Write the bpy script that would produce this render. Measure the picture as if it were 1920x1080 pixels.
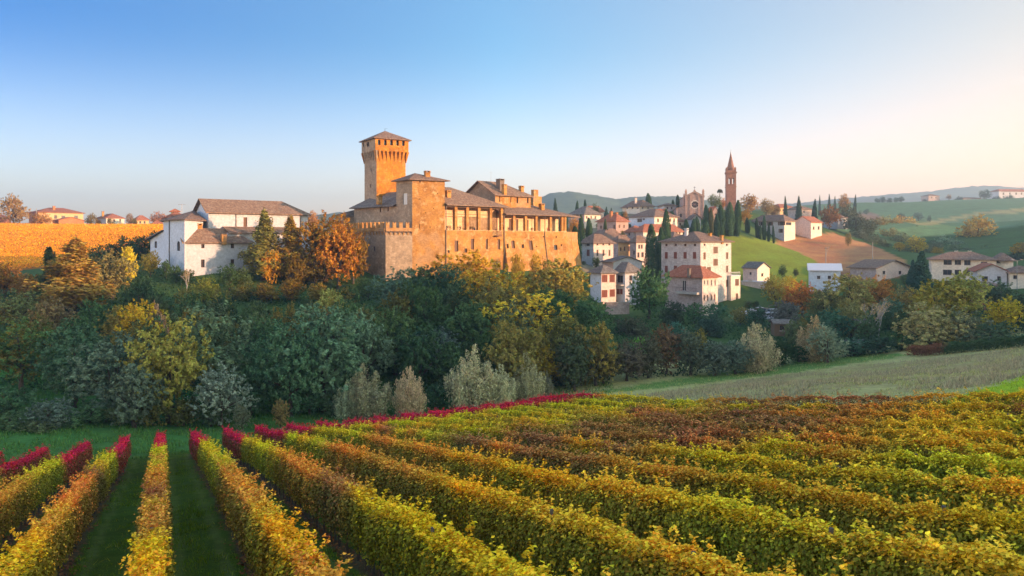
import bpy, math, random
import numpy as np
from mathutils import Vector, Matrix
from mathutils.geometry import tessellate_polygon

for o in list(bpy.data.objects): bpy.data.objects.remove(o, do_unlink=True)
SC = bpy.context.scene
COL = SC.collection

# ------------------------------------------------------------------ camera
FPX, HZ = 1400.0, 453.0                       # focal length and eye level, in pixels of a 1920 x 1080 frame
cam_d = bpy.data.cameras.new('camera')
cam_d.sensor_width = 36.0
cam_d.lens = 36.0 * FPX / 1920.0
cam_d.shift_y = (HZ - 540.0) / 1920.0
cam_d.clip_start = 0.3
cam_d.clip_end = 30000.0
cam = bpy.data.objects.new('camera', cam_d); COL.objects.link(cam)
cam.location = (0, 0, 0); cam.rotation_euler = (math.radians(90), 0, 0)
SC.camera = cam

# ------------------------------------------------------------------ sky, sun, exposure
SUN_EL = math.radians(8.5)
SUN_AZ = math.radians(110.0)                  # clockwise from the viewing direction
SDIR = Vector((math.sin(SUN_AZ) * math.cos(SUN_EL), math.cos(SUN_AZ) * math.cos(SUN_EL), math.sin(SUN_EL)))
world = bpy.data.worlds.new('World'); SC.world = world; world.use_nodes = True
wn, wl = world.node_tree.nodes, world.node_tree.links
wn.clear()
sky = wn.new('ShaderNodeTexSky'); sky.sky_type = 'NISHITA'; sky.sun_disc = False
sky.sun_elevation = SUN_EL; sky.sun_rotation = -SUN_AZ
sky.altitude = 200; sky.air_density = 1.0; sky.dust_density = 1.5; sky.ozone_density = 2.5
bgn = wn.new('ShaderNodeBackground'); bgn.inputs['Strength'].default_value = 0.15
won = wn.new('ShaderNodeOutputWorld')
# evening sky, boosted sunward for fill: warmer and paler towards the sun and the horizon, deeper blue away from it
tcw = wn.new('ShaderNodeTexCoord')
def wdot(v):
    n = wn.new('ShaderNodeVectorMath'); n.operation = 'DOT_PRODUCT'; wl.new(tcw.outputs['Generated'], n.inputs[0]); n.inputs[1].default_value = v
    return n.outputs['Value']
def wmap(src, lo, hi):
    n = wn.new('ShaderNodeMapRange'); n.interpolation_type = 'SMOOTHSTEP'; wl.new(src, n.inputs[0]); n.inputs[1].default_value = lo; n.inputs[2].default_value = hi
    return n.outputs[0]
def wramp(src, stops):
    n = wn.new('ShaderNodeValToRGB'); wl.new(src, n.inputs[0]); el = n.color_ramp.elements
    while len(el) < len(stops): el.new(0.5)
    for e, (p, c) in zip(el, stops): e.position = p; e.color = (*[v / 10.0 for v in c], 1)
    return n.outputs[0]
def wmix(blend, fac, a, b):
    n = wn.new('ShaderNodeMix'); n.data_type = 'RGBA'; n.blend_type = blend; n.clamp_result = False
    if hasattr(fac, 'is_output'): wl.new(fac, n.inputs[0])
    else: n.inputs[0].default_value = fac
    wl.new(a, n.inputs[6])
    if hasattr(b, 'is_output'): wl.new(b, n.inputs[7])
    else: n.inputs[7].default_value = (*b, 1)
    return n.outputs[2]
side = wn.new('ShaderNodeMapRange'); wl.new(wdot((SDIR.x, SDIR.y, 0)), side.inputs[0]); side.inputs[1].default_value = -0.85; side.inputs[2].default_value = 1.0
SKT = 0.66
top = wramp(side.outputs[0], [(0.0, (0.03, 0.27, 0.57)), (0.275, (0.44, 0.62, 0.68)), (0.62, (1.08, 0.56, 0.35)), (0.82, (3.6, 2.2, 1.3)), (1.0, (6.8, 4.2, 2.3))])  # sunward stops raised out of frame as added fill for the shade
hor = wramp(side.outputs[0], [(0.0, (1.10, 0.93, 0.97)), (0.275, (1.58, 1.04, 0.95)), (0.62, (1.36, 0.50, 0.31)), (0.82, (3.4, 1.8, 1.2)), (1.0, (6.8, 3.8, 2.1))])
tint = wmix('MIX', wmap(wdot((0, 0, 1)), 0.02, 0.27), hor, top)
tint = wmix('MIX', wmap(wdot((0, 0, 1)), 0.30, 0.80), tint, wramp(side.outputs[0], [(0.0, (1.0, 1.0, 1.0)), (1.0, (1.6, 1.4, 1.2))]))  # zenith lightened as well, adding to the fill
grade = wmix('MULTIPLY', 1.0, sky.outputs[0], wmix('MULTIPLY', 1.0, tint, (10 * SKT, 10 * SKT, 10 * SKT)))
wl.new(grade, bgn.inputs['Color']); wl.new(bgn.outputs[0], won.inputs['Surface'])
sun_d = bpy.data.lights.new('sun', 'SUN'); sun_d.energy = 2.35; sun_d.angle = math.radians(0.6)
sun_d.color = (1.0, 0.58, 0.34)
sun = bpy.data.objects.new('sun', sun_d); COL.objects.link(sun)
sun.rotation_euler = SDIR.to_track_quat('Z', 'Y').to_euler()
vs = SC.view_settings
vs.view_transform = 'Standard'; vs.look = 'None'; vs.gamma = 1.0; vs.use_curve_mapping = False
vs.exposure = 2.55
SC.cycles.use_denoising = True
SC.cycles.max_bounces = 6; SC.cycles.diffuse_bounces = 3; SC.cycles.transmission_bounces = 3
SC.cycles.volume_bounces = 0; SC.cycles.transparent_max_bounces = 6

# ------------------------------------------------------------------ helpers
def PT(px, py, Y):
    """the point that stands Y metres ahead and shows at photo pixel (px, py)"""
    return Vector(((px - 960.0) / FPX * Y, Y, (HZ - py) / FPX * Y))

def zat(py, Y): return (HZ - py) / FPX * Y

def lin(r, g, b):
    return tuple(((c / 255.0) / 12.92 if c / 255.0 <= 0.04045 else ((c / 255.0 + 0.055) / 1.055) ** 2.4) for c in (r, g, b))

def mk_obj(name, data, parent=None, mat=None, **props):
    o = bpy.data.objects.new(name, data); COL.objects.link(o)
    if parent is not None: o.parent = parent
    if mat is not None and data is not None and not data.materials: data.materials.append(mat)
    for k, v in props.items(): o[k] = v
    return o

def thing(name, label, category, loc, group=None):
    o = bpy.data.objects.new(name, None); COL.objects.link(o)
    o.location = loc; o.empty_display_size = 0.5
    o['label'] = label; o['category'] = category
    if group: o['group'] = group
    return o

def mesh_np(name, V, F, smooth=False):
    """mesh from an (n,3) array and an (m,k) array of equal faces, or a list of such arrays"""
    Fs = F if isinstance(F, list) else [F]
    me = bpy.data.meshes.new(name)
    V = np.asarray(V, dtype=np.float32)
    me.vertices.add(len(V)); me.vertices.foreach_set('co', V.ravel())
    idx = np.concatenate([np.asarray(f, dtype=np.int32).ravel() for f in Fs])
    tot = np.concatenate([np.full(len(f), np.asarray(f).shape[1], dtype=np.int32) for f in Fs])
    start = np.concatenate([[0], np.cumsum(tot)[:-1]]).astype(np.int32)
    me.loops.add(len(idx)); me.loops.foreach_set('vertex_index', idx)
    me.polygons.add(len(tot)); me.polygons.foreach_set('loop_start', start)
    me.update(calc_edges=True)
    if smooth: me.polygons.foreach_set('use_smooth', np.ones(len(tot), dtype=bool))
    return me

class MB:
    """collects polygons, with metre UVs per face"""
    def __init__(s): s.v = []; s.f = []; s.uv = []
    def poly(s, pts, ax=None):
        pts = [Vector(p) for p in pts]
        n0 = len(s.v); s.v += [tuple(p) for p in pts]; s.f.append(list(range(n0, n0 + len(pts))))
        e = (pts[1] - pts[0]) if ax is None else Vector(ax)
        e = e.normalized() if e.length > 1e-9 else Vector((1, 0, 0))
        n = Vector((0, 0, 0))
        for i in range(1, len(pts) - 1): n += (pts[i] - pts[0]).cross(pts[i + 1] - pts[0])
        n = n.normalized() if n.length > 1e-12 else Vector((0, 0, 1))
        w = n.cross(e)
        s.uv += [((p - pts[0]).dot(e), (p - pts[0]).dot(w)) for p in pts]
    def quad(s, a, b, c, d): s.poly([a, b, c, d])
    def prism(s, base, top):
        """closed solid between two loops of the same length (both counter-clockwise seen from above)"""
        n = len(base)
        s.poly(list(reversed(base))); s.poly(top)
        for i in range(n):
            j = (i + 1) % n; s.poly([base[i], base[j], top[j], top[i]])
    def obox(s, o, e1, e2, l1, l2, z0, z1):
        """box: corner o (x,y), horizontal axes e1,e2, lengths, heights"""
        o = Vector((o[0], o[1], 0)); e1 = Vector((e1[0], e1[1], 0)); e2 = Vector((e2[0], e2[1], 0))
        q = [o, o + e1 * l1, o + e1 * l1 + e2 * l2, o + e2 * l2]
        if (e1.x * e2.y - e1.y * e2.x) * l1 * l2 < 0: q.reverse()
        s.prism([p + Vector((0, 0, z0)) for p in q], [p + Vector((0, 0, z1)) for p in q])
    def cyl(s, a, b, r0, r1, n=6):
        a = Vector(a); b = Vector(b); d = (b - a)
        if d.length < 1e-6: return
        d.normalize(); t = d.orthogonal().normalized(); w = d.cross(t)
        lo = [a + (t * math.cos(2 * math.pi * i / n) + w * math.sin(2 * math.pi * i / n)) * r0 for i in range(n)]
        hi = [b + (t * math.cos(2 * math.pi * i / n) + w * math.sin(2 * math.pi * i / n)) * r1 for i in range(n)]
        s.prism(lo, hi)
    def mesh(s, name, origin=None, smooth=False):
        me = bpy.data.meshes.new(name)
        o = Vector(origin) if origin is not None else Vector((0, 0, 0))
        me.from_pydata([(x - o.x, y - o.y, z - o.z) for x, y, z in s.v], [], s.f)
        uvl = me.uv_layers.new(name='uv')
        uvl.data.foreach_set('uv', np.array(s.uv, dtype=np.float32).ravel())
        if smooth: me.polygons.foreach_set('use_smooth', np.ones(len(me.polygons), dtype=bool))
        me.update()
        return me
    def obj(s, name, mat, parent=None, origin=None, smooth=False, **props):
        if origin is None and parent is not None:
            r = parent
            while r.parent is not None: r = r.parent
            origin = r.location
        return mk_obj(name, s.mesh(name, origin, smooth), parent, mat, **props)

# ------------------------------------------------------------------ materials
MATS = {}
def nt(name):
    m = bpy.data.materials.new(name); m.use_nodes = True
    t = m.node_tree; t.nodes.clear()
    return m, t.nodes, t.links

def N(nodes, typ, **kw):
    n = nodes.new(typ)
    for k, v in kw.items():
        if k in n.inputs.keys(): n.inputs[k].default_value = v
        else: setattr(n, k, v)
    return n

def mixc(nodes, links, fac, a, b, blend='MIX'):
    m = nodes.new('ShaderNodeMix'); m.data_type = 'RGBA'; m.blend_type = blend; m.clamp_factor = True
    for sock, val in ((m.inputs[0], fac), (m.inputs[6], a), (m.inputs[7], b)):
        if hasattr(val, 'is_output'): links.new(val, sock)
        elif isinstance(val, (int, float)): sock.default_value = val
        else: sock.default_value = (*val[:3], 1)
    return m.outputs[2]

def ramp(nodes, links, src, lo, hi):
    m = nodes.new('ShaderNodeMapRange'); links.new(src, m.inputs[0])
    m.inputs[1].default_value = lo; m.inputs[2].default_value = hi
    return m.outputs[0]

def mathn(nodes, links, op, a, b=None):
    m = nodes.new('ShaderNodeMath'); m.operation = op
    for i, v in enumerate((a, b)):
        if v is None: continue
        if hasattr(v, 'is_output'): links.new(v, m.inputs[i])
        else: m.inputs[i].default_value = v
    return m.outputs[0]

def noise(nodes, links, vec, scale, detail=4, rough=0.55):
    n = N(nodes, 'ShaderNodeTexNoise', Scale=scale, Detail=detail, Roughness=rough)
    links.new(vec, n.inputs['Vector'])
    return n.outputs['Fac']

def wall_mat(name, base, dark, light=None, scale=0.35, grain=2.5, amount=0.8, bump=0.25, rough=0.92, spots=None, courses=None):
    """weathered masonry or plaster: large stains, fine grain, optional courses of brick or stone"""
    m, n, l = nt(name)
    pos = N(n, 'ShaderNodeNewGeometry').outputs['Position']
    big = noise(n, l, pos, scale, 6, 0.6)
    fine = noise(n, l, pos, grain, 5, 0.7)
    c = mixc(n, l, mathn(n, l, 'MULTIPLY', ramp(n, l, big, 0.40, 0.66), amount), base, dark)
    if light is not None:
        c = mixc(n, l, mathn(n, l, 'MULTIPLY', ramp(n, l, noise(n, l, pos, scale * 2.3, 5, 0.65), 0.52, 0.70), amount), c, light)
    if spots is not None:
        c = mixc(n, l, ramp(n, l, noise(n, l, pos, scale * 0.6, 3, 0.5), 0.56, 0.66), c, spots)
    g = N(n, 'ShaderNodeHueSaturation'); l.new(c, g.inputs['Color'])
    l.new(mathn(n, l, 'ADD', mathn(n, l, 'MULTIPLY', fine, 1.1), 0.45), g.inputs['Value'])
    col = g.outputs[0]; h = fine
    if courses:
        w, hh, mort = courses
        uv = N(n, 'ShaderNodeUVMap')
        b = N(n, 'ShaderNodeTexBrick', Scale=1.0); l.new(uv.outputs[0], b.inputs['Vector'])
        b.inputs['Brick Width'].default_value = w; b.inputs['Row Height'].default_value = hh
        b.inputs['Mortar Size'].default_value = mort; b.inputs['Color1'].default_value = (1, 1, 1, 1)
        b.inputs['Color2'].default_value = (0.72, 0.72, 0.72, 1); b.inputs['Mortar'].default_value = (0.8, 0.78, 0.75, 1)
        col = mixc(n, l, 0.75, col, b.outputs['Color'], 'MULTIPLY')
        h = mathn(n, l, 'ADD', fine, mathn(n, l, 'MULTIPLY', b.outputs['Fac'], -0.6))
    p = N(n, 'ShaderNodeBsdfPrincipled', Roughness=rough); p.inputs['Specular IOR Level'].default_value = 0.2
    l.new(col, p.inputs['Base Color'])
    bp = N(n, 'ShaderNodeBump', Strength=bump, Distance=0.08); l.new(h, bp.inputs['Height']); l.new(bp.outputs[0], p.inputs['Normal'])
    o = N(n, 'ShaderNodeOutputMaterial'); l.new(p.outputs[0], o.inputs[0])
    MATS[name] = m; return m

def roof_mat(name, c1, c2, c3, moss=None):
    """rows of barrel tiles: columns run up the slope, courses across it, each tile its own shade"""
    m, n, l = nt(name)
    uv = N(n, 'ShaderNodeUVMap').outputs[0]
    pos = N(n, 'ShaderNodeNewGeometry').outputs['Position']
    b = N(n, 'ShaderNodeTexBrick', Scale=1.0); b.offset = 0.0; l.new(uv, b.inputs['Vector'])
    b.inputs['Brick Width'].default_value = 0.24; b.inputs['Row Height'].default_value = 0.42; b.inputs['Mortar Size'].default_value = 0.02
    b.inputs['Color1'].default_value = (*c1, 1); b.inputs['Color2'].default_value = (*c2, 1); b.inputs['Mortar'].default_value = (*[x * 0.45 for x in c2], 1)
    c = mixc(n, l, ramp(n, l, noise(n, l, pos, 1.6, 5, 0.75), 0.45, 0.7), b.outputs['Color'], c3)
    if moss is not None:
        c = mixc(n, l, ramp(n, l, noise(n, l, pos, 0.5, 5, 0.7), 0.55, 0.75), c, moss)
    hs = N(n, 'ShaderNodeHueSaturation'); l.new(c, hs.inputs['Color'])
    l.new(mathn(n, l, 'ADD', mathn(n, l, 'MULTIPLY', noise(n, l, pos, 5.0, 3, 0.8), 1.3), 0.35), hs.inputs['Value'])
    sx = N(n, 'ShaderNodeSeparateXYZ'); l.new(uv, sx.inputs[0])
    wv = mathn(n, l, 'SINE', mathn(n, l, 'MULTIPLY', sx.outputs[0], 2 * math.pi / 0.24))
    p = N(n, 'ShaderNodeBsdfPrincipled', Roughness=0.9); p.inputs['Specular IOR Level'].default_value = 0.2
    l.new(hs.outputs[0], p.inputs['Base Color'])
    bp = N(n, 'ShaderNodeBump', Strength=0.7, Distance=0.06); l.new(wv, bp.inputs['Height']); l.new(bp.outputs[0], p.inputs['Normal'])
    o = N(n, 'ShaderNodeOutputMaterial'); l.new(p.outputs[0], o.inputs[0])
    MATS[name] = m; return m

def plain_mat(name, col, rough=0.7, var=0.25, scale=3.0, metal=0.0, spec=0.3):
    m, n, l = nt(name)
    pos = N(n, 'ShaderNodeNewGeometry').outputs['Position']
    hs = N(n, 'ShaderNodeHueSaturation'); hs.inputs['Color'].default_value = (*col, 1)
    l.new(mathn(n, l, 'ADD', mathn(n, l, 'MULTIPLY', noise(n, l, pos, scale, 4, 0.7), var * 2), 1 - var), hs.inputs['Value'])
    p = N(n, 'ShaderNodeBsdfPrincipled', Roughness=rough, Metallic=metal); p.inputs['Specular IOR Level'].default_value = spec
    l.new(hs.outputs[0], p.inputs['Base Color'])
    o = N(n, 'ShaderNodeOutputMaterial'); l.new(p.outputs[0], o.inputs[0])
    MATS[name] = m; return m

def leaf_mat(name, two_ends=False, green=(0.085, 0.115, 0.022), transl=0.12, var=0.9, second=None):
    """leaves: the plant's own colour (object colour, or its two end colours), every leaf a little different"""
    m, n, l = nt(name)
    geo = N(n, 'ShaderNodeNewGeometry'); rnd = geo.outputs['Random Per Island']; pos = geo.outputs['Position']
    if two_ends:
        a = N(n, 'ShaderNodeAttribute', attribute_type='OBJECT', attribute_name='leaf_tint_a')
        b = N(n, 'ShaderNodeAttribute', attribute_type='OBJECT', attribute_name='leaf_tint_b')
        tc = N(n, 'ShaderNodeTexCoord'); sx = N(n, 'ShaderNodeSeparateXYZ'); l.new(tc.outputs['Object'], sx.inputs[0])
        f = mathn(n, l, 'ADD', mathn(n, l, 'MULTIPLY', sx.outputs[0], 1 / 2.5), mathn(n, l, 'MULTIPLY', mathn(n, l, 'SUBTRACT', rnd, 0.5), 0.9))
        c = mixc(n, l, f, a.outputs['Color'], b.outputs['Color'])
        # greener leaves low in the hedge and in scattered patches
        lowz = ramp(n, l, sx.outputs[2], 2.0, 1.68)
        w = N(n, 'ShaderNodeTexWhiteNoise', noise_dimensions='1D'); l.new(rnd, w.inputs['W'])
        thr = mathn(n, l, 'ADD', mathn(n, l, 'MULTIPLY', lowz, 0.92), mathn(n, l, 'MULTIPLY', mathn(n, l, 'SUBTRACT', noise(n, l, pos, 0.45, 3), 0.5), 1.1))
        gsel = mathn(n, l, 'LESS_THAN', w.outputs['Value'], thr)
        c = mixc(n, l, mathn(n, l, 'MULTIPLY', gsel, 0.72), c, green)
    else:
        oi = N(n, 'ShaderNodeObjectInfo'); c = oi.outputs['Color']
        if second is not None:
            w = N(n, 'ShaderNodeTexWhiteNoise', noise_dimensions='1D'); l.new(rnd, w.inputs['W'])
            sel = mathn(n, l, 'LESS_THAN', w.outputs['Value'], ramp(n, l, noise(n, l, pos, 0.22, 3), 0.45, 0.75))
            c = mixc(n, l, mathn(n, l, 'MULTIPLY', sel, 0.6), c, second)
    hs = N(n, 'ShaderNodeHueSaturation'); l.new(c, hs.inputs['Color'])
    l.new(mathn(n, l, 'ADD', mathn(n, l, 'MULTIPLY', rnd, 0.05), 0.475), hs.inputs['Hue'])
    w2 = N(n, 'ShaderNodeTexWhiteNoise', noise_dimensions='1D'); l.new(mathn(n, l, 'ADD', rnd, 3.7), w2.inputs['W'])
    l.new(mathn(n, l, 'ADD', mathn(n, l, 'MULTIPLY', w2.outputs['Value'], var), 1 - var / 2), hs.inputs['Value'])
    d = N(n, 'ShaderNodeBsdfDiffuse'); t = N(n, 'ShaderNodeBsdfTranslucent')
    l.new(hs.outputs[0], d.inputs[0]); l.new(hs.outputs[0], t.inputs[0])
    mx = N(n, 'ShaderNodeMixShader'); mx.inputs[0].default_value = transl
    l.new(d.outputs[0], mx.inputs[1]); l.new(t.outputs[0], mx.inputs[2])
    o = N(n, 'ShaderNodeOutputMaterial'); l.new(mx.outputs[0], o.inputs[0])
    MATS[name] = m; return m

leaf_mat('vine_leaf', True)
leaf_mat('tree_leaf', False, transl=0.22, var=0.8)
leaf_mat('tree_leaf_mixed', False, transl=0.22, var=0.8, second=lin(150, 105, 25))
leaf_mat('needle', False, transl=0.1, var=0.7)
plain_mat('bark', (0.09, 0.065, 0.045), 0.95, 0.4, 4)
plain_mat('pale_bark', (0.33, 0.29, 0.25), 0.95, 0.3, 3)
plain_mat('post_wood', (0.10, 0.085, 0.07), 0.9, 0.4, 6)
plain_mat('glass_dark', (0.02, 0.022, 0.028), 0.15, 0.2, 1.0, 0.0, 0.5)
plain_mat('frame_brown', (0.16, 0.075, 0.04), 0.7)
plain_mat('frame_white', (0.62, 0.6, 0.56), 0.7, 0.1)
plain_mat('shutter_red', (0.17, 0.05, 0.03), 0.75)
plain_mat('shutter_brown', (0.14, 0.075, 0.045), 0.75)
plain_mat('shutter_green', (0.05, 0.08, 0.06), 0.75)
plain_mat('sill_stone', (0.42, 0.38, 0.33), 0.9)
plain_mat('metal_grey', (0.25, 0.25, 0.26), 0.5, 0.15, 2, 0.6)
plain_mat('dark_iron', (0.04, 0.04, 0.045), 0.6)
plain_mat('timber', (0.15, 0.09, 0.05), 0.85, 0.35, 2)
# ------------------------------------------------------------------ the lie of the land
def vine_ground(x, y): return -5.35 + 0.08 * x - 0.17 * y
ctrl = []
for x, y in [(-8, 5), (-20, 30), (-38, 54), (-31, 66), (4, 78), (14, 58), (18, 42), (21, 30), (10, 20), (0, 8), (0, 40), (-15, 50), (-30, 40),
             (-12, 20), (0, 60), (0, -20), (20, 5), (-25, 0), (-45, 35), (-20, -25), (20, -30)]:
    ctrl.append((x, y, vine_ground(x, y)))
for px, py, Y in [
    (300, 790, 85), (100, 800, 76), (-150, 840, 66), (500, 775, 90), (700, 763, 95), (900, 745, 100), (1100, 735, 100), (1300, 712, 108), (1480, 690, 115), (1700, 668, 112),
    (1920, 650, 105), (2200, 610, 100), (1300, 738, 72), (1560, 725, 65), (1800, 715, 60), (1920, 735, 45),
    (400, 514, 160), (250, 510, 165), (300, 690, 110), (600, 660, 115), (0, 650, 108), (-200, 600, 120), (0, 525, 165), (600, 540, 160), (720, 527, 165), (850, 600, 130), (950, 502, 185), (1075, 497, 200),
    (860, 520, 170), (1000, 600, 140),
    (1115, 568, 175), (1290, 590, 172), (1390, 577, 190), (1440, 532, 212), (1560, 545, 198), (1700, 542, 205), (1850, 536, 195), (1850, 577, 160), (1600, 605, 150), (1400, 622, 150), (1200, 612, 150), (1480, 655, 130), (2050, 560, 160),
    (1130, 505, 215), (1150, 441, 262), (1215, 434, 272), (1195, 404, 320), (1295, 412, 300), (1370, 402, 305), (1440, 447, 300), (1520, 441, 310), (1375, 512, 225), (1450, 456, 285), (1500, 507, 230),
    (1600, 441, 340), (1680, 487, 250), (1580, 471, 280), (1070, 430, 290), (1530, 425, 330), (1100, 470, 240),
    (1760, 472, 300), (1800, 480, 255), (1900, 492, 230), (1920, 440, 450), (1750, 430, 560), (1900, 398, 600), (1650, 412, 520), (1760, 376, 850), (1660, 382, 800), (1910, 373, 850), (2100, 365, 850), (1600, 380, 780),
    (1450, 398, 450), (1250, 400, 420), (1350, 398, 420), (1560, 395, 480), (2150, 430, 450),
    (0, 492, 235), (150, 482, 240), (280, 434, 300), (150, 426, 345), (0, 424, 345), (-250, 424, 345), (270, 470, 240), (300, 432, 400), (-250, 490, 235)]:
    p = PT(px, py, Y); ctrl.append(tuple(p))
ctrl += [(-35, 190, 0.0), (-60, 190, -1.0), (-10, 215, 0.5), (-60, 260, 2.0), (-20, 300, 3.0), (-100, 500, 0), (0, 600, 0), (200, 1100, 25), (500, 1100, 35), (-400, 700, -5), (-300, 60, -12), (-300, 200, 0), (-150, -50, -8), (-120, 40, -15), (0, -120, 8)]
# the long ridge to the right, behind the viewer, that keeps the low sun off the valley
def pq(p, q): return (0.94 * p + 0.342 * q, -0.342 * p + 0.94 * q)
for q, H in [(-140, 45), (-70, 45), (0, 45), (50, 45), (96, 37), (126, 31), (145, 23), (172, 16), (198, 14), (222, 15), (245, 17), (317, 22), (370, 20), (440, 20), (520, 20)]:
    x, y = pq(190, q); ctrl.append((x, y, H))
    x, y = pq(270, q); ctrl.append((x, y, H * 0.6))
    if q < 100:
        x, y = pq(120, q); ctrl.append((x, y, H * 0.45 - 1))
for a in range(0, 360, 30):
    for R in (1500, 2600): ctrl.append((R * math.sin(math.radians(a)), R * math.cos(math.radians(a)), 5.0))
CP = np.array(ctrl, dtype=np.float64)
SCL = 100.0
def _k(r2): return 0.5 * r2 * np.log(r2 + 1e-9)
def _fit():
    n = len(CP); X = CP[:, :2] / SCL
    d2 = ((X[:, None, :] - X[None, :, :]) ** 2).sum(-1)
    A = np.zeros((n + 3, n + 3)); A[:n, :n] = _k(d2) + np.eye(n) * 0.0008
    A[:n, n] = 1; A[:n, n + 1:] = X; A[n, :n] = 1; A[n + 1:, :n] = X.T
    return np.linalg.solve(A, np.concatenate([CP[:, 2], np.zeros(3)])), X
TPW, TPX = _fit()
def ground_np(x, y):
    x = np.asarray(x, float).ravel(); y = np.asarray(y, float).ravel()
    out = np.empty(len(x))
    for s in range(0, len(x), 20000):
        xs, ys = x[s:s + 20000] / SCL, y[s:s + 20000] / SCL
        d2 = (xs[:, None] - TPX[None, :, 0]) ** 2 + (ys[:, None] - TPX[None, :, 1]) ** 2
        out[s:s + 20000] = _k(d2) @ TPW[:-3] + TPW[-3] + TPW[-2] * xs + TPW[-1] * ys
    return out
def gz(x, y): return float(ground_np([x], [y])[0])

def inpoly(px, py, poly):
    r = np.zeros(len(px), bool); n = len(poly)
    for i in range(n):
        x0, y0 = poly[i]; x1, y1 = poly[(i + 1) % n]
        c = ((y0 > py) != (y1 > py)) & (px < (x1 - x0) * (py - y0) / (y1 - y0 + 1e-12) + x0)
        r ^= c
    return r

# vine rows: X = 3 i - 0.3 - 0.466 Y
def row_x(i, y): return 3.0 * i - 0.3 - 0.466 * y
def row_end(i): return 66.0 + (0.95 * i if i > 0 else 2.7 * i)

def build_ground():
    fine = np.radians(np.arange(-42, 42.01, 0.33)); coarse = np.radians(np.arange(46, 315, 4.5))
    ang = np.concatenate([fine, coarse]); na = len(ang)
    rad = np.concatenate([[0.5], 2.0 * 1.0135 ** np.arange(0, 560)]); nr = len(rad)
    x = rad[:, None] * np.sin(ang)[None, :]; y = rad[:, None] * np.cos(ang)[None, :]
    z = ground_np(x, y).reshape(x.shape)
    rng = np.random.default_rng(3)
    far = np.clip((rad - 1500) / 1200, 0, 1)[:, None]
    z = z * (1 - far) + (-5.0) * far
    z += 0.12 * np.sin(x * 0.9 + 1.3 * np.sin(y * 0.5)) * np.sin(y * 0.7 + x * 0.2) * np.clip(rad / 40, 0, 1)[:, None] * 0.6
    V = np.stack([x, y, z], -1).reshape(-1, 3)
    i = np.arange(nr - 1)[:, None]; j = np.arange(na)[None, :]; jn = (j + 1) % na
    F = np.stack([i * na + jn, (i + 1) * na + jn, (i + 1) * na + j, i * na + j], -1).reshape(-1, 4)
    me = mesh_np('ground', V, F, True)
    # what grows or lies where: base colours of the ground itself
    X, Y, Z = V[:, 0], V[:, 1], V[:, 2]
    Ys = np.where(Y > 1, Y, 1); px = 960 + X / Ys * FPX; py = HZ - Z / Ys * FPX; front = Y > 3
    col = np.tile(np.array(lin(72, 92, 48)), (len(X), 1))
    def put(mask, c): col[mask] = np.array(c)
    iv = (X + 0.3 + 0.466 * Y) / 3.0
    yend = np.where(iv > 0, 66 + 0.95 * iv, 66 + 2.7 * iv)
    vine = (iv < 13.8) & (Y < yend + 2) & (iv > -9)
    put(front & (Y < 105) & ~vine, lin(72, 112, 52))
    put(vine, lin(80, 98, 30))
    soil = vine & (np.abs(iv - np.round(iv)) < 0.10) & (Y < yend) & (iv > -8.4)
    put(soil, lin(92, 78, 52))
    track = vine & (np.abs(np.abs(iv - np.floor(iv) - 0.5) - 0.24) < 0.06) & (Y > 3)
    put(track, lin(100, 112, 48))
    mead = front & (iv > 13.8) & (Y < 125) & (X > 0)
    put(mead, lin(176, 170, 112))
    put(mead & inpoly(px, py, [(1080, 760), (1330, 722), (1560, 690), (1800, 668), (2000, 640), (2000, 690), (1850, 725), (1560, 745), (1300, 770)]), lin(162, 150, 98))
    put(mead & inpoly(px, py, [(1700, 775), (1790, 745), (1860, 725), (2000, 690), (2000, 790)]), lin(152, 172, 40))
    put(mead & inpoly(px, py, [(1080, 742), (1300, 705), (1480, 680), (1640, 662), (1720, 664), (1500, 697), (1250, 727)]), lin(104, 136, 66))
    of = (Y > 192) & (Y < 352) & (px < np.where(Y > 225, 330, 205)) & (X > -420)
    put(of, lin(170, 110, 35))
    put(front & (Y > 205) & (Y < 300) & inpoly(px, py, [(1360, 440), (1450, 452), (1490, 470), (1560, 505), (1600, 540), (1360, 540)]), lin(122, 132, 44))
    put(front & (Y > 215) & (Y < 345) & inpoly(px, py, [(1450, 456), (1475, 442), (1560, 436), (1640, 462), (1700, 490), (1690, 520), (1600, 530), (1560, 505), (1490, 470)]), lin(168, 118, 78))
    put(front & (Y > 195) & (Y < 340) & inpoly(px, py, [(1070, 420), (1180, 395), (1290, 405), (1300, 470), (1240, 520), (1090, 510)]), lin(136, 126, 100))
    farf = front & (Y > 345) & (px > 1480)
    put(farf, lin(92, 116, 80))
    put(farf & inpoly(px, py, [(1480, 470), (1620, 440), (1740, 418), (1930, 440), (1930, 480), (1480, 480)]), lin(112, 134, 86))
    put(farf & inpoly(px, py, [(1640, 408), (1730, 418), (1830, 398), (1960, 385), (1960, 395), (1830, 404), (1740, 424)]), lin(150, 140, 92))
    put(farf & inpoly(px, py, [(1580, 400), (1640, 398), (1660, 412), (1600, 415)]), lin(120, 100, 84))
    put((rad[:, None] > 1200).repeat(na, 1).ravel(), lin(84, 104, 66))
    ca = me.color_attributes.new('soil', 'FLOAT_COLOR', 'POINT')
    ca.data.foreach_set('color', np.concatenate([col, np.ones((len(col), 1))], 1).astype(np.float32).ravel())
    m, n, l = nt('ground_cover')
    pos = N(n, 'ShaderNodeNewGeometry').outputs['Position']
    at = N(n, 'ShaderNodeAttribute', attribute_name='soil')
    big = noise(n, l, pos, 0.12, 5, 0.65); mid = noise(n, l, pos, 1.3, 5, 0.75); fin = noise(n, l, pos, 9.0, 3, 0.8)
    hs = N(n, 'ShaderNodeHueSaturation'); l.new(at.outputs['Color'], hs.inputs['Color'])
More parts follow.
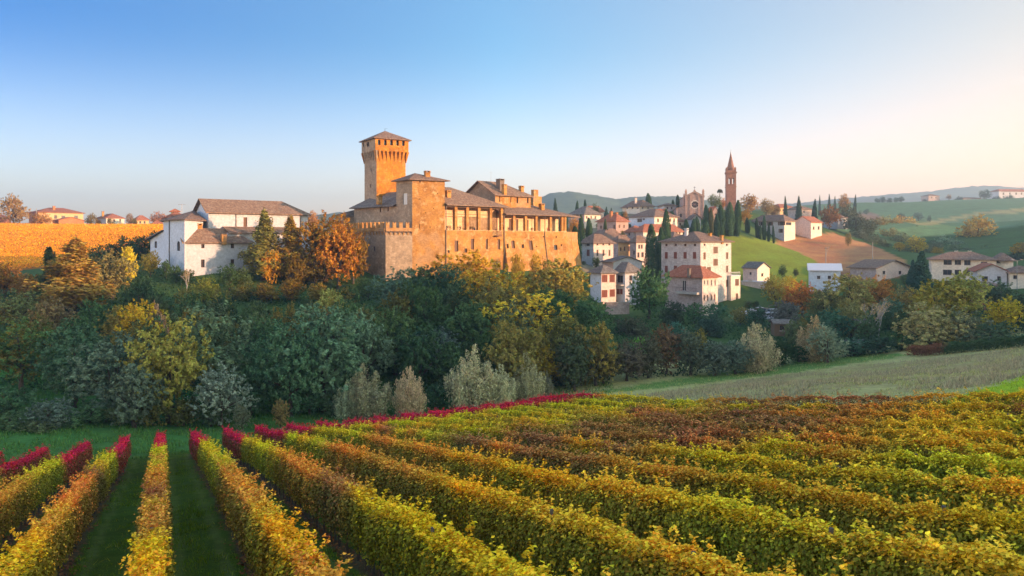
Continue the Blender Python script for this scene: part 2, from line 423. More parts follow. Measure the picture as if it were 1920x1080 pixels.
    l.new(mathn(n, l, 'ADD', mathn(n, l, 'MULTIPLY', big, 0.08), 0.46), hs.inputs['Hue'])
    v = mathn(n, l, 'ADD', mathn(n, l, 'MULTIPLY', mid, 1.3), mathn(n, l, 'MULTIPLY', fin, 0.6))
    l.new(mathn(n, l, 'ADD', mathn(n, l, 'MULTIPLY', v, mathn(n, l, 'ADD', big, 0.5)), 0.05), hs.inputs['Value'])
    d = N(n, 'ShaderNodeBsdfPrincipled', Roughness=1.0); d.inputs['Specular IOR Level'].default_value = 0.05
    l.new(hs.outputs[0], d.inputs['Base Color'])
    bp = N(n, 'ShaderNodeBump', Strength=0.6, Distance=0.15); l.new(v, bp.inputs['Height']); l.new(bp.outputs[0], d.inputs['Normal'])
    o = N(n, 'ShaderNodeOutputMaterial'); l.new(d.outputs[0], o.inputs[0])
    mk_obj('ground', me, None, m, kind='structure')
build_ground()

# far wooded hills
def build_hill(name, depth, prof, width, seed, colr):
    """a ridge that runs across the view: prof = (px, py of its crest)"""
    xs = np.linspace((-400 - 960) / FPX * depth, (2320 - 960) / FPX * depth, 520)
    pxs = xs / depth * FPX + 960
    P = np.array(prof); crest = np.interp(pxs, P[:, 0], (HZ - P[:, 1]) / FPX * depth)
    rng = np.random.default_rng(seed)
    ys = np.linspace(-1, 1, 41)
    rough = np.zeros((41, 520))
    for k in range(1, 7):
        fx, ph = 2 ** k, rng.uniform(0, 6.28, 4)
        rough += (np.sin(np.linspace(0, fx * 3.1, 520)[None, :] + ph[0] + 1.5 * np.sin(ys[:, None] * fx * 0.6 + ph[1])) * np.cos(ys[:, None] * fx + ph[2])) / fx
    X = np.tile(xs, (41, 1)); Y = depth + width * ys[:, None] + 0 * X
    base = -30.0
    shape = np.clip(1 - np.abs(ys) ** 1.5, 0, 1)[:, None]
    Z = base + (crest[None, :] - base) * shape * (1 + 0.10 * rough * (np.abs(ys)[:, None])) + rng.normal(0, depth * 0.00045, X.shape) * shape
    V = np.stack([X, Y, Z], -1).reshape(-1, 3)
    i = np.arange(40)[:, None]; j = np.arange(519)[None, :]
    F = np.stack([i * 520 + j, i * 520 + j + 1, (i + 1) * 520 + j + 1, (i + 1) * 520 + j], -1).reshape(-1, 4)
    m, n, l = nt(name + '_cover')
    pos = N(n, 'ShaderNodeNewGeometry').outputs['Position']
    c = mixc(n, l, ramp(n, l, noise(n, l, pos, 0.006, 5, 0.6), 0.42, 0.58), colr, [x * 0.45 for x in colr])
    c = mixc(n, l, ramp(n, l, noise(n, l, pos, 0.03, 4, 0.7), 0.5, 0.7), c, [x * 0.5 for x in colr])
    d = N(n, 'ShaderNodeBsdfDiffuse'); l.new(c, d.inputs[0])
    o = N(n, 'ShaderNodeOutputMaterial'); l.new(d.outputs[0], o.inputs[0])
    mk_obj(name, mesh_np(name, V, F, True), None, m, kind='structure')
build_hill('hill_near', 1700, [(-400, 440), (300, 425), (560, 408), (640, 398), (700, 405), (1000, 378), (1030, 362), (1070, 359), (1110, 366), (1150, 373), (1200, 369), (1260, 368), (1320, 376), (1380, 384), (1480, 392), (1600, 400), (2400, 400)], 500, 1, (0.10, 0.13, 0.06))
build_hill('hill_far', 2400, [(-400, 445), (900, 410), (1400, 390), (1560, 374), (1650, 366), (1700, 362), (1740, 360), (1790, 352), (1850, 348), (1900, 353), (1960, 350), (2400, 360)], 700, 5, (0.10, 0.12, 0.07))

# the hazy air of the evening
hb = MB(); hb.obox((-3400, -700), (1, 0), (0, 1), 6800, 3900, -62, 196)
hm, hn, hl = nt('evening_haze')
pv = N(hn, 'ShaderNodeVolumePrincipled'); pv.inputs['Color'].default_value = (0.64, 0.83, 1.0, 1)
pv.inputs['Density'].default_value = 0.00036; pv.inputs['Anisotropy'].default_value = 0.48
ho = N(hn, 'ShaderNodeOutputMaterial'); hl.new(pv.outputs[0], ho.inputs['Volume'])
HAZE = hb.obj('haze', hm, None, origin=(0, 0, 0), kind='stuff')
# ------------------------------------------------------------------ leaves as geometry
def unit(v): return v / (np.linalg.norm(v, axis=-1, keepdims=True) + 1e-9)
VINE_LEAF = (np.array([(0, 0, 0), (-.42, .05, .10), (-.55, .5, .16), (-.25, .62, .05), (0, 1, -.06), (.25, .62, .05), (.55, .5, .16), (.42, .05, .10)]),
             [np.array([[0, 4, 3, 2, 1]]), np.array([[0, 7, 6, 5, 4]])])
OVAL_LEAF = (np.array([(0, 0, 0), (-.34, .5, .08), (0, 1, 0), (.34, .5, .08)]), [np.array([[0, 3, 2, 1]])])
def leaf_geo(C, Nn, S, tmpl, rng, droop=0.0):
    """one leaf of size S at every centre C, facing Nn"""
    T, Fs = tmpl; n = len(C); k = len(T)
    r = rng.normal(size=(n, 3)); r[:, 2] -= droop
    Nn = unit(Nn); t = unit(r - (r * Nn).sum(1, keepdims=True) * Nn); b = np.cross(t, Nn)
    T0 = T - np.array([0, 0.5, 0])
    V = C[:, None, :] + S[:, None, None] * (T0[None, :, 0:1] * b[:, None, :] + T0[None, :, 1:2] * t[:, None, :] + T0[None, :, 2:3] * Nn[:, None, :])
    off = (np.arange(n) * k)[:, None]
    return V.reshape(-1, 3), [np.concatenate([f + o for f in Fs for o in ()] or [(off + f[0][None, :])]) for f in Fs]

SEG = 2.5
def vine_mesh(seed, n, size, tmpl):
    rng = np.random.default_rng(seed)
    x = rng.uniform(-0.15, SEG + 0.15, n)
    # hedge section: shoots wander, top uneven
    z = 0.62 + 1.42 * rng.beta(1.5, 1.05, n)
    topw = 0.06 * np.sin(x * 2.1 + seed) + 0.05 * np.sin(x * 5.3 + 2 * seed)
    half = 0.36 + 0.07 * np.sin(x * 3.1 + seed * 1.7) - 0.20 * np.clip((z - 1.5) / 0.5, 0, 1) ** 1.5
    side = rng.choice([-1, 1], n); dep = rng.beta(3.5, 1.0, n)
    y = side * half * dep + rng.normal(0, 0.04, n)
    z = z + topw * np.clip((z - 0.9), 0, 1)
    # arching shoots that stick out
    m = rng.random(n) < 0.045
    k = rng.integers(0, 9, n); sx = np.linspace(0, SEG, 9)[k]; tt = rng.random(n)
    x = np.where(m, sx + rng.normal(0, 0.05, n) + 0.2 * tt, x); z = np.where(m, 1.9 + 0.38 * tt + topw + 0.12 * np.sin(k * 7.0 + seed), z); y = np.where(m, (0.28 * np.sin(k * 2.3 + seed)) * (0.5 + tt) + rng.normal(0, 0.04, n), y)
    cap = (rng.random(n) < 0.26) & ~m
    y = np.where(cap, rng.uniform(-0.27, 0.27, n), y); z = np.where(cap, 1.98 + 0.12 * rng.random(n) + topw - 1.1 * y ** 2, z)
    C = np.stack([x, y, z], 1)
    Nn = np.stack([rng.normal(0, 0.45, n), side * (~cap) * (0.9 - 0.7 * np.clip((z - 1.5) / 0.5, 0, 1)), 0.35 + 0.9 * np.clip((z - 1.4) / 0.5, 0, 1)], 1) + rng.normal(0, 0.35, (n, 3))
    V, F = leaf_geo(C, Nn, size * rng.uniform(0.6, 1.25, n), tmpl, rng, 0.9)
    return mesh_np('vine', V, F)
VN = [vine_mesh(10 + s, 8200, 0.068, VINE_LEAF) for s in range(6)]
VF = [vine_mesh(40 + s, 3900, 0.102, OVAL_LEAF) for s in range(6)]
for m_ in VN + VF: m_.materials.append(MATS['vine_leaf'])
def stem_mesh(seed):
    rnd = random.Random(seed); b = MB()
    for x in (0.6, 1.85):
        p = Vector((x, 0, -0.15)); r = 0.045
        for k in range(4):
            q = p + Vector((rnd.uniform(-.06, .06), rnd.uniform(-.04, .04), 0.3)); b.cyl(p, q, r, r * 0.88, 5); p = q; r *= 0.88
        for s in (-1, 1): b.cyl(p, p + Vector((0.55 * s, rnd.uniform(-.05, .05), 0.12)), r * 0.8, r * 0.45, 4)
    return b.mesh('vine_trunk')
STEM = [stem_mesh(s) for s in range(3)]
for m_ in STEM: m_.materials.append(MATS['bark'])
pb = MB(); pb.cyl((0, 0, -0.3), (0, 0, 2.12), 0.045, 0.04, 6); POST = pb.mesh('post'); POST.materials.append(MATS['post_wood'])

RED, YEG, ORA, YEL, BRO, OLI = lin(224, 50, 78), lin(236, 210, 50), lin(248, 172, 70), lin(252, 202, 46), lin(190, 130, 82), lin(246, 206, 56)
ANCH = []
for c, pts in ((RED, [(-150, 865), (0, 848), (80, 838), (150, 830), (235, 828), (300, 812), (372, 806), (428, 803), (495, 798), (555, 793), (640, 783), (760, 772), (900, 760), (1020, 748)]),
               (YEG, [(-120, 895), (40, 880), (130, 862), (200, 858), (295, 850), (390, 850), (500, 838), (560, 820), (620, 808), (720, 797), (850, 785), (1000, 770), (1150, 758), (1270, 755), (1050, 790), (900, 805), (760, 815)]),
               (ORA, [(-60, 960), (60, 950), (170, 930), (285, 950), (420, 920), (560, 890), (650, 860), (740, 830), (800, 870), (1250, 765), (1640, 775)]),
               (YEL, [(20, 1050), (140, 1010), (270, 1050), (500, 1030), (640, 1000), (700, 950), (800, 1000), (900, 1060), (850, 880), (1000, 900), (880, 920)]),
               (BRO, [(900, 840), (1000, 825), (1100, 805), (1250, 785), (1400, 775), (1550, 762), (1100, 845), (1300, 815), (1500, 790), (760, 890), (620, 930)]),
               (OLI, [(1700, 800), (1850, 785), (1900, 850), (1700, 870), (1500, 850), (1300, 870), (1500, 930), (1700, 960), (1850, 1000), (1200, 940), (1400, 1000), (1600, 1040), (1050, 980), (1200, 1040), (2100, 900), (2100, 1000)])):
    for a, b in pts: ANCH.append((a, b, *c))
ANCH = np.array(ANCH)
def vine_col(x, y, rnd):
    z = vine_ground(x, y) + 1.9; px, py = 960 + x / y * FPX, HZ - z / y * FPX
    d = ((ANCH[:, 0] - px) * 0.75) ** 2 + ((ANCH[:, 1] - py) * 2.0) ** 2 + 30
    w = 1 / d ** 1.8; c = (ANCH[:, 2:] * w[:, None]).sum(0) / w.sum()
    return [float(max(0, v * rnd.uniform(0.85, 1.15))) for v in c]
ORD = ['', 'first', 'second', 'third', 'fourth', 'fifth', 'sixth', 'seventh', 'eighth', 'ninth', 'tenth', 'eleventh', 'twelfth', 'thirteenth', 'fourteenth']
def build_vines():
    rnd = random.Random(5)
    dirv = Vector((-0.466, 1, 0)).normalized(); dy = dirv.y * SEG
    for i in range(-7, 14):
        if i == 0: lab = 'straight vine row of orange and yellow leaves between two broad grass aisles'
        elif i > 0: lab = f'{ORD[i]} vine row to the right of the straight orange row'
        else: lab = f'{ORD[-i]} vine row to the left of the straight orange row'
        ye = row_end(i); k = 0; y = ye - dy
        root = thing('vine_row', lab, 'vine row', (row_x(i, ye), ye, vine_ground(row_x(i, ye), ye)), 'vine rows in the autumn vineyard')
        o0 = root.location
        cprev = list(RED)
        while y > 3.0:
            x = row_x(i, y); x1 = row_x(i, y + dy)
            pxa = 960 + x / y * FPX; pya = HZ - (vine_ground(x, y) + 2) / y * FPX
            if pxa > 2350 or pxa < -420 or pya > 1350: y -= dy; k += 1; cprev = None; continue
            if cprev is None: cprev = vine_col(x1, y + dy, rnd)
            z0, z1 = gz(x, y), gz(x1, y + dy)
            c = vine_col(x, y, rnd)
            far_ = ye - y
            if far_ < (16.0 if i <= 3 else 13.0): c = [v * rnd.uniform(0.8, 1.2) for v in RED]
            elif far_ < 18.5: c = [v * rnd.uniform(0.9, 1.1) for v in YEG]
            elif rnd.random() < 0.16: c = [v * rnd.uniform(0.85, 1.1) for v in rnd.choice([BRO, YEL, ORA, ORA, OLI, YEG])]
            near = y < 34
            me = (VN if near else VF)[rnd.randrange(6)]
            f = mk_obj('vine', me, root)
            f.location = Vector((x, y, z0)) - o0
            f.rotation_euler = (0, -math.atan2(z1 - z0, SEG), math.atan2(dirv.y, dirv.x))
            f.scale = (1.0, rnd.uniform(0.9, 1.15), rnd.uniform(0.97, 1.04))
            f['leaf_tint_a'] = c; f['leaf_tint_b'] = cprev; cprev = c
            s = mk_obj('vine_trunk', STEM[rnd.randrange(3)], f)
            if k % 2 == 0:
                p = mk_obj('post', POST, root); p.location = Vector((x, y, z0)) - o0; p.rotation_euler = (rnd.uniform(-.03, .03), rnd.uniform(-.03, .03), 0)
            y -= dy; k += 1
build_vines()

# far vineyard on the hill to the left, too far off to tell one vine from the next
def far_vineyard():
    rng = np.random.default_rng(8); Cs = []
    for k in range(68):
        y0 = 194 + k * 2.3
        n = 2000
        x = rng.uniform(-1, 1, n) * 0; px = rng.uniform(-120, 310 if y0 > 225 else 200, n); y = y0 + rng.normal(0, 0.25, n) + (px - 100) * 0.02
        Cs.append(np.stack([(px - 960) / FPX * y, y, rng.uniform(0.4, 1.7, n)], 1))
    C = np.concatenate(Cs); keep = (C[:, 1] < 346); C = C[keep]
    C[:, 2] += ground_np(C[:, 0], C[:, 1])
    V, F = leaf_geo(C, rng.normal(size=C.shape) + np.array([0.3, -0.4, 0.6]), rng.uniform(0.24, 0.46, len(C)), OVAL_LEAF, rng)
    me = mesh_np('far_vineyard', V, F)
    o = mk_obj('far_vineyard', me, None, MATS['tree_leaf_mixed'], kind='stuff', label='golden orange vineyard covering the sunlit hill by the brick houses', category='vineyard')
    o.color = (*lin(248, 172, 36), 1)
far_vineyard()

# grass blades in the aisles, weeds of the meadow, leaves fallen under the rows
def blades(name, X, Y, h, w, colr, label, mat='tree_leaf', seed=1, lean=0.4):
    rng = np.random.default_rng(seed); n = len(X); Z = ground_np(X, Y)
    a = rng.uniform(0, 6.283, n); hh = h * rng.uniform(0.5, 1.3, n); ww = w * rng.uniform(0.6, 1.3, n)
    dx, dy = np.cos(a) * ww, np.sin(a) * ww; lx, ly = rng.normal(0, lean, n) * hh, rng.normal(0, lean, n) * hh
    B = np.stack([X, Y, Z - 0.03], 1)
    V = np.stack([B + np.stack([-dx, -dy, 0 * X], 1), B + np.stack([dx, dy, 0 * X], 1), B + np.stack([lx, ly, hh], 1)], 1).reshape(-1, 3)
    F = np.arange(3 * n).reshape(-1, 3)
    o = mk_obj(name, mesh_np(name, V, F), None, MATS[mat], kind='stuff', label=label, category='grass')
    o.color = (*colr, 1)
def ground_cover():
    rng = np.random.default_rng(21)
    # aisles: denser towards the viewer
    Y = 8 + 60 * rng.random(210000) ** 1.7; px = rng.uniform(-40, 1500, len(Y)); X = (px - 960) / FPX * Y
    iv = (X + 0.3 + 0.466 * Y) / 3.0; fr = np.abs(iv - np.round(iv))
    k = (fr > 0.09) & (iv < 13.8); X, Y = X[k], Y[k]
    blades('grass', X, Y, 0.09 * (0.6 + 1.6 * np.clip(np.sin(X * 2.1 + np.sin(Y * 1.7)) * np.sin(Y * 1.3 + X * 0.7) + 0.15, 0, 1)), 0.014, lin(126, 148, 38), 'short green grass in the aisles between the vine rows', seed=2)
    n = 26000; Yt = 8 + 45 * rng.random(n) ** 1.6; pxt = rng.uniform(-40, 1400, n); Xt = (pxt - 960) / FPX * Yt; it = (Xt + 0.3 + 0.466 * Yt) / 3.0
    k = (np.abs(it - np.round(it)) > 0.12) & (np.sin(Xt * 3.1 + Yt) * np.sin(Yt * 2.3 - Xt) > 0.25)
    blades('grass_tufts', Xt[k], Yt[k], 0.16, 0.016, lin(150, 156, 60), 'paler coarse grass tufts in the vineyard aisles', seed=12, lean=0.6)
    Y = rng.uniform(28, 118, 60000); px = rng.uniform(1040, 1990, len(Y)); X = (px - 960) / FPX * Y
    iv = (X + 0.3 + 0.466 * Y) / 3.0; k = iv > 14.0; X, Y = X[k], Y[k]
    Z = ground_np(X, Y); py = HZ - Z / Y * FPX
    patch = np.sin(X * 0.31 + 1.7 * np.sin(Y * 0.17)) * np.sin(Y * 0.23 + X * 0.11) + 0.5 * np.sin(X * 1.1) * np.sin(Y * 0.9)
    br = inpoly(px[k], py, [(1080, 760), (1330, 722), (1560, 690), (1800, 668), (2000, 640), (2000, 690), (1850, 725), (1560, 745), (1300, 770)])
    br = br & ~inpoly(px[k], py, [(1690, 790), (1790, 745), (1860, 722), (2000, 685), (2000, 800)]); w1 = br & (patch > -0.12); w2 = br & (patch <= -0.12) & (patch > -0.75)
    blades('meadow_weeds', X[w1], Y[w1], 0.36, 0.05, lin(164, 152, 118), 'dry grey brown weeds across the meadow', seed=3)
    blades('meadow_stubble', X[w2], Y[w2], 0.2, 0.05, lin(168, 166, 104), 'patches of olive stubble among the dry meadow weeds', seed=5)
    lime = inpoly(px[k], py, [(1690, 790), (1790, 745), (1860, 722), (2000, 685), (2000, 800)])
    blades('lawn_grass', X[lime], Y[lime], 0.2, 0.04, lin(160, 184, 44), 'bright lime green grass at the meadow corner', seed=9)
    br = br | lime
    blades('meadow_grass', X[~br], Y[~br], 0.22, 0.04, lin(178, 178, 108), 'pale dry grass of the meadow beyond the vines', seed=4)
    n = 70000; px2 = rng.uniform(-60, 1150, n); Y2 = rng.uniform(45, 108, n); X2 = (px2 - 960) / FPX * Y2; iv2 = (X2 + 0.3 + 0.466 * Y2) / 3.0
    k = (Y2 > np.where(iv2 > 0, 66 + 0.95 * iv2, 66 + 2.7 * iv2) + 0.5) & (iv2 < 22); k &= (np.sin(X2 * 0.8 + np.sin(Y2)) * np.sin(Y2 * 0.6) > -0.55)
    blades('valley_grass', X2[k], Y2[k], 0.34, 0.05, lin(92, 128, 58), 'long green grass in the hollow behind the vine rows', seed=6)
    # fallen leaves
    n = 26000; Y = 8 + 50 * rng.random(n) ** 1.5; px = rng.uniform(-40, 1960, n); X = (px - 960) / FPX * Y
    iv = (X + 0.3 + 0.466 * Y) / 3.0; i0 = np.round(iv); X = X + (i0 - iv) * 3.0 * 0.8 + rng.normal(0, 0.18, n)
    k = (i0 < 14) & (i0 > -8); X, Y = X[k], Y[k]
    C = np.stack([X, Y, ground_np(X, Y) + 0.02], 1)
    V, F = leaf_geo(C, rng.normal(0, 0.3, C.shape) + np.array([0, 0, 1.0]), rng.uniform(0.08, 0.15, len(C)), OVAL_LEAF, rng)
    o = mk_obj('fallen_leaves', mesh_np('fallen_leaves', V, F), None, MATS['tree_leaf'], kind='stuff', label='brown fallen leaves lying under the vine rows', category='leaves')
    o.color = (*lin(140, 95, 60), 1)
ground_cover()
# ------------------------------------------------------------------ masonry and roofs
wall_mat('castle_brick', (0.50, 0.25, 0.065), (0.34, 0.155, 0.04), (0.62, 0.40, 0.19), 0.34, 2.2, 1.0, 0.6, spots=(0.44, 0.25, 0.11), courses=(0.55, 0.22, 0.02))
wall_mat('castle_stone', (0.40, 0.29, 0.19), (0.26, 0.19, 0.13), (0.54, 0.42, 0.30), 0.45, 2.2, 0.9, 0.6, courses=(0.7, 0.3, 0.03))  # bastion stone; its grey also paints shade on the tower's left face
wall_mat('tower_brick', (0.54, 0.21, 0.02), (0.36, 0.135, 0.018), (0.60, 0.31, 0.08), 0.45, 2.6, 1.0, 0.5, courses=(0.55, 0.22, 0.02))
wall_mat('castle_plaster', (0.68, 0.46, 0.26), (0.58, 0.36, 0.19), (0.74, 0.56, 0.36), 0.3, 2.0, 0.6, 0.1)
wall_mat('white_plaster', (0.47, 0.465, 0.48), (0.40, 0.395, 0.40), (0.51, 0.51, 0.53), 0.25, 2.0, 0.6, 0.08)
wall_mat('blue_shade_plaster', (0.52, 0.58, 0.66), (0.45, 0.50, 0.57), None, 0.3, 2.0, 0.6, 0.08)  # bluish plaster, mostly white walls with cool shade put into the colour
wall_mat('cream_plaster', (0.68, 0.58, 0.46), (0.58, 0.49, 0.38), (0.74, 0.66, 0.55), 0.3, 2.0, 0.6, 0.08)
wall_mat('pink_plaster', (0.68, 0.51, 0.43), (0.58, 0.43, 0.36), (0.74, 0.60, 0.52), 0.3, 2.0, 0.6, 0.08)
wall_mat('ochre_plaster', (0.62, 0.40, 0.20), (0.52, 0.33, 0.16), None, 0.3, 2.0, 0.6, 0.08)
wall_mat('grey_shade_stone', (0.50, 0.47, 0.45), (0.38, 0.35, 0.33), (0.60, 0.57, 0.54), 0.6, 2.5, 0.9, 0.5, courses=(0.6, 0.28, 0.03))  # shade put into the colour of stone sides turned from the sun
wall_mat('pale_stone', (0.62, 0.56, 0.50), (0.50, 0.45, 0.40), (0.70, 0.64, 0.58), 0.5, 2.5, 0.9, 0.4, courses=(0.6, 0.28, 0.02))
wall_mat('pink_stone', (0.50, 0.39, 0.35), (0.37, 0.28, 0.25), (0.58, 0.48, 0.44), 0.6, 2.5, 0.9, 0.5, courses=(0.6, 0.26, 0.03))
wall_mat('red_brick', (0.36, 0.15, 0.09), (0.27, 0.11, 0.07), (0.42, 0.20, 0.13), 0.5, 2.5, 0.7, 0.3, courses=(0.5, 0.2, 0.02))
wall_mat('orange_brick', (0.46, 0.20, 0.08), (0.36, 0.15, 0.06), None, 0.5, 2.5, 0.7, 0.2, courses=(0.5, 0.2, 0.02))
wall_mat('church_brick', (0.44, 0.30, 0.25), (0.36, 0.24, 0.20), (0.50, 0.36, 0.31), 0.5, 2.5, 0.7, 0.3, courses=(0.5, 0.2, 0.02))
wall_mat('bell_brick', (0.30, 0.155, 0.11), (0.23, 0.12, 0.085), (0.36, 0.20, 0.15), 0.5, 2.5, 0.7, 0.3, courses=(0.5, 0.2, 0.02))
roof_mat('tile_old', (0.30, 0.17, 0.10), (0.20, 0.12, 0.08), (0.40, 0.29, 0.20), (0.16, 0.13, 0.09))
roof_mat('tile_brown', (0.26, 0.15, 0.10), (0.17, 0.105, 0.075), (0.32, 0.23, 0.17))
roof_mat('tile_grey', (0.20, 0.165, 0.14), (0.14, 0.115, 0.10), (0.28, 0.24, 0.20))
roof_mat('tile_red', (0.40, 0.135, 0.07), (0.30, 0.10, 0.055), (0.44, 0.20, 0.12))
plain_mat('sheet_roof', (0.55, 0.56, 0.58), 0.45, 0.1, 0.6)
plain_mat('soot_brick', (0.17, 0.13, 0.10), 0.95, 0.3)

def rect_pts(px, Y, th, pxR=None, pxL=None, LR=None, LL=None):
    c = PT(px, HZ, Y); a = math.radians(th); e1 = Vector((math.cos(a), math.sin(a), 0)); e2 = Vector((-math.sin(a), math.cos(a), 0))
    def solve(p, e):
        U = (p - 960) / FPX; return (U * c.y - c.x) / (e.x - U * e.y)
    if LR is None: LR = solve(pxR, e1)
    if LL is None: LL = solve(pxL, e2)
    return [c, c + e1 * LR, c + e1 * LR + e2 * LL, c + e2 * LL]

class Face:
    """a flat wall face with openings: origin, axis along the wall, axis up the wall"""
    def __init__(s, o, eu, ev, outer):
        s.o = Vector(o); s.eu = Vector(eu).normalized(); s.ev = Vector(ev).normalized(); s.n = s.eu.cross(s.ev); s.outer = outer; s.holes = []
    def P(s, u, v, d=0.0): return s.o + s.eu * u + s.ev * v + s.n * d
    def hit(s, px, py):
        d = Vector(((px - 960) / FPX, 1, (HZ - py) / FPX)); t = s.o.dot(s.n) / d.dot(s.n); q = d * t - s.o
        return q.dot(s.eu), q.dot(s.ev)
    def box(s, x0, y0, x1, y1):
        c = [s.hit(x0, y0), s.hit(x1, y0), s.hit(x1, y1), s.hit(x0, y1)]
        u0 = (c[0][0] + c[3][0]) / 2; u1 = (c[1][0] + c[2][0]) / 2; v0 = (c[2][1] + c[3][1]) / 2; v1 = (c[0][1] + c[1][1]) / 2
        return min(u0, u1), v0, max(u0, u1), v1
    def arch(s, r, n=7):
        u0, v0, u1, v1 = r; c = (u0 + u1) / 2; w = (u1 - u0) / 2
        return [(u0, v0), (u1, v0)] + [(c + w * math.cos(math.pi * k / n), v1 - w + w * math.sin(math.pi * k / n)) for k in range(n + 1)]
    def rect(s, r): return [(r[0], r[1]), (r[2], r[1]), (r[2], r[3]), (r[0], r[3])]
    def build(s, mb, depth=0.25):
        loops = [s.outer] + s.holes
        flat = [p for lp in loops for p in lp]
        if s.holes:
            tris = tessellate_polygon([[Vector((u, v, 0)) for u, v in lp] for lp in loops])
        else: tris = None
        if tris is None: mb.poly([s.P(*p) for p in s.outer], s.eu)
        else:
            for t in tris:
                (a, b, c) = [flat[i] for i in t]
                if (b[0] - a[0]) * (c[1] - a[1]) - (b[1] - a[1]) * (c[0] - a[0]) < 0: b, c = c, b
                n0 = len(mb.v); mb.v += [tuple(s.P(*q)) for q in (a, b, c)]; mb.f.append([n0, n0 + 1, n0 + 2]); mb.uv += [a, b, c]
        for h in s.holes:
            for i in range(len(h)):
                a, b = h[i], h[(i + 1) % len(h)]
                mb.poly([s.P(*b), s.P(*a), s.P(*a, -depth), s.P(*b, -depth)])

FOOT = []
class Bld:
    """a building on a footprint (counter-clockwise seen from above), as a thing of its own or as a part of a larger one"""
    def __init__(s, name, label, category, pts, z0, z1, mats, root=None, part='wall', depth=0.22, group=None, gable=None):
        s.pts = [Vector((p[0], p[1], 0)) for p in pts]; s.z0, s.z1 = z0, z1; s.n = len(pts); s.depth = depth
        s.own = root is None
        cx = sum(p.x for p in s.pts) / s.n; cy = sum(p.y for p in s.pts) / s.n
        s.root = thing(name, label, category, (cx, cy, z0), group) if root is None else root
        s.mats = mats if isinstance(mats, list) else [mats] * s.n
        FOOT.append([(p.x, p.y) for p in s.pts]); s.faces = []; s.wins = []; s.partname = part; s.gable = gable or {}
        for i in range(s.n):
            a, b = s.pts[i], s.pts[(i + 1) % s.n]; L = (b - a).length
            outer = [(0, 0), (L, 0), (L, z1 - z0), (0, z1 - z0)]
            if i in s.gable: outer.insert(3, (L * s.gable[i][0], z1 - z0 + s.gable[i][1]))
            s.faces.append(Face((a.x, a.y, z0), b - a, (0, 0, 1), outer))
    def win(s, side, boxes, style='d', shut='shutter_brown', arch=False, frame='frame_brown', name='window'):
        for b in boxes:
            f = s.faces[side]; r = f.box(*b)
            f.holes.append(f.arch(r) if arch else f.rect(r)); s.wins.append((f, r, style, shut, frame, name, arch))
        return s
    def done(s):
        mbs = {}
        for f, m in zip(s.faces, s.mats): f.build(mbs.setdefault(m, MB()), s.depth)
        mats = list(mbs); mb = MB(); idx = []
        for k, m in enumerate(mats):
            n0 = len(mb.v); mb.v += mbs[m].v; mb.f += [[i + n0 for i in q] for q in mbs[m].f]; mb.uv += mbs[m].uv; idx += [k] * len(mbs[m].f)
        # a lid closes the box under the roof
        mb.poly([(p.x, p.y, s.z1 - 0.02) for p in s.pts]); idx.append(0)
        s.wall = mb.obj(s.partname, MATS[mats[0]], s.root)
        for m in mats[1:]: s.wall.data.materials.append(MATS[m])
        s.wall.data.polygons.foreach_set('material_index', np.array(idx, dtype=np.int32))
        for w in s.wins: s._window(*w)
        return s
    def _window(s, f, r, style, shut, frame, name, arch):
        u0, v0, u1, v1 = r; w, h = u1 - u0, v1 - v0; d = s.depth
        outline = f.arch(r) if arch else f.rect(r)
        if not s.own:                                    # part of a larger thing: one sub-part
            if style == 'open': return
            mb = MB(); mb.poly([f.P(a, b, -d + 0.02) for a, b in outline], f.eu)
            o = mb.obj(name, MATS['glass_dark' if style != 'c' else shut], s.wall)
            if w > 0.35 and style == 'd' and not arch:
                fb = MB(); bar(fb, f, u0, v0, u1, v1, -d + 0.03, 0.07); n0 = len(o.data.materials)
                o2 = fb.obj(name + '_frame', MATS[frame], s.wall)
            return
        fb = MB()
        if arch: fb.poly([f.P(a, b, -d + 0.012) for a, b in outline], f.eu)
        bar(fb, f, u0, v0, u1, v1, -d + 0.03, min(0.07, w * 0.12), mull=(w > 0.55))
        wo = fb.obj(name, MATS[frame], s.root)
        pb = MB(); pb.poly([f.P(u0, v0, -d + 0.02), f.P(u1, v0, -d + 0.02), f.P(u1, v1, -d + 0.02), f.P(u0, v1, -d + 0.02)], f.eu)
        pb.obj('pane', MATS['glass_dark'], wo)
        if style in ('d', 'o', 'c') and w > 0.5:
            sb = MB(); slab(sb, f, u0 - 0.08, v0 - 0.10, u1 + 0.08, v0 - 0.003, 0.004, 0.10); sb.obj('sill', MATS['sill_stone'], wo)
        if style == 'o':
            for a, b in ((u0 - w * 0.5, u0 - 0.01), (u1 + 0.01, u1 + w * 0.5)):
                sb = MB(); louvre(sb, f, a, v0, b, v1, 0.01); sb.obj('shutter', MATS[shut], wo)
        if style == 'c':
            m = (u0 + u1) / 2
            for a, b in ((u0 + 0.01, m - 0.01), (m + 0.01, u1 - 0.01)):
                sb = MB(); louvre(sb, f, a, v0 + 0.01, b, v1 - 0.01, -0.08); sb.obj('shutter', MATS[shut], wo)
    # ---- roofs
    def _roof(s, polys, mat, over, th=0.2, zr=0.0):
        mb = MB()
        up = Vector((0, 0, th))
        edges = {}
        for q in polys:
            q = [Vector(p) + Vector((0, 0, zr)) for p in q]
            mb.poly([p + up for p in q]); mb.poly(list(reversed(q)))
            for i in range(len(q)):
                k = (tuple(round(c, 3) for c in q[i]), tuple(round(c, 3) for c in q[(i + 1) % len(q)]))
                edges[k] = (q[i], q[(i + 1) % len(q)])
        for (a, b), (p, q) in edges.items():
            if (b, a) not in edges: mb.poly([p, q, q + up, p + up])
        if s.own: s.roof = mb.obj('roof', MATS[mat], s.root)
        else: s.roof = mb.obj('roof', MATS[mat], s.wall)
        return s
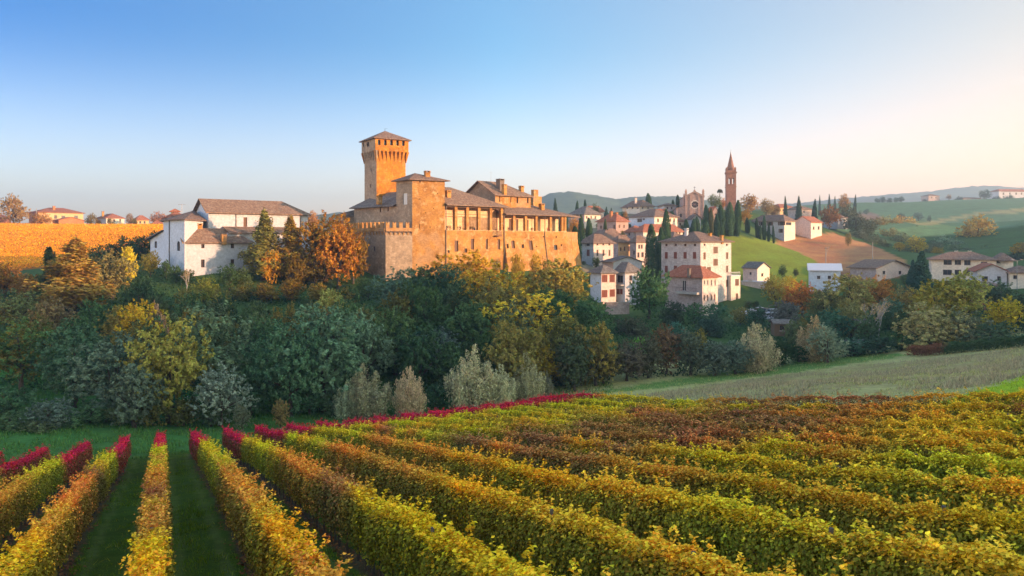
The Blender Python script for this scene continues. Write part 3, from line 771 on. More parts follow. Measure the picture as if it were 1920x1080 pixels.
    def hip(s, rise, mat='tile_brown', over=0.6, ends=(1, 1), axis=None, k=0.9):
        """rectangular footprint; ends: 1 hipped, 0 gabled, at the start and the end of the ridge"""
        a, b, c, d = s.pts; e1 = (b - a).normalized(); e2 = (d - a).normalized(); L1 = (b - a).length; L2 = (d - a).length
        if axis is None: axis = 0 if L1 >= L2 else 1
        if axis == 1: a, b, c, d = b, c, d, a; e1, e2 = e2, -e1; L1, L2 = L2, L1
        z = s.z1; dz = rise * over / (L2 / 2)
        A = a - e1 * over - e2 * over; B = b + e1 * over - e2 * over; Cc = c + e1 * over + e2 * over; D = d - e1 * over + e2 * over
        ze = Vector((0, 0, z - dz * 0.6)); A, B, Cc, D = A + ze, B + ze, Cc + ze, D + ze
        h = min(L2 / 2 * k, L1 / 2 - 0.05)
        r0 = a + e2 * (L2 / 2) + e1 * (h if ends[0] else -over) + Vector((0, 0, z + rise)); r1 = b + e2 * (L2 / 2) - e1 * (h if ends[1] else -over) + Vector((0, 0, z + rise))
        polys = [[A, B, r1, r0], [Cc, D, r0, r1]]
        if ends[0]: polys.append([D, A, r0])
        if ends[1]: polys.append([B, Cc, r1])
        s.rid = (r0, r1)
        return s._roof(polys, mat, over)
    def apex(s, P, mat='tile_brown', over=0.6, drop=0.25):
        c = Vector((sum(p.x for p in s.pts) / s.n, sum(p.y for p in s.pts) / s.n, 0)); P = Vector(P)
        ring = []
        for p in s.pts:
            d = (p - c); q = p + d.normalized() * over * 1.3; ring.append(Vector((q.x, q.y, s.z1 - drop)))
        return s._roof([[ring[i], ring[(i + 1) % s.n], P] for i in range(s.n)], mat, over)
    def polyroof(s, polys, mat, over=0): return s._roof(polys, mat, over)
    def chimney(s, px, py_top, py_bot, Y, w=0.8, mat='castle_brick', cap='tile_brown'):
        t = PT(px, py_top, Y); b = PT(px, py_bot, Y)
        e = (s.pts[1] - s.pts[0]).normalized(); e2 = Vector((-e.y, e.x, 0))
        o = Vector((t.x, t.y, 0)) - e * w / 2 - e2 * w / 2
        mb = MB(); H = t.z - b.z
        mb.obox(o, e, e2, w, w, b.z - 1.2, t.z - 0.28 * H)
        mb.obox(o - (e + e2) * 0.08, e, e2, w + 0.16, w + 0.16, t.z - 0.28 * H, t.z - 0.2 * H)
        for q in (0.02, w - 0.2): mb.obox(o + e * q, e, e2, 0.18, w, t.z - 0.2 * H, t.z - 0.06 * H)
        mb.obox(o - (e + e2) * 0.12, e, e2, w + 0.24, w + 0.24, t.z - 0.06 * H, t.z)
        mb.obj('chimney', MATS[mat], s.roof if s.own else s.wall)
        return s

def slab(mb, f, u0, v0, u1, v1, d0, d1):
    a = [f.P(u0, v0, d0), f.P(u1, v0, d0), f.P(u1, v1, d0), f.P(u0, v1, d0)]; b = [f.P(u0, v0, d1), f.P(u1, v0, d1), f.P(u1, v1, d1), f.P(u0, v1, d1)]
    mb.prism(a, b)
def bar(mb, f, u0, v0, u1, v1, d, w, mull=True):
    slab(mb, f, u0, v0, u0 + w, v1, d, d + 0.05); slab(mb, f, u1 - w, v0, u1, v1, d, d + 0.05)
    slab(mb, f, u0 + w, v0, u1 - w, v0 + w, d, d + 0.05); slab(mb, f, u0 + w, v1 - w, u1 - w, v1, d, d + 0.05)
    if mull: m = (u0 + u1) / 2; slab(mb, f, m - w / 2, v0 + w, m + w / 2, v1 - w, d, d + 0.045)
def louvre(mb, f, u0, v0, u1, v1, d):
    slab(mb, f, u0, v0, u1, v1, d, d + 0.03)
    w = min(0.06, (u1 - u0) * 0.2)
    slab(mb, f, u0, v0, u0 + w, v1, d + 0.03, d + 0.05); slab(mb, f, u1 - w, v0, u1, v1, d + 0.03, d + 0.05)
    n = 5
    for k in range(n + 1):
        v = v0 + (v1 - v0 - 0.05) * k / n; slab(mb, f, u0 + w, v, u1 - w, v + 0.05, d + 0.03, d + 0.048)
# ------------------------------------------------------------------ the castle
def castle():
    R = thing('castle', 'golden brick castle with a tall machicolated tower above the autumn wood', 'castle', (-10, 185, -8))
    v2 = lambda x, y: Vector((x, y, 0))
    th1, th2 = math.radians(25), math.radians(42)
    e1 = v2(math.cos(th1), math.sin(th1)); n1 = v2(e1.y, -e1.x)
    e2 = v2(math.cos(th2), math.sin(th2)); n2 = v2(e2.y, -e2.x); b2 = -n2
    eL = v2(-0.7071, 0.7071)                                      # the shaded walls run back to the left
    def onto(p, e, px):
        U = (px - 960) / FPX; return p + e * ((U * p.y - p.x) / (e.x - U * e.y))
    P0 = PT(723, HZ, 165); P0.z = 0
    P1 = onto(P0, e1, 834); P2 = onto(P1, e2, 946); P3 = onto(P2, e2, 1062)
    ZB = -15.0
    # ---- corner bastion with battlements
    Pb = onto(P0, e1, 773); PL = onto(P0, eL, 655)
    zc = zat(436, 165)                                            # foot of the parapet
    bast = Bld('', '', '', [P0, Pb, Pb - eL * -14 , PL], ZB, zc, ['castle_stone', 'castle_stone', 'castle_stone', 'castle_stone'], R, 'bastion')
    bast.win(3, [(699.5, 462, 703, 471)], 'd')
    bast.done()
    def parapet(a, b, out, mat, nm, ncorb):
        L = (b - a).length; e = (b - a).normalized(); o = 0.32
        mb = MB(); z1 = zat(427, 165)
        mb.obox(a + out * o, e, -out, L, 0.55, zc + 0.35, z1)
        w = mb.obj('parapet', MATS[mat], R)
        for k in range(ncorb + 1):                                # little arches on corbels
            c = a + e * (L * k / ncorb)
            cb = MB()
            q = [(-0.14, 0), (0.14, 0), (0.14, o), (-0.14, o)]
            lo = [c + e * x + out * (y * 0.35) + Vector((0, 0, zc - 0.55)) for x, y in q]; hi = [c + e * x + out * (y + 0.0) + Vector((0, 0, zc + 0.05)) for x, y in q]
            cb.prism(lo[::-1] if (e.cross(out)).z < 0 else lo, hi[::-1] if (e.cross(out)).z < 0 else hi)
            cb.obj('corbel', MATS[mat], w)
        for k in range(ncorb):
            f = Face(a + e * (L * k / ncorb + 0.14) + out * o + Vector((0, 0, zc + 0.05)), e, (0, 0, 1), None)
            ww = L / ncorb - 0.28; r = ww / 2; n = 6
            f.outer = [(ww, 0), (ww, 0.3), (0, 0.3), (0, 0)] + [(r - r * math.cos(math.pi * i / n), min(0.29, r * 0.62) * math.sin(math.pi * i / n)) for i in range(1, n)]
            ab = MB(); ab.poly([f.P(*p) for p in f.outer], f.eu); ab.poly([f.P(p[0], p[1], -0.3) for p in reversed(f.outer)], f.eu)
            for i in range(len(f.outer)):
                p, q = f.outer[i], f.outer[(i + 1) % len(f.outer)]; ab.poly([f.P(*q), f.P(*p), f.P(*p, -0.3), f.P(*q, -0.3)])
            ab.obj('arch', MATS[mat], w)
        nm_ = int(nm); pitch = L / nm_
        for k in range(nm_):                                      # swallow-tail merlons
            mw = pitch * 0.52; f = Face(a + e * (pitch * k + (0 if k == 0 else pitch * 0.0)) + out * o + Vector((0, 0, z1)), e, (0, 0, 1), None)
            H = zat(416.0, 165) - z1
            prof = [(0, 0), (mw, 0), (mw, H), (mw * 0.72, H * 0.97), (mw * 0.5, H * 0.66), (mw * 0.28, H * 0.97), (0, H)]
            ab = MB(); ab.poly([f.P(*p) for p in prof], f.eu); ab.poly([f.P(p[0], p[1], -0.5) for p in reversed(prof)], f.eu)
            for i in range(len(prof)):
                p, q = prof[i], prof[(i + 1) % len(prof)]; ab.poly([f.P(*q), f.P(*p), f.P(*p, -0.5), f.P(*q, -0.5)])
            ab.obj('merlon', MATS[mat], w)
    parapet(P0, Pb - e1 * 0.05, n1, 'castle_brick', 4, 6)
    nL = v2(-0.7071, -0.7071)
    parapet(PL, P0, nL, 'castle_brick', 9, 13)
    # ---- block house above the bastion
    zb = zat(337, 168)
    Pq = onto(Pb, eL, 743)
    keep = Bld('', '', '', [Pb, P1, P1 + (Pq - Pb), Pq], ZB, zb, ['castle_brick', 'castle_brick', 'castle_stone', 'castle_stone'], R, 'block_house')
    keep.win(0, [(786, 338.5, 789, 342.5), (797, 398, 798.6, 400), (812, 390, 813.6, 392), (785, 372, 786.6, 374), (820, 362, 821.6, 364), (806, 425, 807.6, 427.2), (786, 420, 787.4, 429)], 'd')
    keep.win(3, [(755.5, 362, 763.5, 383.5)], 'c', 'frame_white')
    keep.done()
    ap = (Pb + P1 + (P1 + (Pq - Pb)) + Pq) / 4
    keep.apex((ap.x - 1.2, ap.y - 0.6, zat(324, 170) - 0.2), 'tile_brown', 1.0, 0.15)
    keep.chimney(801, 320.5, 333.5, 170.5, 1.15, 'castle_brick')
    # ---- low shaded range behind the battlements
    A0 = Pq + eL * 0.02; A1 = onto(A0, eL, 664); zs = zat(386, 174)
    back = v2(0.7071, 0.7071)
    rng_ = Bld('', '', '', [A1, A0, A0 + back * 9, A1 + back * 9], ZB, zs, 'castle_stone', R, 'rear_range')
    rng_.win(0, [(694, 387.5, 696.5, 398), (712, 387.5, 714.5, 398), (726.5, 386.5, 729, 396)], 'd')
    rng_.done()
    o_ = nL * 0.9; zE = zs - 0.25
    q0, q1 = A1 + o_ - (A0 - A1).normalized() * 0.9, A0 + o_
    r0, r1 = A1 + back * 5 + (A0 - A1).normalized() * 4, A0 + back * 5
    U = Vector((0, 0, 1))
    zr = zat(359, 176)
    rng_.polyroof([[q0 + U * zE, q1 + U * zE, r1 + U * zr, r0 + U * zr], [A0 + back * 10 + U * zE, A1 + back * 10 + U * zE, r0 + U * zr, r1 + U * zr], [A1 + back * 10 - (A0 - A1).normalized() * 0.9 + U * zE, q0 + U * zE, r0 + U * zr]], 'tile_grey')
    rng_.chimney(711, 367, 374, 174.5, 1.0, 'castle_brick')
    # low wing further back
    lw = Bld('', '', '', [A1 + back * 2 - e1 * 6, A1 + back * 2, A1 + back * 8, A1 + back * 8 - e1 * 6], ZB, zat(404, 182), 'castle_stone', R, 'low_wing').done()
    lw.hip(1.6, 'tile_grey', 0.5)
    # ---- great tower
    T0 = PT(706, HZ, 181); T0.z = 0
    a = math.radians(33); t1 = v2(math.cos(a), math.sin(a)); t2 = v2(-t1.y, t1.x)
    S1 = (onto(T0, t1, 760.5) - T0).length; S2 = (onto(T0, t2, 683.5) - T0).length
    zf0, zf1, zt = zat(300, 181), zat(282, 181), zat(259.5, 181)
    Q = [T0, T0 + t1 * S1, T0 + t1 * S1 + t2 * S2, T0 + t2 * S2]
    tw = Bld('', '', '', Q, -6, zf1, ['tower_brick', 'tower_brick', 'tower_brick', 'castle_stone'], R, 'tower')  # left face greyer than the brick: its shade is put into the colour
    tw.win(3, [(695, 315, 696.6, 322), (694, 345, 695.6, 352)], 'd')
    tw.done()
    ov = 0.55; ctr = (Q[0] + Q[2]) / 2
    Qo = [Q[0] - t1 * ov - t2 * ov, Q[1] + t1 * ov - t2 * ov, Q[2] + t1 * ov + t2 * ov, Q[3] - t1 * ov + t2 * ov]
    head = Bld('', '', '', Qo, zf1 + 0.02, zt, ['tower_brick', 'tower_brick', 'tower_brick', 'castle_stone'], R, 'tower_head', 0.6)  # left side greyed like the shaft, shade kept in the colour
    zo = lambda x0, y0, x1, y1: (655 + x0 / 9.39, 235 + y0 / 9.39, 655 + x1 / 9.39, 235 + y1 / 9.39)
    head.win(0, [zo(500, 250, 550, 345), zo(610, 252, 660, 350), zo(718, 256, 768, 352), zo(825, 260, 872, 355), zo(928, 265, 975, 360)], 'd', arch=True)
    head.win(3, [zo(240, 300, 262, 380), zo(308, 285, 350, 375)], 'd', arch=True)
    head.done()
    pts_n = 9
    outs = [-t2, t1, t2, -t1]
    for k in range(4):
        p, q = Q[k], Q[(k + 1) % 4]; e = (q - p).normalized(); L = (q - p).length; o = outs[k]
        for i in range(pts_n):
            u = L * i / (pts_n - 1); hw = 0.27
            c = p + e * (u * (1 - 0.0)); spread = (i / (pts_n - 1) - 0.5) * 2 * ov
            lo = [c - e * 0.16, c + e * 0.16, c + e * 0.16 + o * 0.02, c - e * 0.16 + o * 0.02]
            c2 = c + e * spread * 0.86
            m0 = [c2 - e * hw, c2 + e * hw, c2 + e * hw + o * (ov - 0.02), c2 - e * hw + o * (ov - 0.02)]
            cb = MB(); zl = zf0 - 0.3
            cb.prism([x + U * zl for x in (lo[3], lo[2], lo[1], lo[0])], [x + U * (zf1 + 0.0) for x in (m0[3], m0[2], m0[1], m0[0])])
            cb.obj('corbel', MATS['tower_brick' if k < 3 else 'castle_stone'], tw.wall)  # left brackets and arches take the same painted shade grey
        Lo = L + 2 * ov; ao = p - e * ov + o * (ov - 0.02)
        f = Face(ao + U * (zf1 - 0.9), e, U, None); nA = pts_n - 1
        for i in range(nA):                                      # arches between the brackets
            u0 = ov * 0.14 + (Lo - 0.28 * ov) * i / nA + 0.24; u1 = ov * 0.14 + (Lo - 0.28 * ov) * (i + 1) / nA - 0.24; r = (u1 - u0) / 2; cx = (u0 + u1) / 2
            pr = [(u0, 0.9 - 0.02), (u0, 0.5)] + [(cx - r * math.cos(math.pi * j / 6), 0.5 + 0.36 * math.sin(math.pi * j / 6)) for j in range(1, 6)] + [(u1, 0.5), (u1, 0.88)]
            pr = pr[::-1]; pr = pr[::-1]
            ab = MB(); ab.poly([f.P(x, y) for x, y in pr][::-1], f.eu); ab.poly([f.P(x, y, -0.35) for x, y in pr], f.eu)
            for j in range(len(pr)):
                x, y = pr[j], pr[(j + 1) % len(pr)]; ab.poly([f.P(*x), f.P(*y), f.P(*y, -0.35), f.P(*x, -0.35)])
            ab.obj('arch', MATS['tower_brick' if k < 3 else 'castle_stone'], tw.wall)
    head.apex((ctr.x, ctr.y, zat(246.5, 186)), 'tile_brown', 0.62, 0.1)
    fb = MB(); tp = Vector((ctr.x, ctr.y, zat(246.5, 186))); fb.cyl(tp + U * 0.1, tp + U * 0.9, 0.05, 0.02); fb.cyl(tp + U * 0.6 + t1 * -0.1, tp + U * 0.9 + t1 * 0.7, 0.03, 0.02); fb.obj('weather_vane', MATS['dark_iron'], head.wall)
    # ---- loggia wings
    zfl = zat(431.6, P1.y); ze2 = zat(383.5, P1.y); ze3 = 6.75
    def lower(a, b, mat):
        f = Face(Vector((a.x, a.y, ZB)), b - a, U, [(0, 0), ((b - a).length, 0), ((b - a).length, zfl - ZB), (0, zfl - ZB)])
        return f
    zc4 = lambda x0, y0, x1, y1: (825 + x0 / 10.8, 380 + y0 / 10.8, 825 + x1 / 10.8, 380 + y1 / 10.8)
    zc5 = lambda x0, y0, x1, y1: (940 + x0 / 9.82, 380 + y0 / 9.82, 940 + x1 / 9.82, 380 + y1 / 9.82)
    D = 11.0
    wing = Bld('', '', '', [P1, P2, P2 + b2 * D, P1 + b2 * D], ZB, zfl, 'castle_brick', R, 'loggia_wing', 0.3)
    wing.win(0, [zc4(295, 768, 370, 992), zc4(625, 732, 690, 948), zc4(925, 738, 970, 945), zc4(1165, 740, 1218, 945)], 'c', 'shutter_brown')
    wing.win(0, [zc4(155, 960, 195, 1018), zc4(498, 928, 550, 1012)], 'd')
    wing.done()
    # battered wing: upright above, scarp below, turning round at its end
    P4 = P3 + v2(math.cos(math.radians(66)), math.sin(math.radians(66))) * 9
    n3 = v2(math.sin(math.radians(66)), -math.cos(math.radians(66)))
    zk = 0.9; bat = 2.6
    up = Bld('', '', '', [P2, P3, P4, P2 + b2 * D], zk, zfl, 'castle_brick', R, 'end_wing', 0.3).win(0, [zc5(122, 645, 142, 665), zc5(292, 645, 312, 665), zc5(440, 642, 458, 662), zc5(585, 640, 605, 660), zc5(762, 615, 785, 638), zc5(1000, 615, 1022, 650)], 'd').done()
    L3 = (P3 - P2).length
    ev = (n2 * bat + U * (ZB - zk)); evu = -ev
    nb = (n2 + n3).normalized() * bat * 1.02
    F1 = Face(P2 + n2 * bat + U * ZB, e2, evu, None)
    hgt = ev.length
    cr = F1.o; P3b = P3 + nb + U * ZB
    F1.outer = [(0, 0), ((P3b - cr).dot(F1.eu), 0), (L3, hgt), (0, hgt)]
    wins = []
    for bx, st in ((zc5(188, 698, 248, 840), 'c'), (zc5(512, 698, 580, 870), 'c'), (zc5(98, 758, 135, 840), 'd'), (zc5(375, 768, 418, 838), 'd'), (zc5(805, 765, 832, 800), 'd'), (zc5(1095, 765, 1118, 800), 'd'), (zc5(970, 780, 1030, 870), 'd'), (zc5(640, 800, 660, 820), 'd')):
        r = F1.box(*bx); F1.holes.append(F1.rect(r)); wins.append((F1, r, st, 'shutter_brown', 'frame_brown', 'window', False))
    mb = MB(); F1.build(mb, 0.35)
    mb.poly([P3b, P4 + n3 * bat + U * ZB, P4 + U * zk, P3 + U * zk])
    mb.poly([P2 + n2 * bat + U * ZB, P2 + U * zk, P2 + U * ZB])
    sc_ = mb.obj('scarp', MATS['castle_brick'], R)
    up2 = Bld.__new__(Bld); up2.own = False; up2.wall = sc_; up2.depth = 0.35
    for w in wins: up2._window(*w)
    # pilaster strips / downpipes down the walls
    for c, n_ in ((P1 + e2 * 0.25, n2), (P2 - e2 * 0.2, n2)):
        pp = MB(); pp.cyl(c + n_ * 0.14 + U * ZB, c + n_ * 0.14 + U * (ze2 - 0.3), 0.11, 0.11, 8); pp.obj('downpipe', MATS['soot_brick'], R)
    c = P2 + e2 * (L3 * 0.63); pp = MB(); pp.cyl(c + n2 * 0.12 + U * (ze3 - 0.2), c + n2 * 0.12 + U * (zk - 0.02), 0.1, 0.1, 8); pp.cyl(c + n2 * 0.12 + U * zk, c + n2 * (bat + 0.12) + U * ZB, 0.1, 0.1, 8)
    pp.obj('downpipe', MATS['soot_brick'], R)
    # back walls of the loggias with doors, ceilings, columns
    def loggia(a, b, zt_, ncol, cols, doors, nm, deep=3.2, tie=True, skip_first=False):
        e = (b - a).normalized(); n = v2(e.y, -e.x); L = (b - a).length
        f = Face(a - n * deep + U * (zfl - 1.0), e, U, [(0, 0), (L, 0), (L, zt_ - zfl + 1.6), (0, zt_ - zfl + 1.6)])
        ds = []
        for bx in doors:
            r = f.box(*bx); r = (r[0], 0.02, r[2], r[3]); f.holes.append(f.rect(r)); ds.append(r)
        mb = MB(); f.build(mb, 0.25)
        w = mb.obj('loggia_wall', MATS['castle_plaster'], R)
        for r in ds:
            d_ = MB(); slab(d_, f, r[0], r[1], r[2], r[3], -0.24, -0.18); d_.obj('door', MATS['shutter_brown'], w)
        pb_ = MB(); pb_.obox(a, e, -n, L, 0.45, zfl, zfl + 0.06)
        pb_.obj('parapet_cap', MATS['castle_plaster'], R)
        for px in cols:
            U_ = (px - 960) / FPX; t = (U_ * a.y - a.x) / (e.x - U_ * e.y)
            cb = MB(); o = a + e * (t - 0.36) - n * 0.72
            cb.obox(o, e, n, 0.72, 0.68, zfl + 0.05, zt_ + 0.25); cb.obox(o - e * 0.08 - n * 0.04, e, n, 0.88, 0.76, zt_ - 0.45, zt_ - 0.2); cb.obj('column', MATS['castle_brick'], R)
        bb = MB(); bb.obox(a - n * 0.62, e, n, L, 0.5, zt_ + 0.02, zt_ + 0.34); bb.obj('beam', MATS['timber'], R)
        if tie:
            tb = MB(); zt2 = zat(402.5, (a.y + b.y) / 2) ; tb.obox(a - n * 0.44, e, n, L * 0.8, 0.12, zt2 - 0.07, zt2 + 0.07); tb.obj('tie_rail', MATS['timber'], R)
    loggia(P1 + e2 * 0.45, P2, ze2 - 0.55, 5, [855.5, 877, 899, 921, 941.5], [zc4(448, 290, 515, 550), zc4(1175, 320, 1205, 560), zc4(1050, 320, 1075, 560)], 'a')
    loggia(P2 + e2 * 0.3, P3, ze3 - 0.4, 5, [964.5, 986.5, 1006.5, 1033, 1055, 1060.5], [zc5(140, 300, 190, 505), zc5(268, 302, 312, 510), zc5(475, 312, 500, 512)], 'b', 3.0, False)
    # balcony basket under the last bay
    bk = MB(); c = onto(P1, e2, 926.5) + n2 * 0.0; L_ = (onto(P1, e2, 936) - c).length
    bk.obox(c + n2 * 0.9, e2, -n2, L_, 0.9, zfl - 1.35, zfl - 1.15)
    for i in range(8): bk.obox(c + e2 * (L_ * i / 7.2) + n2 * 0.88, e2, -n2, 0.06, 0.06, zfl - 1.15, zfl - 0.1)
    bk.obox(c + n2 * 0.9, e2, -n2, L_, 0.07, zfl - 0.1, zfl - 0.02); bk.obj('balcony', MATS['frame_brown'], R)
    # roofs of the wings
    k2 = 1.0
    e0 = P1 - e2 * 0.0 + n2 * k2 + U * (ze2 - 0.2); e1_ = P2 + e2 * 0.9 + n2 * k2 + U * (ze2 - 0.2)
    zr2 = zat(351.5, 181); m0 = P1 + b2 * 9.0 + U * zr2; m1 = P1 + e2 * 8.5 + b2 * 9.0 + U * zr2
    wing.z1 = ze2
    wing.polyroof([[e0, e1_, m1, m0], [e1_, P2 + e2 * 0.9 + b2 * 18 + U * (ze2 - 0.2), m1], [P2 + e2 * 0.9 + b2 * 18 + U * (ze2 - 0.2), P1 + b2 * 18 + U * (ze2 - 0.2), m0, m1]], 'tile_old')
    wing.chimney(839.5, 357, 371, 175.5, 1.15, 'castle_brick')
    # ---- raised house behind the loggia
    H0 = PT(928, HZ, 187); H0.z = 0
    H0 = P2 + b2 * 4.6; H0 = onto(H0, e2, 928.5); H1 = onto(H0, e2, 995)
    zh = zat(364.5, H0.y); W_ = 12.0
    gz_ = 3.6
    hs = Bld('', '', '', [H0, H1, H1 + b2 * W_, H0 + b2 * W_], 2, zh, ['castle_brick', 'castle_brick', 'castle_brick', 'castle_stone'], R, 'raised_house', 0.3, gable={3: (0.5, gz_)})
    zc3 = lambda x0, y0, x1, y1: (825 + x0 / 13.5, 330 + y0 / 13.5, 825 + x1 / 13.5, 330 + y1 / 13.5)
    hs.win(0, [zc3(1500, 510, 1525, 655), zc3(1780, 530, 1805, 670), (968.5, 370, 971.5, 381), (988, 370.5, 991, 381)], 'd')
    hs.done()
    hs.hip(gz_, 'tile_old', 0.9, (0, 1), 0)
    hs.chimney(938, 335.5, 350, H0.y + 4.0, 1.5, 'soot_brick'); hs.chimney(945.5, 345.5, 357, H0.y + 1.6, 0.95, 'castle_brick'); hs.chimney(977.5, 348.5, 360, H0.y + 8.5, 1.0, 'castle_brick')
    an = MB(); q = PT(920.5, 342, H0.y + 6); an.cyl(q, q + U * 2.9, 0.035, 0.02); an.cyl(q + U * 2.5 - e1 * 0.5, q + U * 2.5 + e1 * 0.5, 0.02, 0.02); an.obj('antenna', MATS['metal_grey'], hs.wall)
    # end wing roof
    zr3 = zat(379, 203)
    f0 = P2 - e2 * 0.3 + n2 * 0.9 + U * (ze3 - 0.15); f1 = P3 + (n2 + n3).normalized() * 1.0 + U * (ze3 - 0.15); f2 = P4 + n3 * 0.9 + U * (ze3 - 0.15)
    g0 = P2 - e2 * 0.3 + b2 * 8.1 + U * 9.2; g1 = H1 + e2 * 1.5 + b2 * 3.5 + U * 9.9
    up.z1 = ze3
    up.polyroof([[f0, f1, g1, g0], [f1, f2, g1], [f2, P2 + b2 * 12 + U * (ze3 - 0.15), g0, g1]], 'tile_old')
    up.chimney(1015.5, 382, 395, 196.5, 1.1, 'castle_brick')
    # ruined brick gable on the ridge end
    gb = MB(); q = PT(1000, 378, 204); gb.obox(q, e2, b2, 3.2, 1.2, q.z - 2, q.z + 1.5); gb.obox(q + e2 * 0.2, e2, b2, 1.7, 1.1, q.z + 1.5, q.z + 3.3); gb.obj('gable_stack', MATS['castle_brick'], R)
    # pots with plants along the parapet
    return dict(P1=P1, P2=P2, P3=P3, e2=e2, n2=n2, zfl=zfl, onto=onto)
CA = castle()
# ------------------------------------------------------------------ the white church complex beside the castle
def zz(ox, oy, k):
    return lambda *bs: [(ox + b[0] / k, oy + b[1] / k, ox + b[2] / k, oy + b[3] / k) for b in bs]
U3 = Vector((0, 0, 1))
def gpts(*l): return [PT(px, HZ, Y) for px, Y in l]

def white_complex():
    z2 = zz(260, 350, 4.0)
    R = thing('white_church', 'long white plastered church with brown tiled roofs left of the castle', 'church', (-62, 170, -8))
    # hall
    p = rect_pts(391, 165, 38, pxR=577, LL=10)
    h = Bld('', '', '', p, -11, zat(397.5, 165), ['white_plaster', 'white_plaster', 'white_plaster', 'blue_shade_plaster'], R, 'nave', gable={3: (0.5, 3.0)})  # left wall bluish with painted shade
    h.win(0, z2((786, 230, 814, 300)), 'c', 'shutter_brown')
    h.done(); h.hip(3.0, 'tile_old', 0.8, (0, 1), 0)
    for px in (442.5, 563.5):
        f = h.faces[0]; u, v = f.hit(px, 400); mb = MB(); mb.cyl(f.P(u, 0, 0.1), f.P(u, zat(397.5, 165) + 10.7, 0.1), 0.09, 0.09, 8); mb.obj('downpipe', MATS['soot_brick'], R)
    # aisle with lean-to roof along the front
    e1 = (p[1] - p[0]).normalized(); n1 = Vector((e1.y, -e1.x, 0)); w = 4.0; L = (p[1] - p[0]).length
    a0 = p[0] + e1 * 3 + n1 * w; a1 = p[1] + n1 * w + e1 * 0.2
    ze, zt = zat(437.5, a1.y), zat(427, 172)
    ai = Bld('', '', '', [a0, a1, a1 - n1 * w, a0 - n1 * w], -11, ze, 'white_plaster', R, 'aisle')
    ai.win(0, z2((1012, 400, 1032, 445), (1218, 402, 1240, 420)), 'd')
    ai.done()
    ai.polyroof([[a0 + n1 * 0.6 + U3 * (ze - 0.2), a1 + n1 * 0.6 + e1 * 0.4 + U3 * (ze - 0.2), a1 - n1 * w + e1 * 0.4 + U3 * zt, a0 - n1 * w + U3 * zt]], 'tile_old')
    # front house
    q = rect_pts(346, 157, 36, pxR=471, LL=8.5)
    fh = Bld('', '', '', q, -11, zat(454.5, 157), ['white_plaster', 'white_plaster', 'white_plaster', 'blue_shade_plaster'], R, 'front_house')  # blue shade tone again on the left wall
    fh.win(0, z2((469, 431, 494, 462), (691, 429, 716, 462)), 'd'); fh.win(0, z2((468, 546, 495, 606), (690, 545, 717, 602)), 'd')
    fh.done(); fh.hip(2.9, 'tile_old', 0.6, (0, 1), 0, 0.8)
    fh.chimney(374, 419, 434, 163, 1.0, 'castle_brick'); fh.chimney(419.5, 439, 448, 161.5, 1.0, 'castle_brick')
    # polygonal choir; its unlit faces have the blue of shade in their colour
    pts = gpts((307, 165.5), (318, 160.5), (346, 156.4), (381, 165), (376, 178), (320, 178))
    ch = Bld('', '', '', pts, -11, zat(412.5, 160.5), ['blue_shade_plaster', 'blue_shade_plaster', 'white_plaster', 'white_plaster', 'blue_shade_plaster', 'blue_shade_plaster'], R, 'choir')
    ch.win(1, z2((287, 408, 310, 482)), 'd', arch=True)
    ch.done()
    ap = PT(364, 396, 170); ch.apex((ap.x, ap.y, ap.z), 'tile_brown', 0.7, 0.15)
    f = ch.faces[1]; mb = MB(); mb.cyl(f.P(0.05, 0, 0.12), f.P(0.05, f.outer[2][1], 0.12), 0.09, 0.09, 8); mb.obj('downpipe', MATS['soot_brick'], R)
    # low shed on its left
    sp = gpts((282, 174), (307.5, 165.4), (312, 173), (290, 181)); zl = zat(449, 175)
    sh = Bld('', '', '', sp, -11, zl, 'blue_shade_plaster', R, 'side_shed'); sh.win(0, z2((119, 410, 136, 460)), 'd'); sh.done()
    b = sp; zh = zat(433, 168)
    n_ = Vector((-0.6, -0.8, 0)) * 0.5
    sh.polyroof([[b[0] + n_ - Vector((0.8, 0, 0)) + U3 * (zl - 0.1), b[1] + n_ + U3 * zh, b[2] + U3 * zh, b[3] + U3 * (zl - 0.1)]], 'tile_grey')
    gfill = MB(); gfill.poly([(b[0].x, b[0].y, zl), (b[1].x, b[1].y, zl), (b[1].x, b[1].y, zh)]); gfill.obj('shed_gable', MATS['blue_shade_plaster'], R)
    # lantern turret behind the choir
    la = Bld('', '', '', rect_pts(322, 184, 30, pxR=335, LL=1.8), 2, zat(396, 184), 'ochre_plaster', R, 'lantern'); la.win(0, [(325.5, 397.5, 327.5, 401.5), (330, 397.5, 332, 401.5)], 'd'); la.done(); la.hip(0.5, 'tile_red', 0.4)
    lr = Bld('', '', '', rect_pts(312, 180, 30, pxR=352, LL=8), -6, zat(408, 180), 'white_plaster', R, 'rear_house').done(); lr.hip(1.4, 'tile_red', 0.5)
    an = MB(); t = PT(341, 402, 182); an.cyl(t, t + U3 * 2.6, 0.05, 0.04); an.cyl(t + U3 * 2.4 - e1 * 0.9, t + U3 * 2.4 + e1 * 0.9, 0.04, 0.03)
    for k in range(5): an.cyl(t + U3 * 2.4 + e1 * (-0.8 + 0.4 * k) - n1 * 0.3, t + U3 * 2.4 + e1 * (-0.8 + 0.4 * k) + n1 * 0.3, 0.025, 0.02)
    an.obj('antenna', MATS['metal_grey'], R)
white_complex()

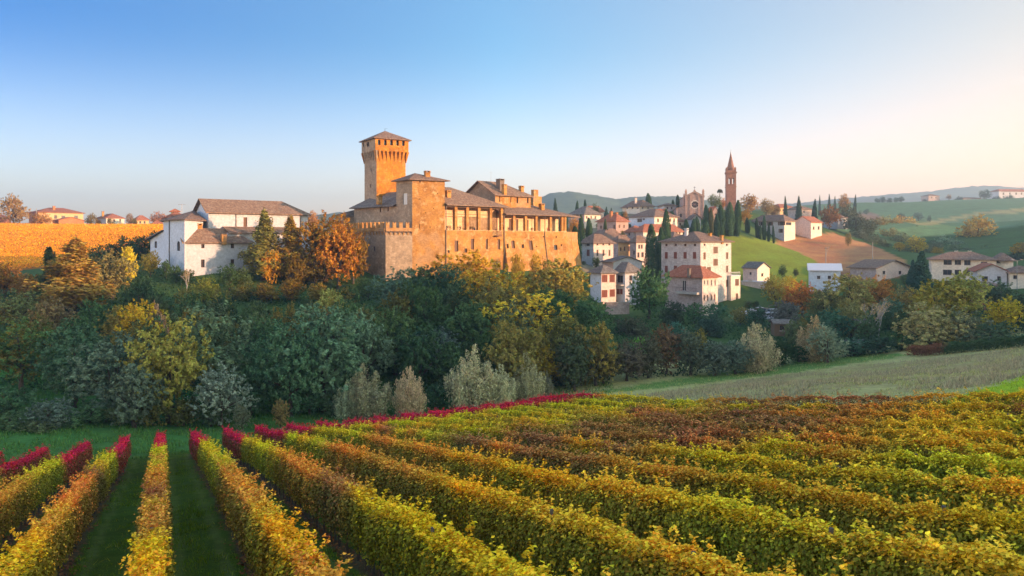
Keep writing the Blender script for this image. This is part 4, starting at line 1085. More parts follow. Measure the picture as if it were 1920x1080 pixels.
# ------------------------------------------------------------------ village houses; some unlit side walls have shade put into their colour
z3 = zz(1040, 330, 4.0); z4 = zz(1380, 330, 3.483); z5 = zz(0, 340, 3.6)
def house(label, px, Y, th, yb, ye, mats, roof, pxR=None, pxL=None, LR=None, LL=None, rise=2.0, ends=(1, 1), axis=None, over=0.6, wins=(), chim=(), name='house', cat='house', group='village houses', k=0.9, depth=0.2, gable=None, found=2.5):
    p = rect_pts(px, Y, th, pxR, pxL, LR, LL)
    z1 = zat(ye, Y)
    L1 = (p[1] - p[0]).length; L2 = (p[3] - p[0]).length
    if axis is None: axis = 0 if L1 >= L2 else 1
    g = {}
    if axis == 0:
        if not ends[0]: g[3] = (0.5, rise)
        if not ends[1]: g[1] = (0.5, rise)
    else:
        if not ends[0]: g[0] = (0.5, rise)
        if not ends[1]: g[2] = (0.5, rise)
    b = Bld(name, label, cat, p, zat(yb, Y) - found, z1, mats, group=group, gable=g, depth=depth)
    for w in wins: b.win(w[0], w[1], w[2], *(w[3:] if len(w) > 3 else ()))
    b.done(); b.hip(rise, roof, over, ends, axis, k)
    for c in chim: b.chimney(*c)
    return b

# the tall house in front, with the red-roofed house below it and a terrace annexe
house('tall four storey stone house with hipped roof, grey side and sunlit front', 1313.5, 190, 40, 567, 453, ['pale_stone', 'pale_stone', 'pale_stone', 'grey_shade_stone'], 'tile_brown', pxR=1371, pxL=1240, rise=2.5, over=0.7,  # left face greyer, its shade mixed into the stone colour
      wins=[(3, z3((829, 508, 846, 526), (899, 508, 916, 526), (970, 508, 988, 526), (1042, 508, 1060, 526)), 'd'),
            (3, z3((826, 570, 848, 620), (893, 570, 917, 620), (966, 570, 990, 620), (1037, 570, 1061, 620)), 'c', 'shutter_red'),
            (3, z3((826, 672, 848, 722), (893, 672, 917, 722), (960, 685, 988, 722)), 'c', 'shutter_red'),
            (0, z3((1115, 573, 1133, 625), (1285, 572, 1302, 622), (1285, 672, 1302, 722), (1285, 778, 1302, 830)), 'c', 'shutter_brown'),
            (0, z3((1190, 530, 1224, 580), (1190, 622, 1224, 672), (1105, 678, 1135, 716), (1142, 682, 1172, 716)), 'c', 'shutter_brown'),
            (0, z3((1118, 508, 1131, 524), (1285, 508, 1298, 524)), 'd')],
      chim=[(1287, 428, 447, 197, 0.75, 'white_plaster'), (1331, 437, 445, 198, 0.7, 'castle_brick'), (1353, 441, 449, 196, 0.7, 'castle_brick')])
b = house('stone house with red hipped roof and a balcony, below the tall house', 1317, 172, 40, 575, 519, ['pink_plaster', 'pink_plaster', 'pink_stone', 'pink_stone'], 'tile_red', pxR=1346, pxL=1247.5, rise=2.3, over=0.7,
      wins=[(3, z3((957, 783, 985, 862)), 'd', 'shutter_brown', False, 'frame_white'), (3, z3((1040, 945, 1056, 975)), 'd'),
            (0, z3((1117, 782, 1128, 815), (1142, 780, 1153, 818), (1170, 778, 1181, 824), (1197, 776, 1208, 822)), 'd', 'shutter_brown', False, 'frame_white'),
            (0, z3((1117, 892, 1128, 935), (1142, 890, 1153, 935), (1170, 888, 1181, 932), (1195, 888, 1206, 930)), 'c', 'shutter_brown')],
      chim=[(1292, 503, 511, 174, 0.6, 'soot_brick')])
f = b.faces[3]; r = f.box(*z3((932, 868, 1090, 884))[0]); mb = MB(); slab(mb, f, r[0], r[1], r[2], r[3], 0.01, 1.2); bal = mb.obj('balcony', MATS['sill_stone'], b.root)
for i in range(16):
    mb = MB(); u = r[0] + (r[2] - r[0]) * i / 15; mb.cyl(f.P(u, r[3], 1.15), f.P(u, r[3] + 0.95, 1.15), 0.02, 0.02, 4); mb.obj('baluster', MATS['dark_iron'], bal)
mb = MB(); slab(mb, f, r[0] - 0.03, r[3] + 0.95, r[2] + 0.03, r[3] + 1.0, 1.1, 1.2); mb.obj('handrail', MATS['dark_iron'], bal)
a = house('narrow cream annexe with a balustraded roof terrace beside the tall house', 1370.5, 197, 36, 572, 518, 'cream_plaster', 'sheet_roof', pxR=1388, LL=8, rise=0.15, over=0.12,
      wins=[(0, z3((1353, 772, 1382, 822)), 'c', 'shutter_brown'), (0, z3((1358, 880, 1376, 930)), 'c', 'shutter_brown')])
f = a.faces[0]; L = f.outer[1][0]; H = f.outer[2][1]
for i in range(9):
    mb = MB(); u = L * i / 8.0; mb.cyl(f.P(u, H + 0.2, -0.15), f.P(u, H + 0.95, -0.15), 0.06, 0.06, 5); mb.obj('baluster', MATS['white_plaster'], a.root)
mb = MB(); slab(mb, f, -0.05, H + 0.95, L + 0.05, H + 1.07, -0.26, -0.04); mb.obj('handrail', MATS['white_plaster'], a.root)
# pair of houses lower on the left
house('pale house with pink front and brown shuttered windows below the castle end', 1127.5, 175, 30, 562, 511, ['pink_plaster', 'cream_plaster', 'blue_shade_plaster', 'blue_shade_plaster'], 'tile_grey', pxR=1155, pxL=1107, rise=1.6, over=0.7,  # blue left wall has its shade in the colour
      wins=[(0, z3((353, 742, 396, 796), (411, 740, 451, 796), (353, 855, 396, 910), (412, 850, 452, 905)), 'c', 'shutter_red')])
b = house('white house with grey gabled roof and a shaded balcony beside the pink front', 1172, 177, 32, 562, 509, ['white_plaster', 'white_plaster', 'white_plaster', 'blue_shade_plaster'], 'tile_grey', pxR=1200, pxL=1155.5, rise=2.0, over=0.7, ends=(1, 0), axis=1,
      wins=[(3, z3((465, 847, 488, 886), (490, 847, 510, 886)), 'c', 'shutter_red'), (3, z3((470, 745, 512, 800)), 'd'), (0, z3((560, 745, 580, 785)), 'd')])
f = b.faces[3]; r = f.box(*z3((462, 812, 524, 820))[0]); mb = MB(); slab(mb, f, r[0], r[1], r[2], r[3], 0.01, 1.1); bal = mb.obj('balcony', MATS['sill_stone'], b.root)
for i in range(9):
    mb = MB(); u = r[0] + (r[2] - r[0]) * i / 8; mb.cyl(f.P(u, r[3], 1.05), f.P(u, r[3] + 0.9, 1.05), 0.02, 0.02, 4); mb.obj('baluster', MATS['dark_iron'], bal)
mb = MB(); slab(mb, f, r[0], r[3] + 0.9, r[2], r[3] + 0.96, 1.0, 1.1); mb.obj('handrail', MATS['dark_iron'], bal)
house('low white outbuilding with a shallow gable behind the balcony house', 1150, 198, 12, 512, 492, 'white_plaster', 'tile_grey', pxR=1204, LL=9, rise=1.5, ends=(0, 1), axis=1, wins=[(0, [(1160, 496, 1166, 500)], 'd')])
house('pink house with two rows of small shuttered windows beside the cypress below the castle', 1113, 215, 33, 502, 454.5, ['pink_plaster', 'pink_plaster', 'pale_stone', 'grey_shade_stone'], 'tile_brown', pxR=1150, pxL=1091, rise=2.3, over=0.7,
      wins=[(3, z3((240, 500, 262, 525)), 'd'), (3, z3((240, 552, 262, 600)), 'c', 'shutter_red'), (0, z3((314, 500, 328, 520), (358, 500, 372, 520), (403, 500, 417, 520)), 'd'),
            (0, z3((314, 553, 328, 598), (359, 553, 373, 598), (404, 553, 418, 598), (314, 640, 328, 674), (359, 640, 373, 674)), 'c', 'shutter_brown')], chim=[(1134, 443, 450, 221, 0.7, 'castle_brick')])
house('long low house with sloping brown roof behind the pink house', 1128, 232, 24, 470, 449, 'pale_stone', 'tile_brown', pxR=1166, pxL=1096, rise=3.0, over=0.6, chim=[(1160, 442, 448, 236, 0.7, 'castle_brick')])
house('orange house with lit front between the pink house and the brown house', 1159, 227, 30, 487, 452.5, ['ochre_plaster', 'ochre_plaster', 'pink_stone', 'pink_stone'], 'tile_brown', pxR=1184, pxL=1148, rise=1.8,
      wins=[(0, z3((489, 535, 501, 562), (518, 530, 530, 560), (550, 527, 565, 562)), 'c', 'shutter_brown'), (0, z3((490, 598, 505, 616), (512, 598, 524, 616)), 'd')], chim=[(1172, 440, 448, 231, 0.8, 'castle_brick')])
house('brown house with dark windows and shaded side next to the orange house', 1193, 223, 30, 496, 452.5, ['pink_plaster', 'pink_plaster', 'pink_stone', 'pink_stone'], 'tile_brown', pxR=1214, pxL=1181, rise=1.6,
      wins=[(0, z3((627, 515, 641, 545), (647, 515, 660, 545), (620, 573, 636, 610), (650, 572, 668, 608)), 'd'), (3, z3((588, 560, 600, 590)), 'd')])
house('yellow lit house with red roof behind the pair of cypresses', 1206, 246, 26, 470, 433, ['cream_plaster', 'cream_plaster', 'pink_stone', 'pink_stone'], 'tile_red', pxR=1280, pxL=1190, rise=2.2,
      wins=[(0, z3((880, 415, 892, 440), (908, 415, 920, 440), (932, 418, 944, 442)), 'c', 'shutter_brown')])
house('pale blue house with a long brown hipped roof in the upper village', 1227, 270, 34, 438, 405.5, ['cream_plaster', 'cream_plaster', 'blue_shade_plaster', 'blue_shade_plaster'], 'tile_brown', pxR=1270, pxL=1179, rise=2.9, over=0.7,
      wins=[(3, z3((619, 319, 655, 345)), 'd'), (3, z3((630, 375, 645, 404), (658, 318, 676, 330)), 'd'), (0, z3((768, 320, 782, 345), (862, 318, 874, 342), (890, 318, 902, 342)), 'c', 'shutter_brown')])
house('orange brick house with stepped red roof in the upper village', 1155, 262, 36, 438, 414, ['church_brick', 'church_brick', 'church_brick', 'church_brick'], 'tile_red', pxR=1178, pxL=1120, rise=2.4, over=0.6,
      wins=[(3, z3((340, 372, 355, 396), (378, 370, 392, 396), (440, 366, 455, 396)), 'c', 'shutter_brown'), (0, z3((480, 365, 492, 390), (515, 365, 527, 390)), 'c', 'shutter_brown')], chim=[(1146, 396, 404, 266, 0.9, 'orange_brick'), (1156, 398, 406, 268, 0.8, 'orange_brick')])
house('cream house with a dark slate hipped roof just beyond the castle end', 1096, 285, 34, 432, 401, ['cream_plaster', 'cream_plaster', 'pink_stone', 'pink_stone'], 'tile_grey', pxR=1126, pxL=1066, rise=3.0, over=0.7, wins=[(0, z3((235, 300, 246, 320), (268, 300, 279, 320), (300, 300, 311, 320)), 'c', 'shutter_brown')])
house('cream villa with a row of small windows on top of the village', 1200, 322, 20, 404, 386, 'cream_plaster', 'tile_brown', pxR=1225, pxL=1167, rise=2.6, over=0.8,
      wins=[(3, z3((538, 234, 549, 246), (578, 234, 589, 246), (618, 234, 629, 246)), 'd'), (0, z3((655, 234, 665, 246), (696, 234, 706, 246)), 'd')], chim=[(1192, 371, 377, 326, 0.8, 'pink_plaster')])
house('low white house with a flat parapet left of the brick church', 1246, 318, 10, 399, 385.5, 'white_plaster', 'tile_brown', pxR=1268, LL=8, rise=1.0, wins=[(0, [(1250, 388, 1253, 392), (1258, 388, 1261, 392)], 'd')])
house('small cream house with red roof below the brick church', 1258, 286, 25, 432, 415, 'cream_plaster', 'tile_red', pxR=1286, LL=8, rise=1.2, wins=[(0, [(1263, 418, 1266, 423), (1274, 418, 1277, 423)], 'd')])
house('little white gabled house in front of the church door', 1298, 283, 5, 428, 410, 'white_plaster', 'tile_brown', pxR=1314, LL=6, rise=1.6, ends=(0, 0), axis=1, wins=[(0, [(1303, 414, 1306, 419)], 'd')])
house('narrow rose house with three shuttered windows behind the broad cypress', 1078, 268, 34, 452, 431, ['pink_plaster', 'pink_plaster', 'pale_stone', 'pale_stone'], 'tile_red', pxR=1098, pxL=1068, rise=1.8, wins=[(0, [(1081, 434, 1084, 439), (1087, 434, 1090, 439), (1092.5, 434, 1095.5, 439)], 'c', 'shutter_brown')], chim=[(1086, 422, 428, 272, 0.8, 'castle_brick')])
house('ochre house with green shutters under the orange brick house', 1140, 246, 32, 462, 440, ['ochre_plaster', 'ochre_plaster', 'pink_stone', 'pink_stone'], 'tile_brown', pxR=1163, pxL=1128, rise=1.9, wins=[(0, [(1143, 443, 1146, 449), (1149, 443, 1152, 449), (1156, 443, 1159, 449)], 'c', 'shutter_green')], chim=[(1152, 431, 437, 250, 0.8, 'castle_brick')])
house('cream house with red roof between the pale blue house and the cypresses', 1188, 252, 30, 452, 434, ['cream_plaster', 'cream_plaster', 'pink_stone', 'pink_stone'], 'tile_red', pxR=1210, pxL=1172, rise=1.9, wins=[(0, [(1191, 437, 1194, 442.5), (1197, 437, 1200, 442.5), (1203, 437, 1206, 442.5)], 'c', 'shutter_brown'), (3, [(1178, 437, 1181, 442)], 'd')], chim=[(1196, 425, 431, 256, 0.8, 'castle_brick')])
house('low stone house with brown roof at the back of the tall house', 1262, 236, 28, 470, 446, ['pale_stone', 'pale_stone', 'grey_shade_stone', 'grey_shade_stone'], 'tile_brown', pxR=1284, LL=9, rise=1.8, wins=[(0, [(1265, 449, 1268, 454), (1274, 449, 1277, 454)], 'c', 'shutter_brown')])
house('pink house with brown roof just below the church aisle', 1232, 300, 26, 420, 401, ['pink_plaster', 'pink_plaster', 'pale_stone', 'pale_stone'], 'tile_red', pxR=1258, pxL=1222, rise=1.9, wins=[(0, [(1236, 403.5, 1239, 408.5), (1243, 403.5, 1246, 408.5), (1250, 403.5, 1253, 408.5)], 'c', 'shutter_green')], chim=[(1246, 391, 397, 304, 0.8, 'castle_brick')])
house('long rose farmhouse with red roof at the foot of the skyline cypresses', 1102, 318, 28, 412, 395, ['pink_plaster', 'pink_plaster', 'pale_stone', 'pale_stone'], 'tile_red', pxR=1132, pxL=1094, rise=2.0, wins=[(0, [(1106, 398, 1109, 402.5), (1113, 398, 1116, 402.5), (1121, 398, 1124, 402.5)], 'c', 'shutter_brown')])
# hill houses to the right of the cypresses
house('white house with brown gabled roof behind the thin cypresses on the hill', 1470.5, 300, 32, 446, 413.5, ['cream_plaster', 'cream_plaster', 'white_plaster', 'white_plaster'], 'tile_brown', pxR=1491, pxL=1407, rise=2.4, over=0.7,
      wins=[(3, z4((160, 300, 176, 322), (214, 300, 232, 324), (286, 298, 310, 322), (286, 345, 300, 370), (160, 345, 174, 368)), 'o', 'shutter_brown'), (0, z4((326, 302, 362, 320)), 'd')])
house('pink sunlit house with red roof beside the white hill house', 1520.5, 305, 42, 443, 416.5, 'pink_plaster', 'tile_red', pxR=1541, pxL=1488, rise=2.4, over=0.5, ends=(0, 0), axis=0, wins=[(0, z4((503, 330, 512, 350), (535, 328, 545, 350)), 'd')])
house('small cream barn with grey roof at the foot of the green slope', 1420, 212, 36, 530, 503, ['cream_plaster', 'cream_plaster', 'pink_plaster', 'pink_plaster'], 'tile_grey', pxR=1443, pxL=1393, rise=1.6, over=0.4, ends=(0, 0), axis=1, wins=[(3, z4((88, 628, 101, 645)), 'd'), (0, z4((165, 635, 178, 655)), 'd')])
house('grey stone garage with flat top below the small cream barn', 1434, 206, 36, 546, 530, 'pale_stone', 'sheet_roof', pxR=1447, pxL=1390, rise=0.15, over=0.1, wins=[(3, z4((80, 676, 105, 690)), 'd')])
house('pale blue white shed with a light metal roof among the trees', 1518, 198, -20, 545, 507, 'blue_shade_plaster', 'sheet_roof', pxR=1576, LL=9, rise=1.6, over=0.5, ends=(0, 0), axis=0, wins=[(0, [(1532, 517, 1538, 523), (1552, 517, 1558, 523)], 'd')])
house('long barn with brown tiled roof and pink gable front', 1643, 216, 34, 530, 503, ['pink_plaster', 'pink_plaster', 'pink_stone', 'pink_stone'], 'tile_brown', pxR=1706, pxL=1594, rise=2.2, over=0.8, ends=(0, 0), axis=1, wins=[(0, [(1655, 508, 1660, 514), (1685, 508, 1690, 514)], 'd')])
house('large beige two storey house with six dark window pairs and brown roof', 1746, 213, -26, 532, 486, 'cream_plaster', 'tile_brown', pxR=1868, LL=11, rise=1.9, over=0.9,
      wins=[(0, z4((1356, 546, 1410, 580), (1428, 546, 1470, 580), (1490, 546, 1532, 582), (1352, 612, 1410, 646), (1428, 612, 1470, 646), (1493, 612, 1530, 648)), 'd'), (0, z4((1600, 560, 1640, 585)), 'd')], chim=[(1793, 470, 476, 219, 0.8, 'cream_plaster'), (1818, 470, 476, 219, 0.8, 'cream_plaster')])
house('set back beige wing with dark upper windows at the end of the large house', 1868.5, 208, -26, 532, 487, 'cream_plaster', 'tile_brown', pxR=1900, LL=10, rise=1.7, over=0.7, wins=[(0, z4((1700, 545, 1730, 570), (1745, 545, 1775, 570)), 'd')])
house('low white house with red gabled roof in front of the large beige house', 1832, 190, -24, 530, 508, ['white_plaster', 'cream_plaster', 'white_plaster', 'white_plaster'], 'tile_red', pxR=1888, LL=12, rise=1.7, over=0.7, ends=(0, 0), axis=1, wins=[(0, z4((1605, 655, 1645, 684), (1706, 655, 1730, 684)), 'd')])
house('low house with a long brown roof beside the street lamp', 1893, 186, -24, 530, 511, 'cream_plaster', 'tile_brown', pxR=1950, LL=10, rise=1.4, over=0.6, wins=[(0, [(1900, 516, 1908, 523)], 'd')])
house('red brown shed with hipped tile roof at the edge of the trees', 1817, 156, -20, 576, 547, 'red_brick', 'tile_brown', pxR=1872, LL=9, rise=1.5, over=0.8, wins=[(0, [(1840, 552, 1846, 560)], 'd')])
house('long flat brown roofed outbuilding behind the red brown shed', 1815, 172, -22, 552, 535, 'pink_stone', 'tile_brown', pxR=1880, LL=6, rise=0.7, over=0.5)
house('small white house half hidden by trees on the hill crest', 1570, 345, 30, 419, 408, 'white_plaster', 'tile_brown', pxR=1590, LL=8, rise=1.6, wins=[(0, [(1574, 411, 1577, 415), (1582, 411, 1585, 415)], 'd')])
house('red roofed house among conifers above the white hill house', 1462, 385, 30, 402, 389, 'ochre_plaster', 'tile_red', pxR=1492, LL=9, rise=2.0, wins=[(0, [(1467, 392, 1470, 396), (1480, 392, 1483, 396)], 'd')])
house('grey house behind the pink hill house among conifers', 1500, 370, 25, 404, 392, 'pink_stone', 'tile_brown', pxR=1522, LL=9, rise=1.8, wins=[(0, [(1506, 395, 1509, 399)], 'd')])
house('long white building on the far ridge by the frame edge', 1873, 845, 12, 372, 358.5, 'white_plaster', 'tile_red', pxR=1935, LL=14, rise=3.0, group='houses on the far ridge', wins=[(0, [(1880, 361, 1883, 365), (1892, 361, 1895, 365), (1904, 361, 1907, 365), (1914, 361, 1917, 365)], 'd')])
house('square brick house alone on the far green ridge', 1741, 830, 8, 379, 367, 'pink_stone', 'tile_brown', pxR=1762, LL=12, rise=2.0, group='houses on the far ridge', wins=[(0, [(1746, 369, 1748, 372), (1754, 369, 1756, 372)], 'd')])
house('low long farm shed on the far green ridge', 1806, 822, 5, 378, 372, 'pink_stone', 'tile_brown', pxR=1840, LL=10, rise=1.5, group='houses on the far ridge')
# houses on the sunlit crest to the left
house('large brick house with red hipped roof on the crest above the golden vineyard', 72, 362, 48, 427, 397.5, ['ochre_plaster', 'ochre_plaster', 'red_brick', 'red_brick'], 'tile_red', pxR=156, pxL=54, rise=2.4, over=0.8, group='houses on the left crest',
      wins=[(0, z5((365, 228, 385, 252), (414, 232, 440, 250), (500, 232, 526, 250)), 'd'), (3, z5((215, 225, 228, 245)), 'd')], chim=[(101, 386, 391, 370, 1.0, 'orange_brick')])
house('orange shed with gabled front standing before the large brick house', 110, 343, 50, 428, 413, ['orange_brick', 'orange_brick', 'red_brick', 'red_brick'], 'tile_red', pxR=157.5, pxL=98.5, rise=1.5, over=0.4, ends=(0, 0), axis=1, group='houses on the left crest')  # darker brick on the left end carries its shade as colour
house('cream house with red roof between round trees on the crest', 199, 372, 46, 428, 408.5, ['cream_plaster', 'cream_plaster', 'white_plaster', 'white_plaster'], 'tile_red', pxR=233, pxL=179, rise=2.2, group='houses on the left crest', wins=[(0, z5((735, 255, 748, 272), (765, 255, 778, 272), (805, 255, 818, 272)), 'd')], chim=[(193, 396, 402, 378, 0.9, 'castle_brick')])
house('yellow house with red roof nearest the white church on the crest', 256, 366, 44, 430, 411.5, ['ochre_plaster', 'ochre_plaster', 'pink_stone', 'pink_stone'], 'tile_red', pxR=279, pxL=250, rise=2.0, group='houses on the left crest', wins=[(0, z5((940, 268, 952, 285), (970, 268, 982, 285)), 'd')])
house('red roofed brick house at the frame edge on the crest', -20, 352, 20, 425, 408, 'red_brick', 'tile_red', pxR=11, LL=9, rise=1.6, group='houses on the left crest')
house('roof and wall of a low house between crest trees and the church', 284, 352, 28, 432, 420, 'pink_stone', 'tile_red', pxR=306, LL=8, rise=1.8, group='houses on the left crest')

# ------------------------------------------------------------------ brick church and bell tower
def church():
    z6 = zz(1250, 270, 7.2)
    p = rect_pts(1284.7, 300, -8, pxR=1320, LL=26)
    R = thing('brick_church', 'pink brick church facade with rose window and pinnacles on the hilltop', 'church', (p[0].x, p[0].y, 6))
    ze = zat(368, 300); L = (p[1] - p[0]).length; rise = zat(359, 300) - ze
    b = Bld('', '', '', p, 4, ze, 'church_brick', R, 'facade', 0.35, gable={0: (0.5, rise), 2: (0.5, rise)})
    f = b.faces[0]; c = f.hit(1303, 383.5); rr = 1.35
    f.holes.append([(c[0] + rr * math.cos(2 * math.pi * k / 20), c[1] + rr * math.sin(2 * math.pi * k / 20)) for k in range(20)])
    b.done(); b.hip(rise, 'tile_brown', 0.25, (0, 0), 1)
    mb = MB(); mb.poly([f.P(c[0] + rr * math.cos(2 * math.pi * k / 20), c[1] + rr * math.sin(2 * math.pi * k / 20), -0.3) for k in range(20)]); rw = mb.obj('rose_window', MATS['glass_dark'], R)
    for k in range(8):
        mb = MB(); a = math.pi * k / 4; mb.cyl(f.P(*c, -0.2), f.P(c[0] + rr * math.cos(a), c[1] + rr * math.sin(a), -0.2), 0.07, 0.07, 5); mb.obj('tracery', MATS['church_brick'], rw)
    mb = MB()
    n = 24
    for k in range(n):
        a0, a1 = 2 * math.pi * k / n, 2 * math.pi * (k + 1) / n
        q = [(c[0] + q_ * math.cos(t), c[1] + q_ * math.sin(t)) for q_, t in ((rr, a0), (rr + 0.4, a0), (rr + 0.4, a1), (rr, a1))]
        mb.prism([f.P(*x, 0.003) for x in q], [f.P(*x, 0.14) for x in q])
    mb.obj('rose_ring', MATS['pale_stone'], rw)
    for u in (0.25, L * 0.28, L * 0.72, L - 0.25):
        mb = MB(); top = ze + (rise * (1 - abs(u - L / 2) / (L / 2))) - 0.5; slab(mb, f, u - 0.25, 0, u + 0.25, top - 4, 0.004, 0.22); mb.obj('pilaster', MATS['church_brick'], R)
    for s in (0, 1):                                                 # raking cornice
        mb = MB(); a_, b_ = ((-0.2, ze - 4 - 0.1), (L / 2, ze - 4 + rise - 0.0)) if s == 0 else ((L / 2, ze - 4 + rise - 0.0), (L + 0.2, ze - 4 - 0.1))
        q = [(a_[0], a_[1] - 0.45), (b_[0], b_[1] - 0.45), (b_[0], b_[1]), (a_[0], a_[1])]
        mb.prism([f.P(*x, 0.004) for x in q], [f.P(*x, 0.3) for x in q]); mb.obj('cornice', MATS['church_brick'], R)
    for u, h0, h in ((0.3, ze - 4, 3.0), (L - 0.3, ze - 4, 3.0), (L / 2, ze - 4 + rise, 0.7)):
        mb = MB(); o = f.P(u - 0.4, h0, -0.5); e = f.eu; n_ = f.n; mb.obox(o, e, n_, 0.8, 0.75, o.z - 0.4, o.z + h * 0.72)
        q = f.P(u, h0, -0.1); mb.cyl(q + U3 * h * 0.72, q + U3 * h, 0.5, 0.06, 4); mb.obj('pinnacle', MATS['church_brick'], R)
    q = f.P(L / 2, ze - 4 + rise + 0.6, -0.1); mb = MB(); mb.cyl(q, q + U3 * 1.4, 0.07, 0.07); mb.cyl(q + U3 * 1.0 - f.eu * 0.42, q + U3 * 1.0 + f.eu * 0.42, 0.07, 0.07); mb.obj('cross', MATS['dark_iron'], R)
    # lower aisle on the left
    zl = zat(396, 300); e = f.eu; a0 = p[0] - e * 3.4
    mb = MB(); g = Face(a0 + U3 * 4 - f.n * 0.4, e, U3, [(0, 0), (3.4, 0), (3.4, zat(385.5, 300) - 4), (0, zat(391, 300) - 4)])
    r = g.box(*z6((178, 938, 205, 990))[0]); g.holes.append(g.arch(r)); g.build(mb, 0.3)
    bk = -f.n * 20; zs = zat(391, 300)
    mb.poly([a0 - f.n * 0.4 + bk + U3 * 4, a0 - f.n * 0.4 + U3 * 4, a0 - f.n * 0.4 + U3 * zs, a0 - f.n * 0.4 + bk + U3 * zs])
    ais = mb.obj('aisle', MATS['church_brick'], R)
    mb = MB(); mb.poly([g.P(a, b_, -0.28) for a, b_ in g.arch(r)]); mb.obj('window', MATS['glass_dark'], ais)
    mb = MB(); q = [a0 - e * 0.3 - f.n * 0.2 + U3 * (zs - 0.1), p[0] - f.n * 0.2 + U3 * (zat(385.5, 300)), p[0] - f.n * 20 + U3 * zat(385.5, 300), a0 - e * 0.3 - f.n * 20 + U3 * (zs - 0.1)]
    mb.prism(q, [x + U3 * 0.2 for x in q]); mb.obj('aisle_roof', MATS['tile_brown'], R)
    q = PT(1282.5, 366, 302); mb = MB(); mb.cyl(q - U3 * 5, q, 0.35, 0.3, 8); mb.cyl(q, q + U3 * 0.8, 0.35, 0.03, 8); mb.obj('pinnacle', MATS['church_brick'], R)
    # door with a little porch roof
    dr = f.box(1300.5, 399, 1305.5, 409); mb = MB(); slab(mb, f, dr[0], dr[1] - 1, dr[2], dr[3], 0.004, 0.08); mb.obj('door', MATS['shutter_brown'], R)
church()
def bell_tower():
    p = rect_pts(1362, 305, -10, pxR=1380.3, LL=4.0)
    R = thing('bell_tower', 'slender red brick bell tower with pointed spire on the hilltop', 'tower', (p[0].x, p[0].y, 8))
    zc = zat(324, 305)
    b = Bld('', '', '', p, 5, zc, 'bell_brick', R, 'shaft', 0.5)
    z6 = zz(1250, 270, 7.2)
    holes = z6((836, 458, 864, 540), (885, 458, 913, 540)); rs = []
    for h in holes:
        r = b.faces[0].box(*h); b.faces[0].holes.append(b.faces[0].arch(r)); rs.append(r)
        L = b.faces[0].outer[1][0]; f2 = b.faces[2]; f2.holes.append(f2.arch((L - r[2], r[1], L - r[0], r[3])))
    r = rs[0]; W = b.faces[3].outer[1][0]
    for s in (1, 3):
        f = b.faces[s]
        for k in (0.22, 0.58): f.holes.append(f.arch((W * k, r[1], W * k + (r[2] - r[0]), r[3])))
    b.done()
    ctr = (b.pts[0] + b.pts[2]) / 2; e1 = (b.pts[1] - b.pts[0]).normalized(); e2 = (b.pts[3] - b.pts[0]).normalized(); L1 = (b.pts[1] - b.pts[0]).length; L2 = (b.pts[3] - b.pts[0]).length
    def ring(z0, z1, o, name='cornice', mat='bell_brick'):
        mb = MB(); mb.obox(b.pts[0] - e1 * o - e2 * o, e1, e2, L1 + 2 * o, L2 + 2 * o, z0, z1); return mb.obj(name, MATS[mat], R)
    ring(zat(351, 305), zat(349.3, 305), 0.16, 'string_course'); ring(zat(346.3, 305), zat(345.2, 305), 0.1, 'string_course'); ring(zc, zc + 0.35, 0.32); ring(zc - 0.35, zc - 0.003, 0.18)
    mb = MB(); h = 1.9
    for s, (a, e, o, L) in enumerate(((b.pts[0], e1, e2, L1), (b.pts[1], e2, -e1, L2), (b.pts[2], -e1, -e2, L1), (b.pts[3], -e2, e1, L2))):
        mb = MB(); mb.obox(a + e * 0.62, e, o, L - 1.24, 0.3, zc + 0.36, zc + 1.1); mb.obj('parapet', MATS['bell_brick'], R)
        mb = MB(); c = a + (e + o) * 0.3; mb.obox(a, e, o, 0.6, 0.6, zc + 0.36, zc + h); mb.cyl(c + U3 * (zc + h), c + U3 * (zc + h + 0.6), 0.4, 0.04, 4); mb.obj('pinnacle', MATS['bell_brick'], R)
    mb = MB(); zt = zat(286, 305); mb.cyl(ctr + U3 * (zc + 0.36), ctr + U3 * (zc + 1.6), 1.55, 1.5, 8); mb.cyl(ctr + U3 * (zc + 1.6), ctr + U3 * zt, 1.62, 0.1, 8); sp = mb.obj('spire', MATS['bell_brick'], R)
    mb = MB(); q = ctr + U3 * zt; mb.cyl(q - U3 * 0.2, q + U3 * 0.35, 0.26, 0.2, 8); mb.cyl(q + U3 * 0.35, q + U3 * 1.5, 0.05, 0.04); mb.cyl(q + U3 * 1.1 - e1 * 0.3, q + U3 * 1.1 + e1 * 0.3, 0.04, 0.04); mb.obj('finial', MATS['metal_grey'], sp)
bell_tower()
# little chapel with a pointed front between the cypresses
house('little chapel with brick front between the cypresses below the bell tower', 1336, 290, 6, 410, 398, 'church_brick', 'tile_red', pxR=1347, LL=6, rise=2.2, ends=(0, 0), axis=1, over=0.15, wins=[(0, [(1340, 400, 1343, 404)], 'd', 'shutter_brown', True)], name='chapel', cat='chapel', group=None)
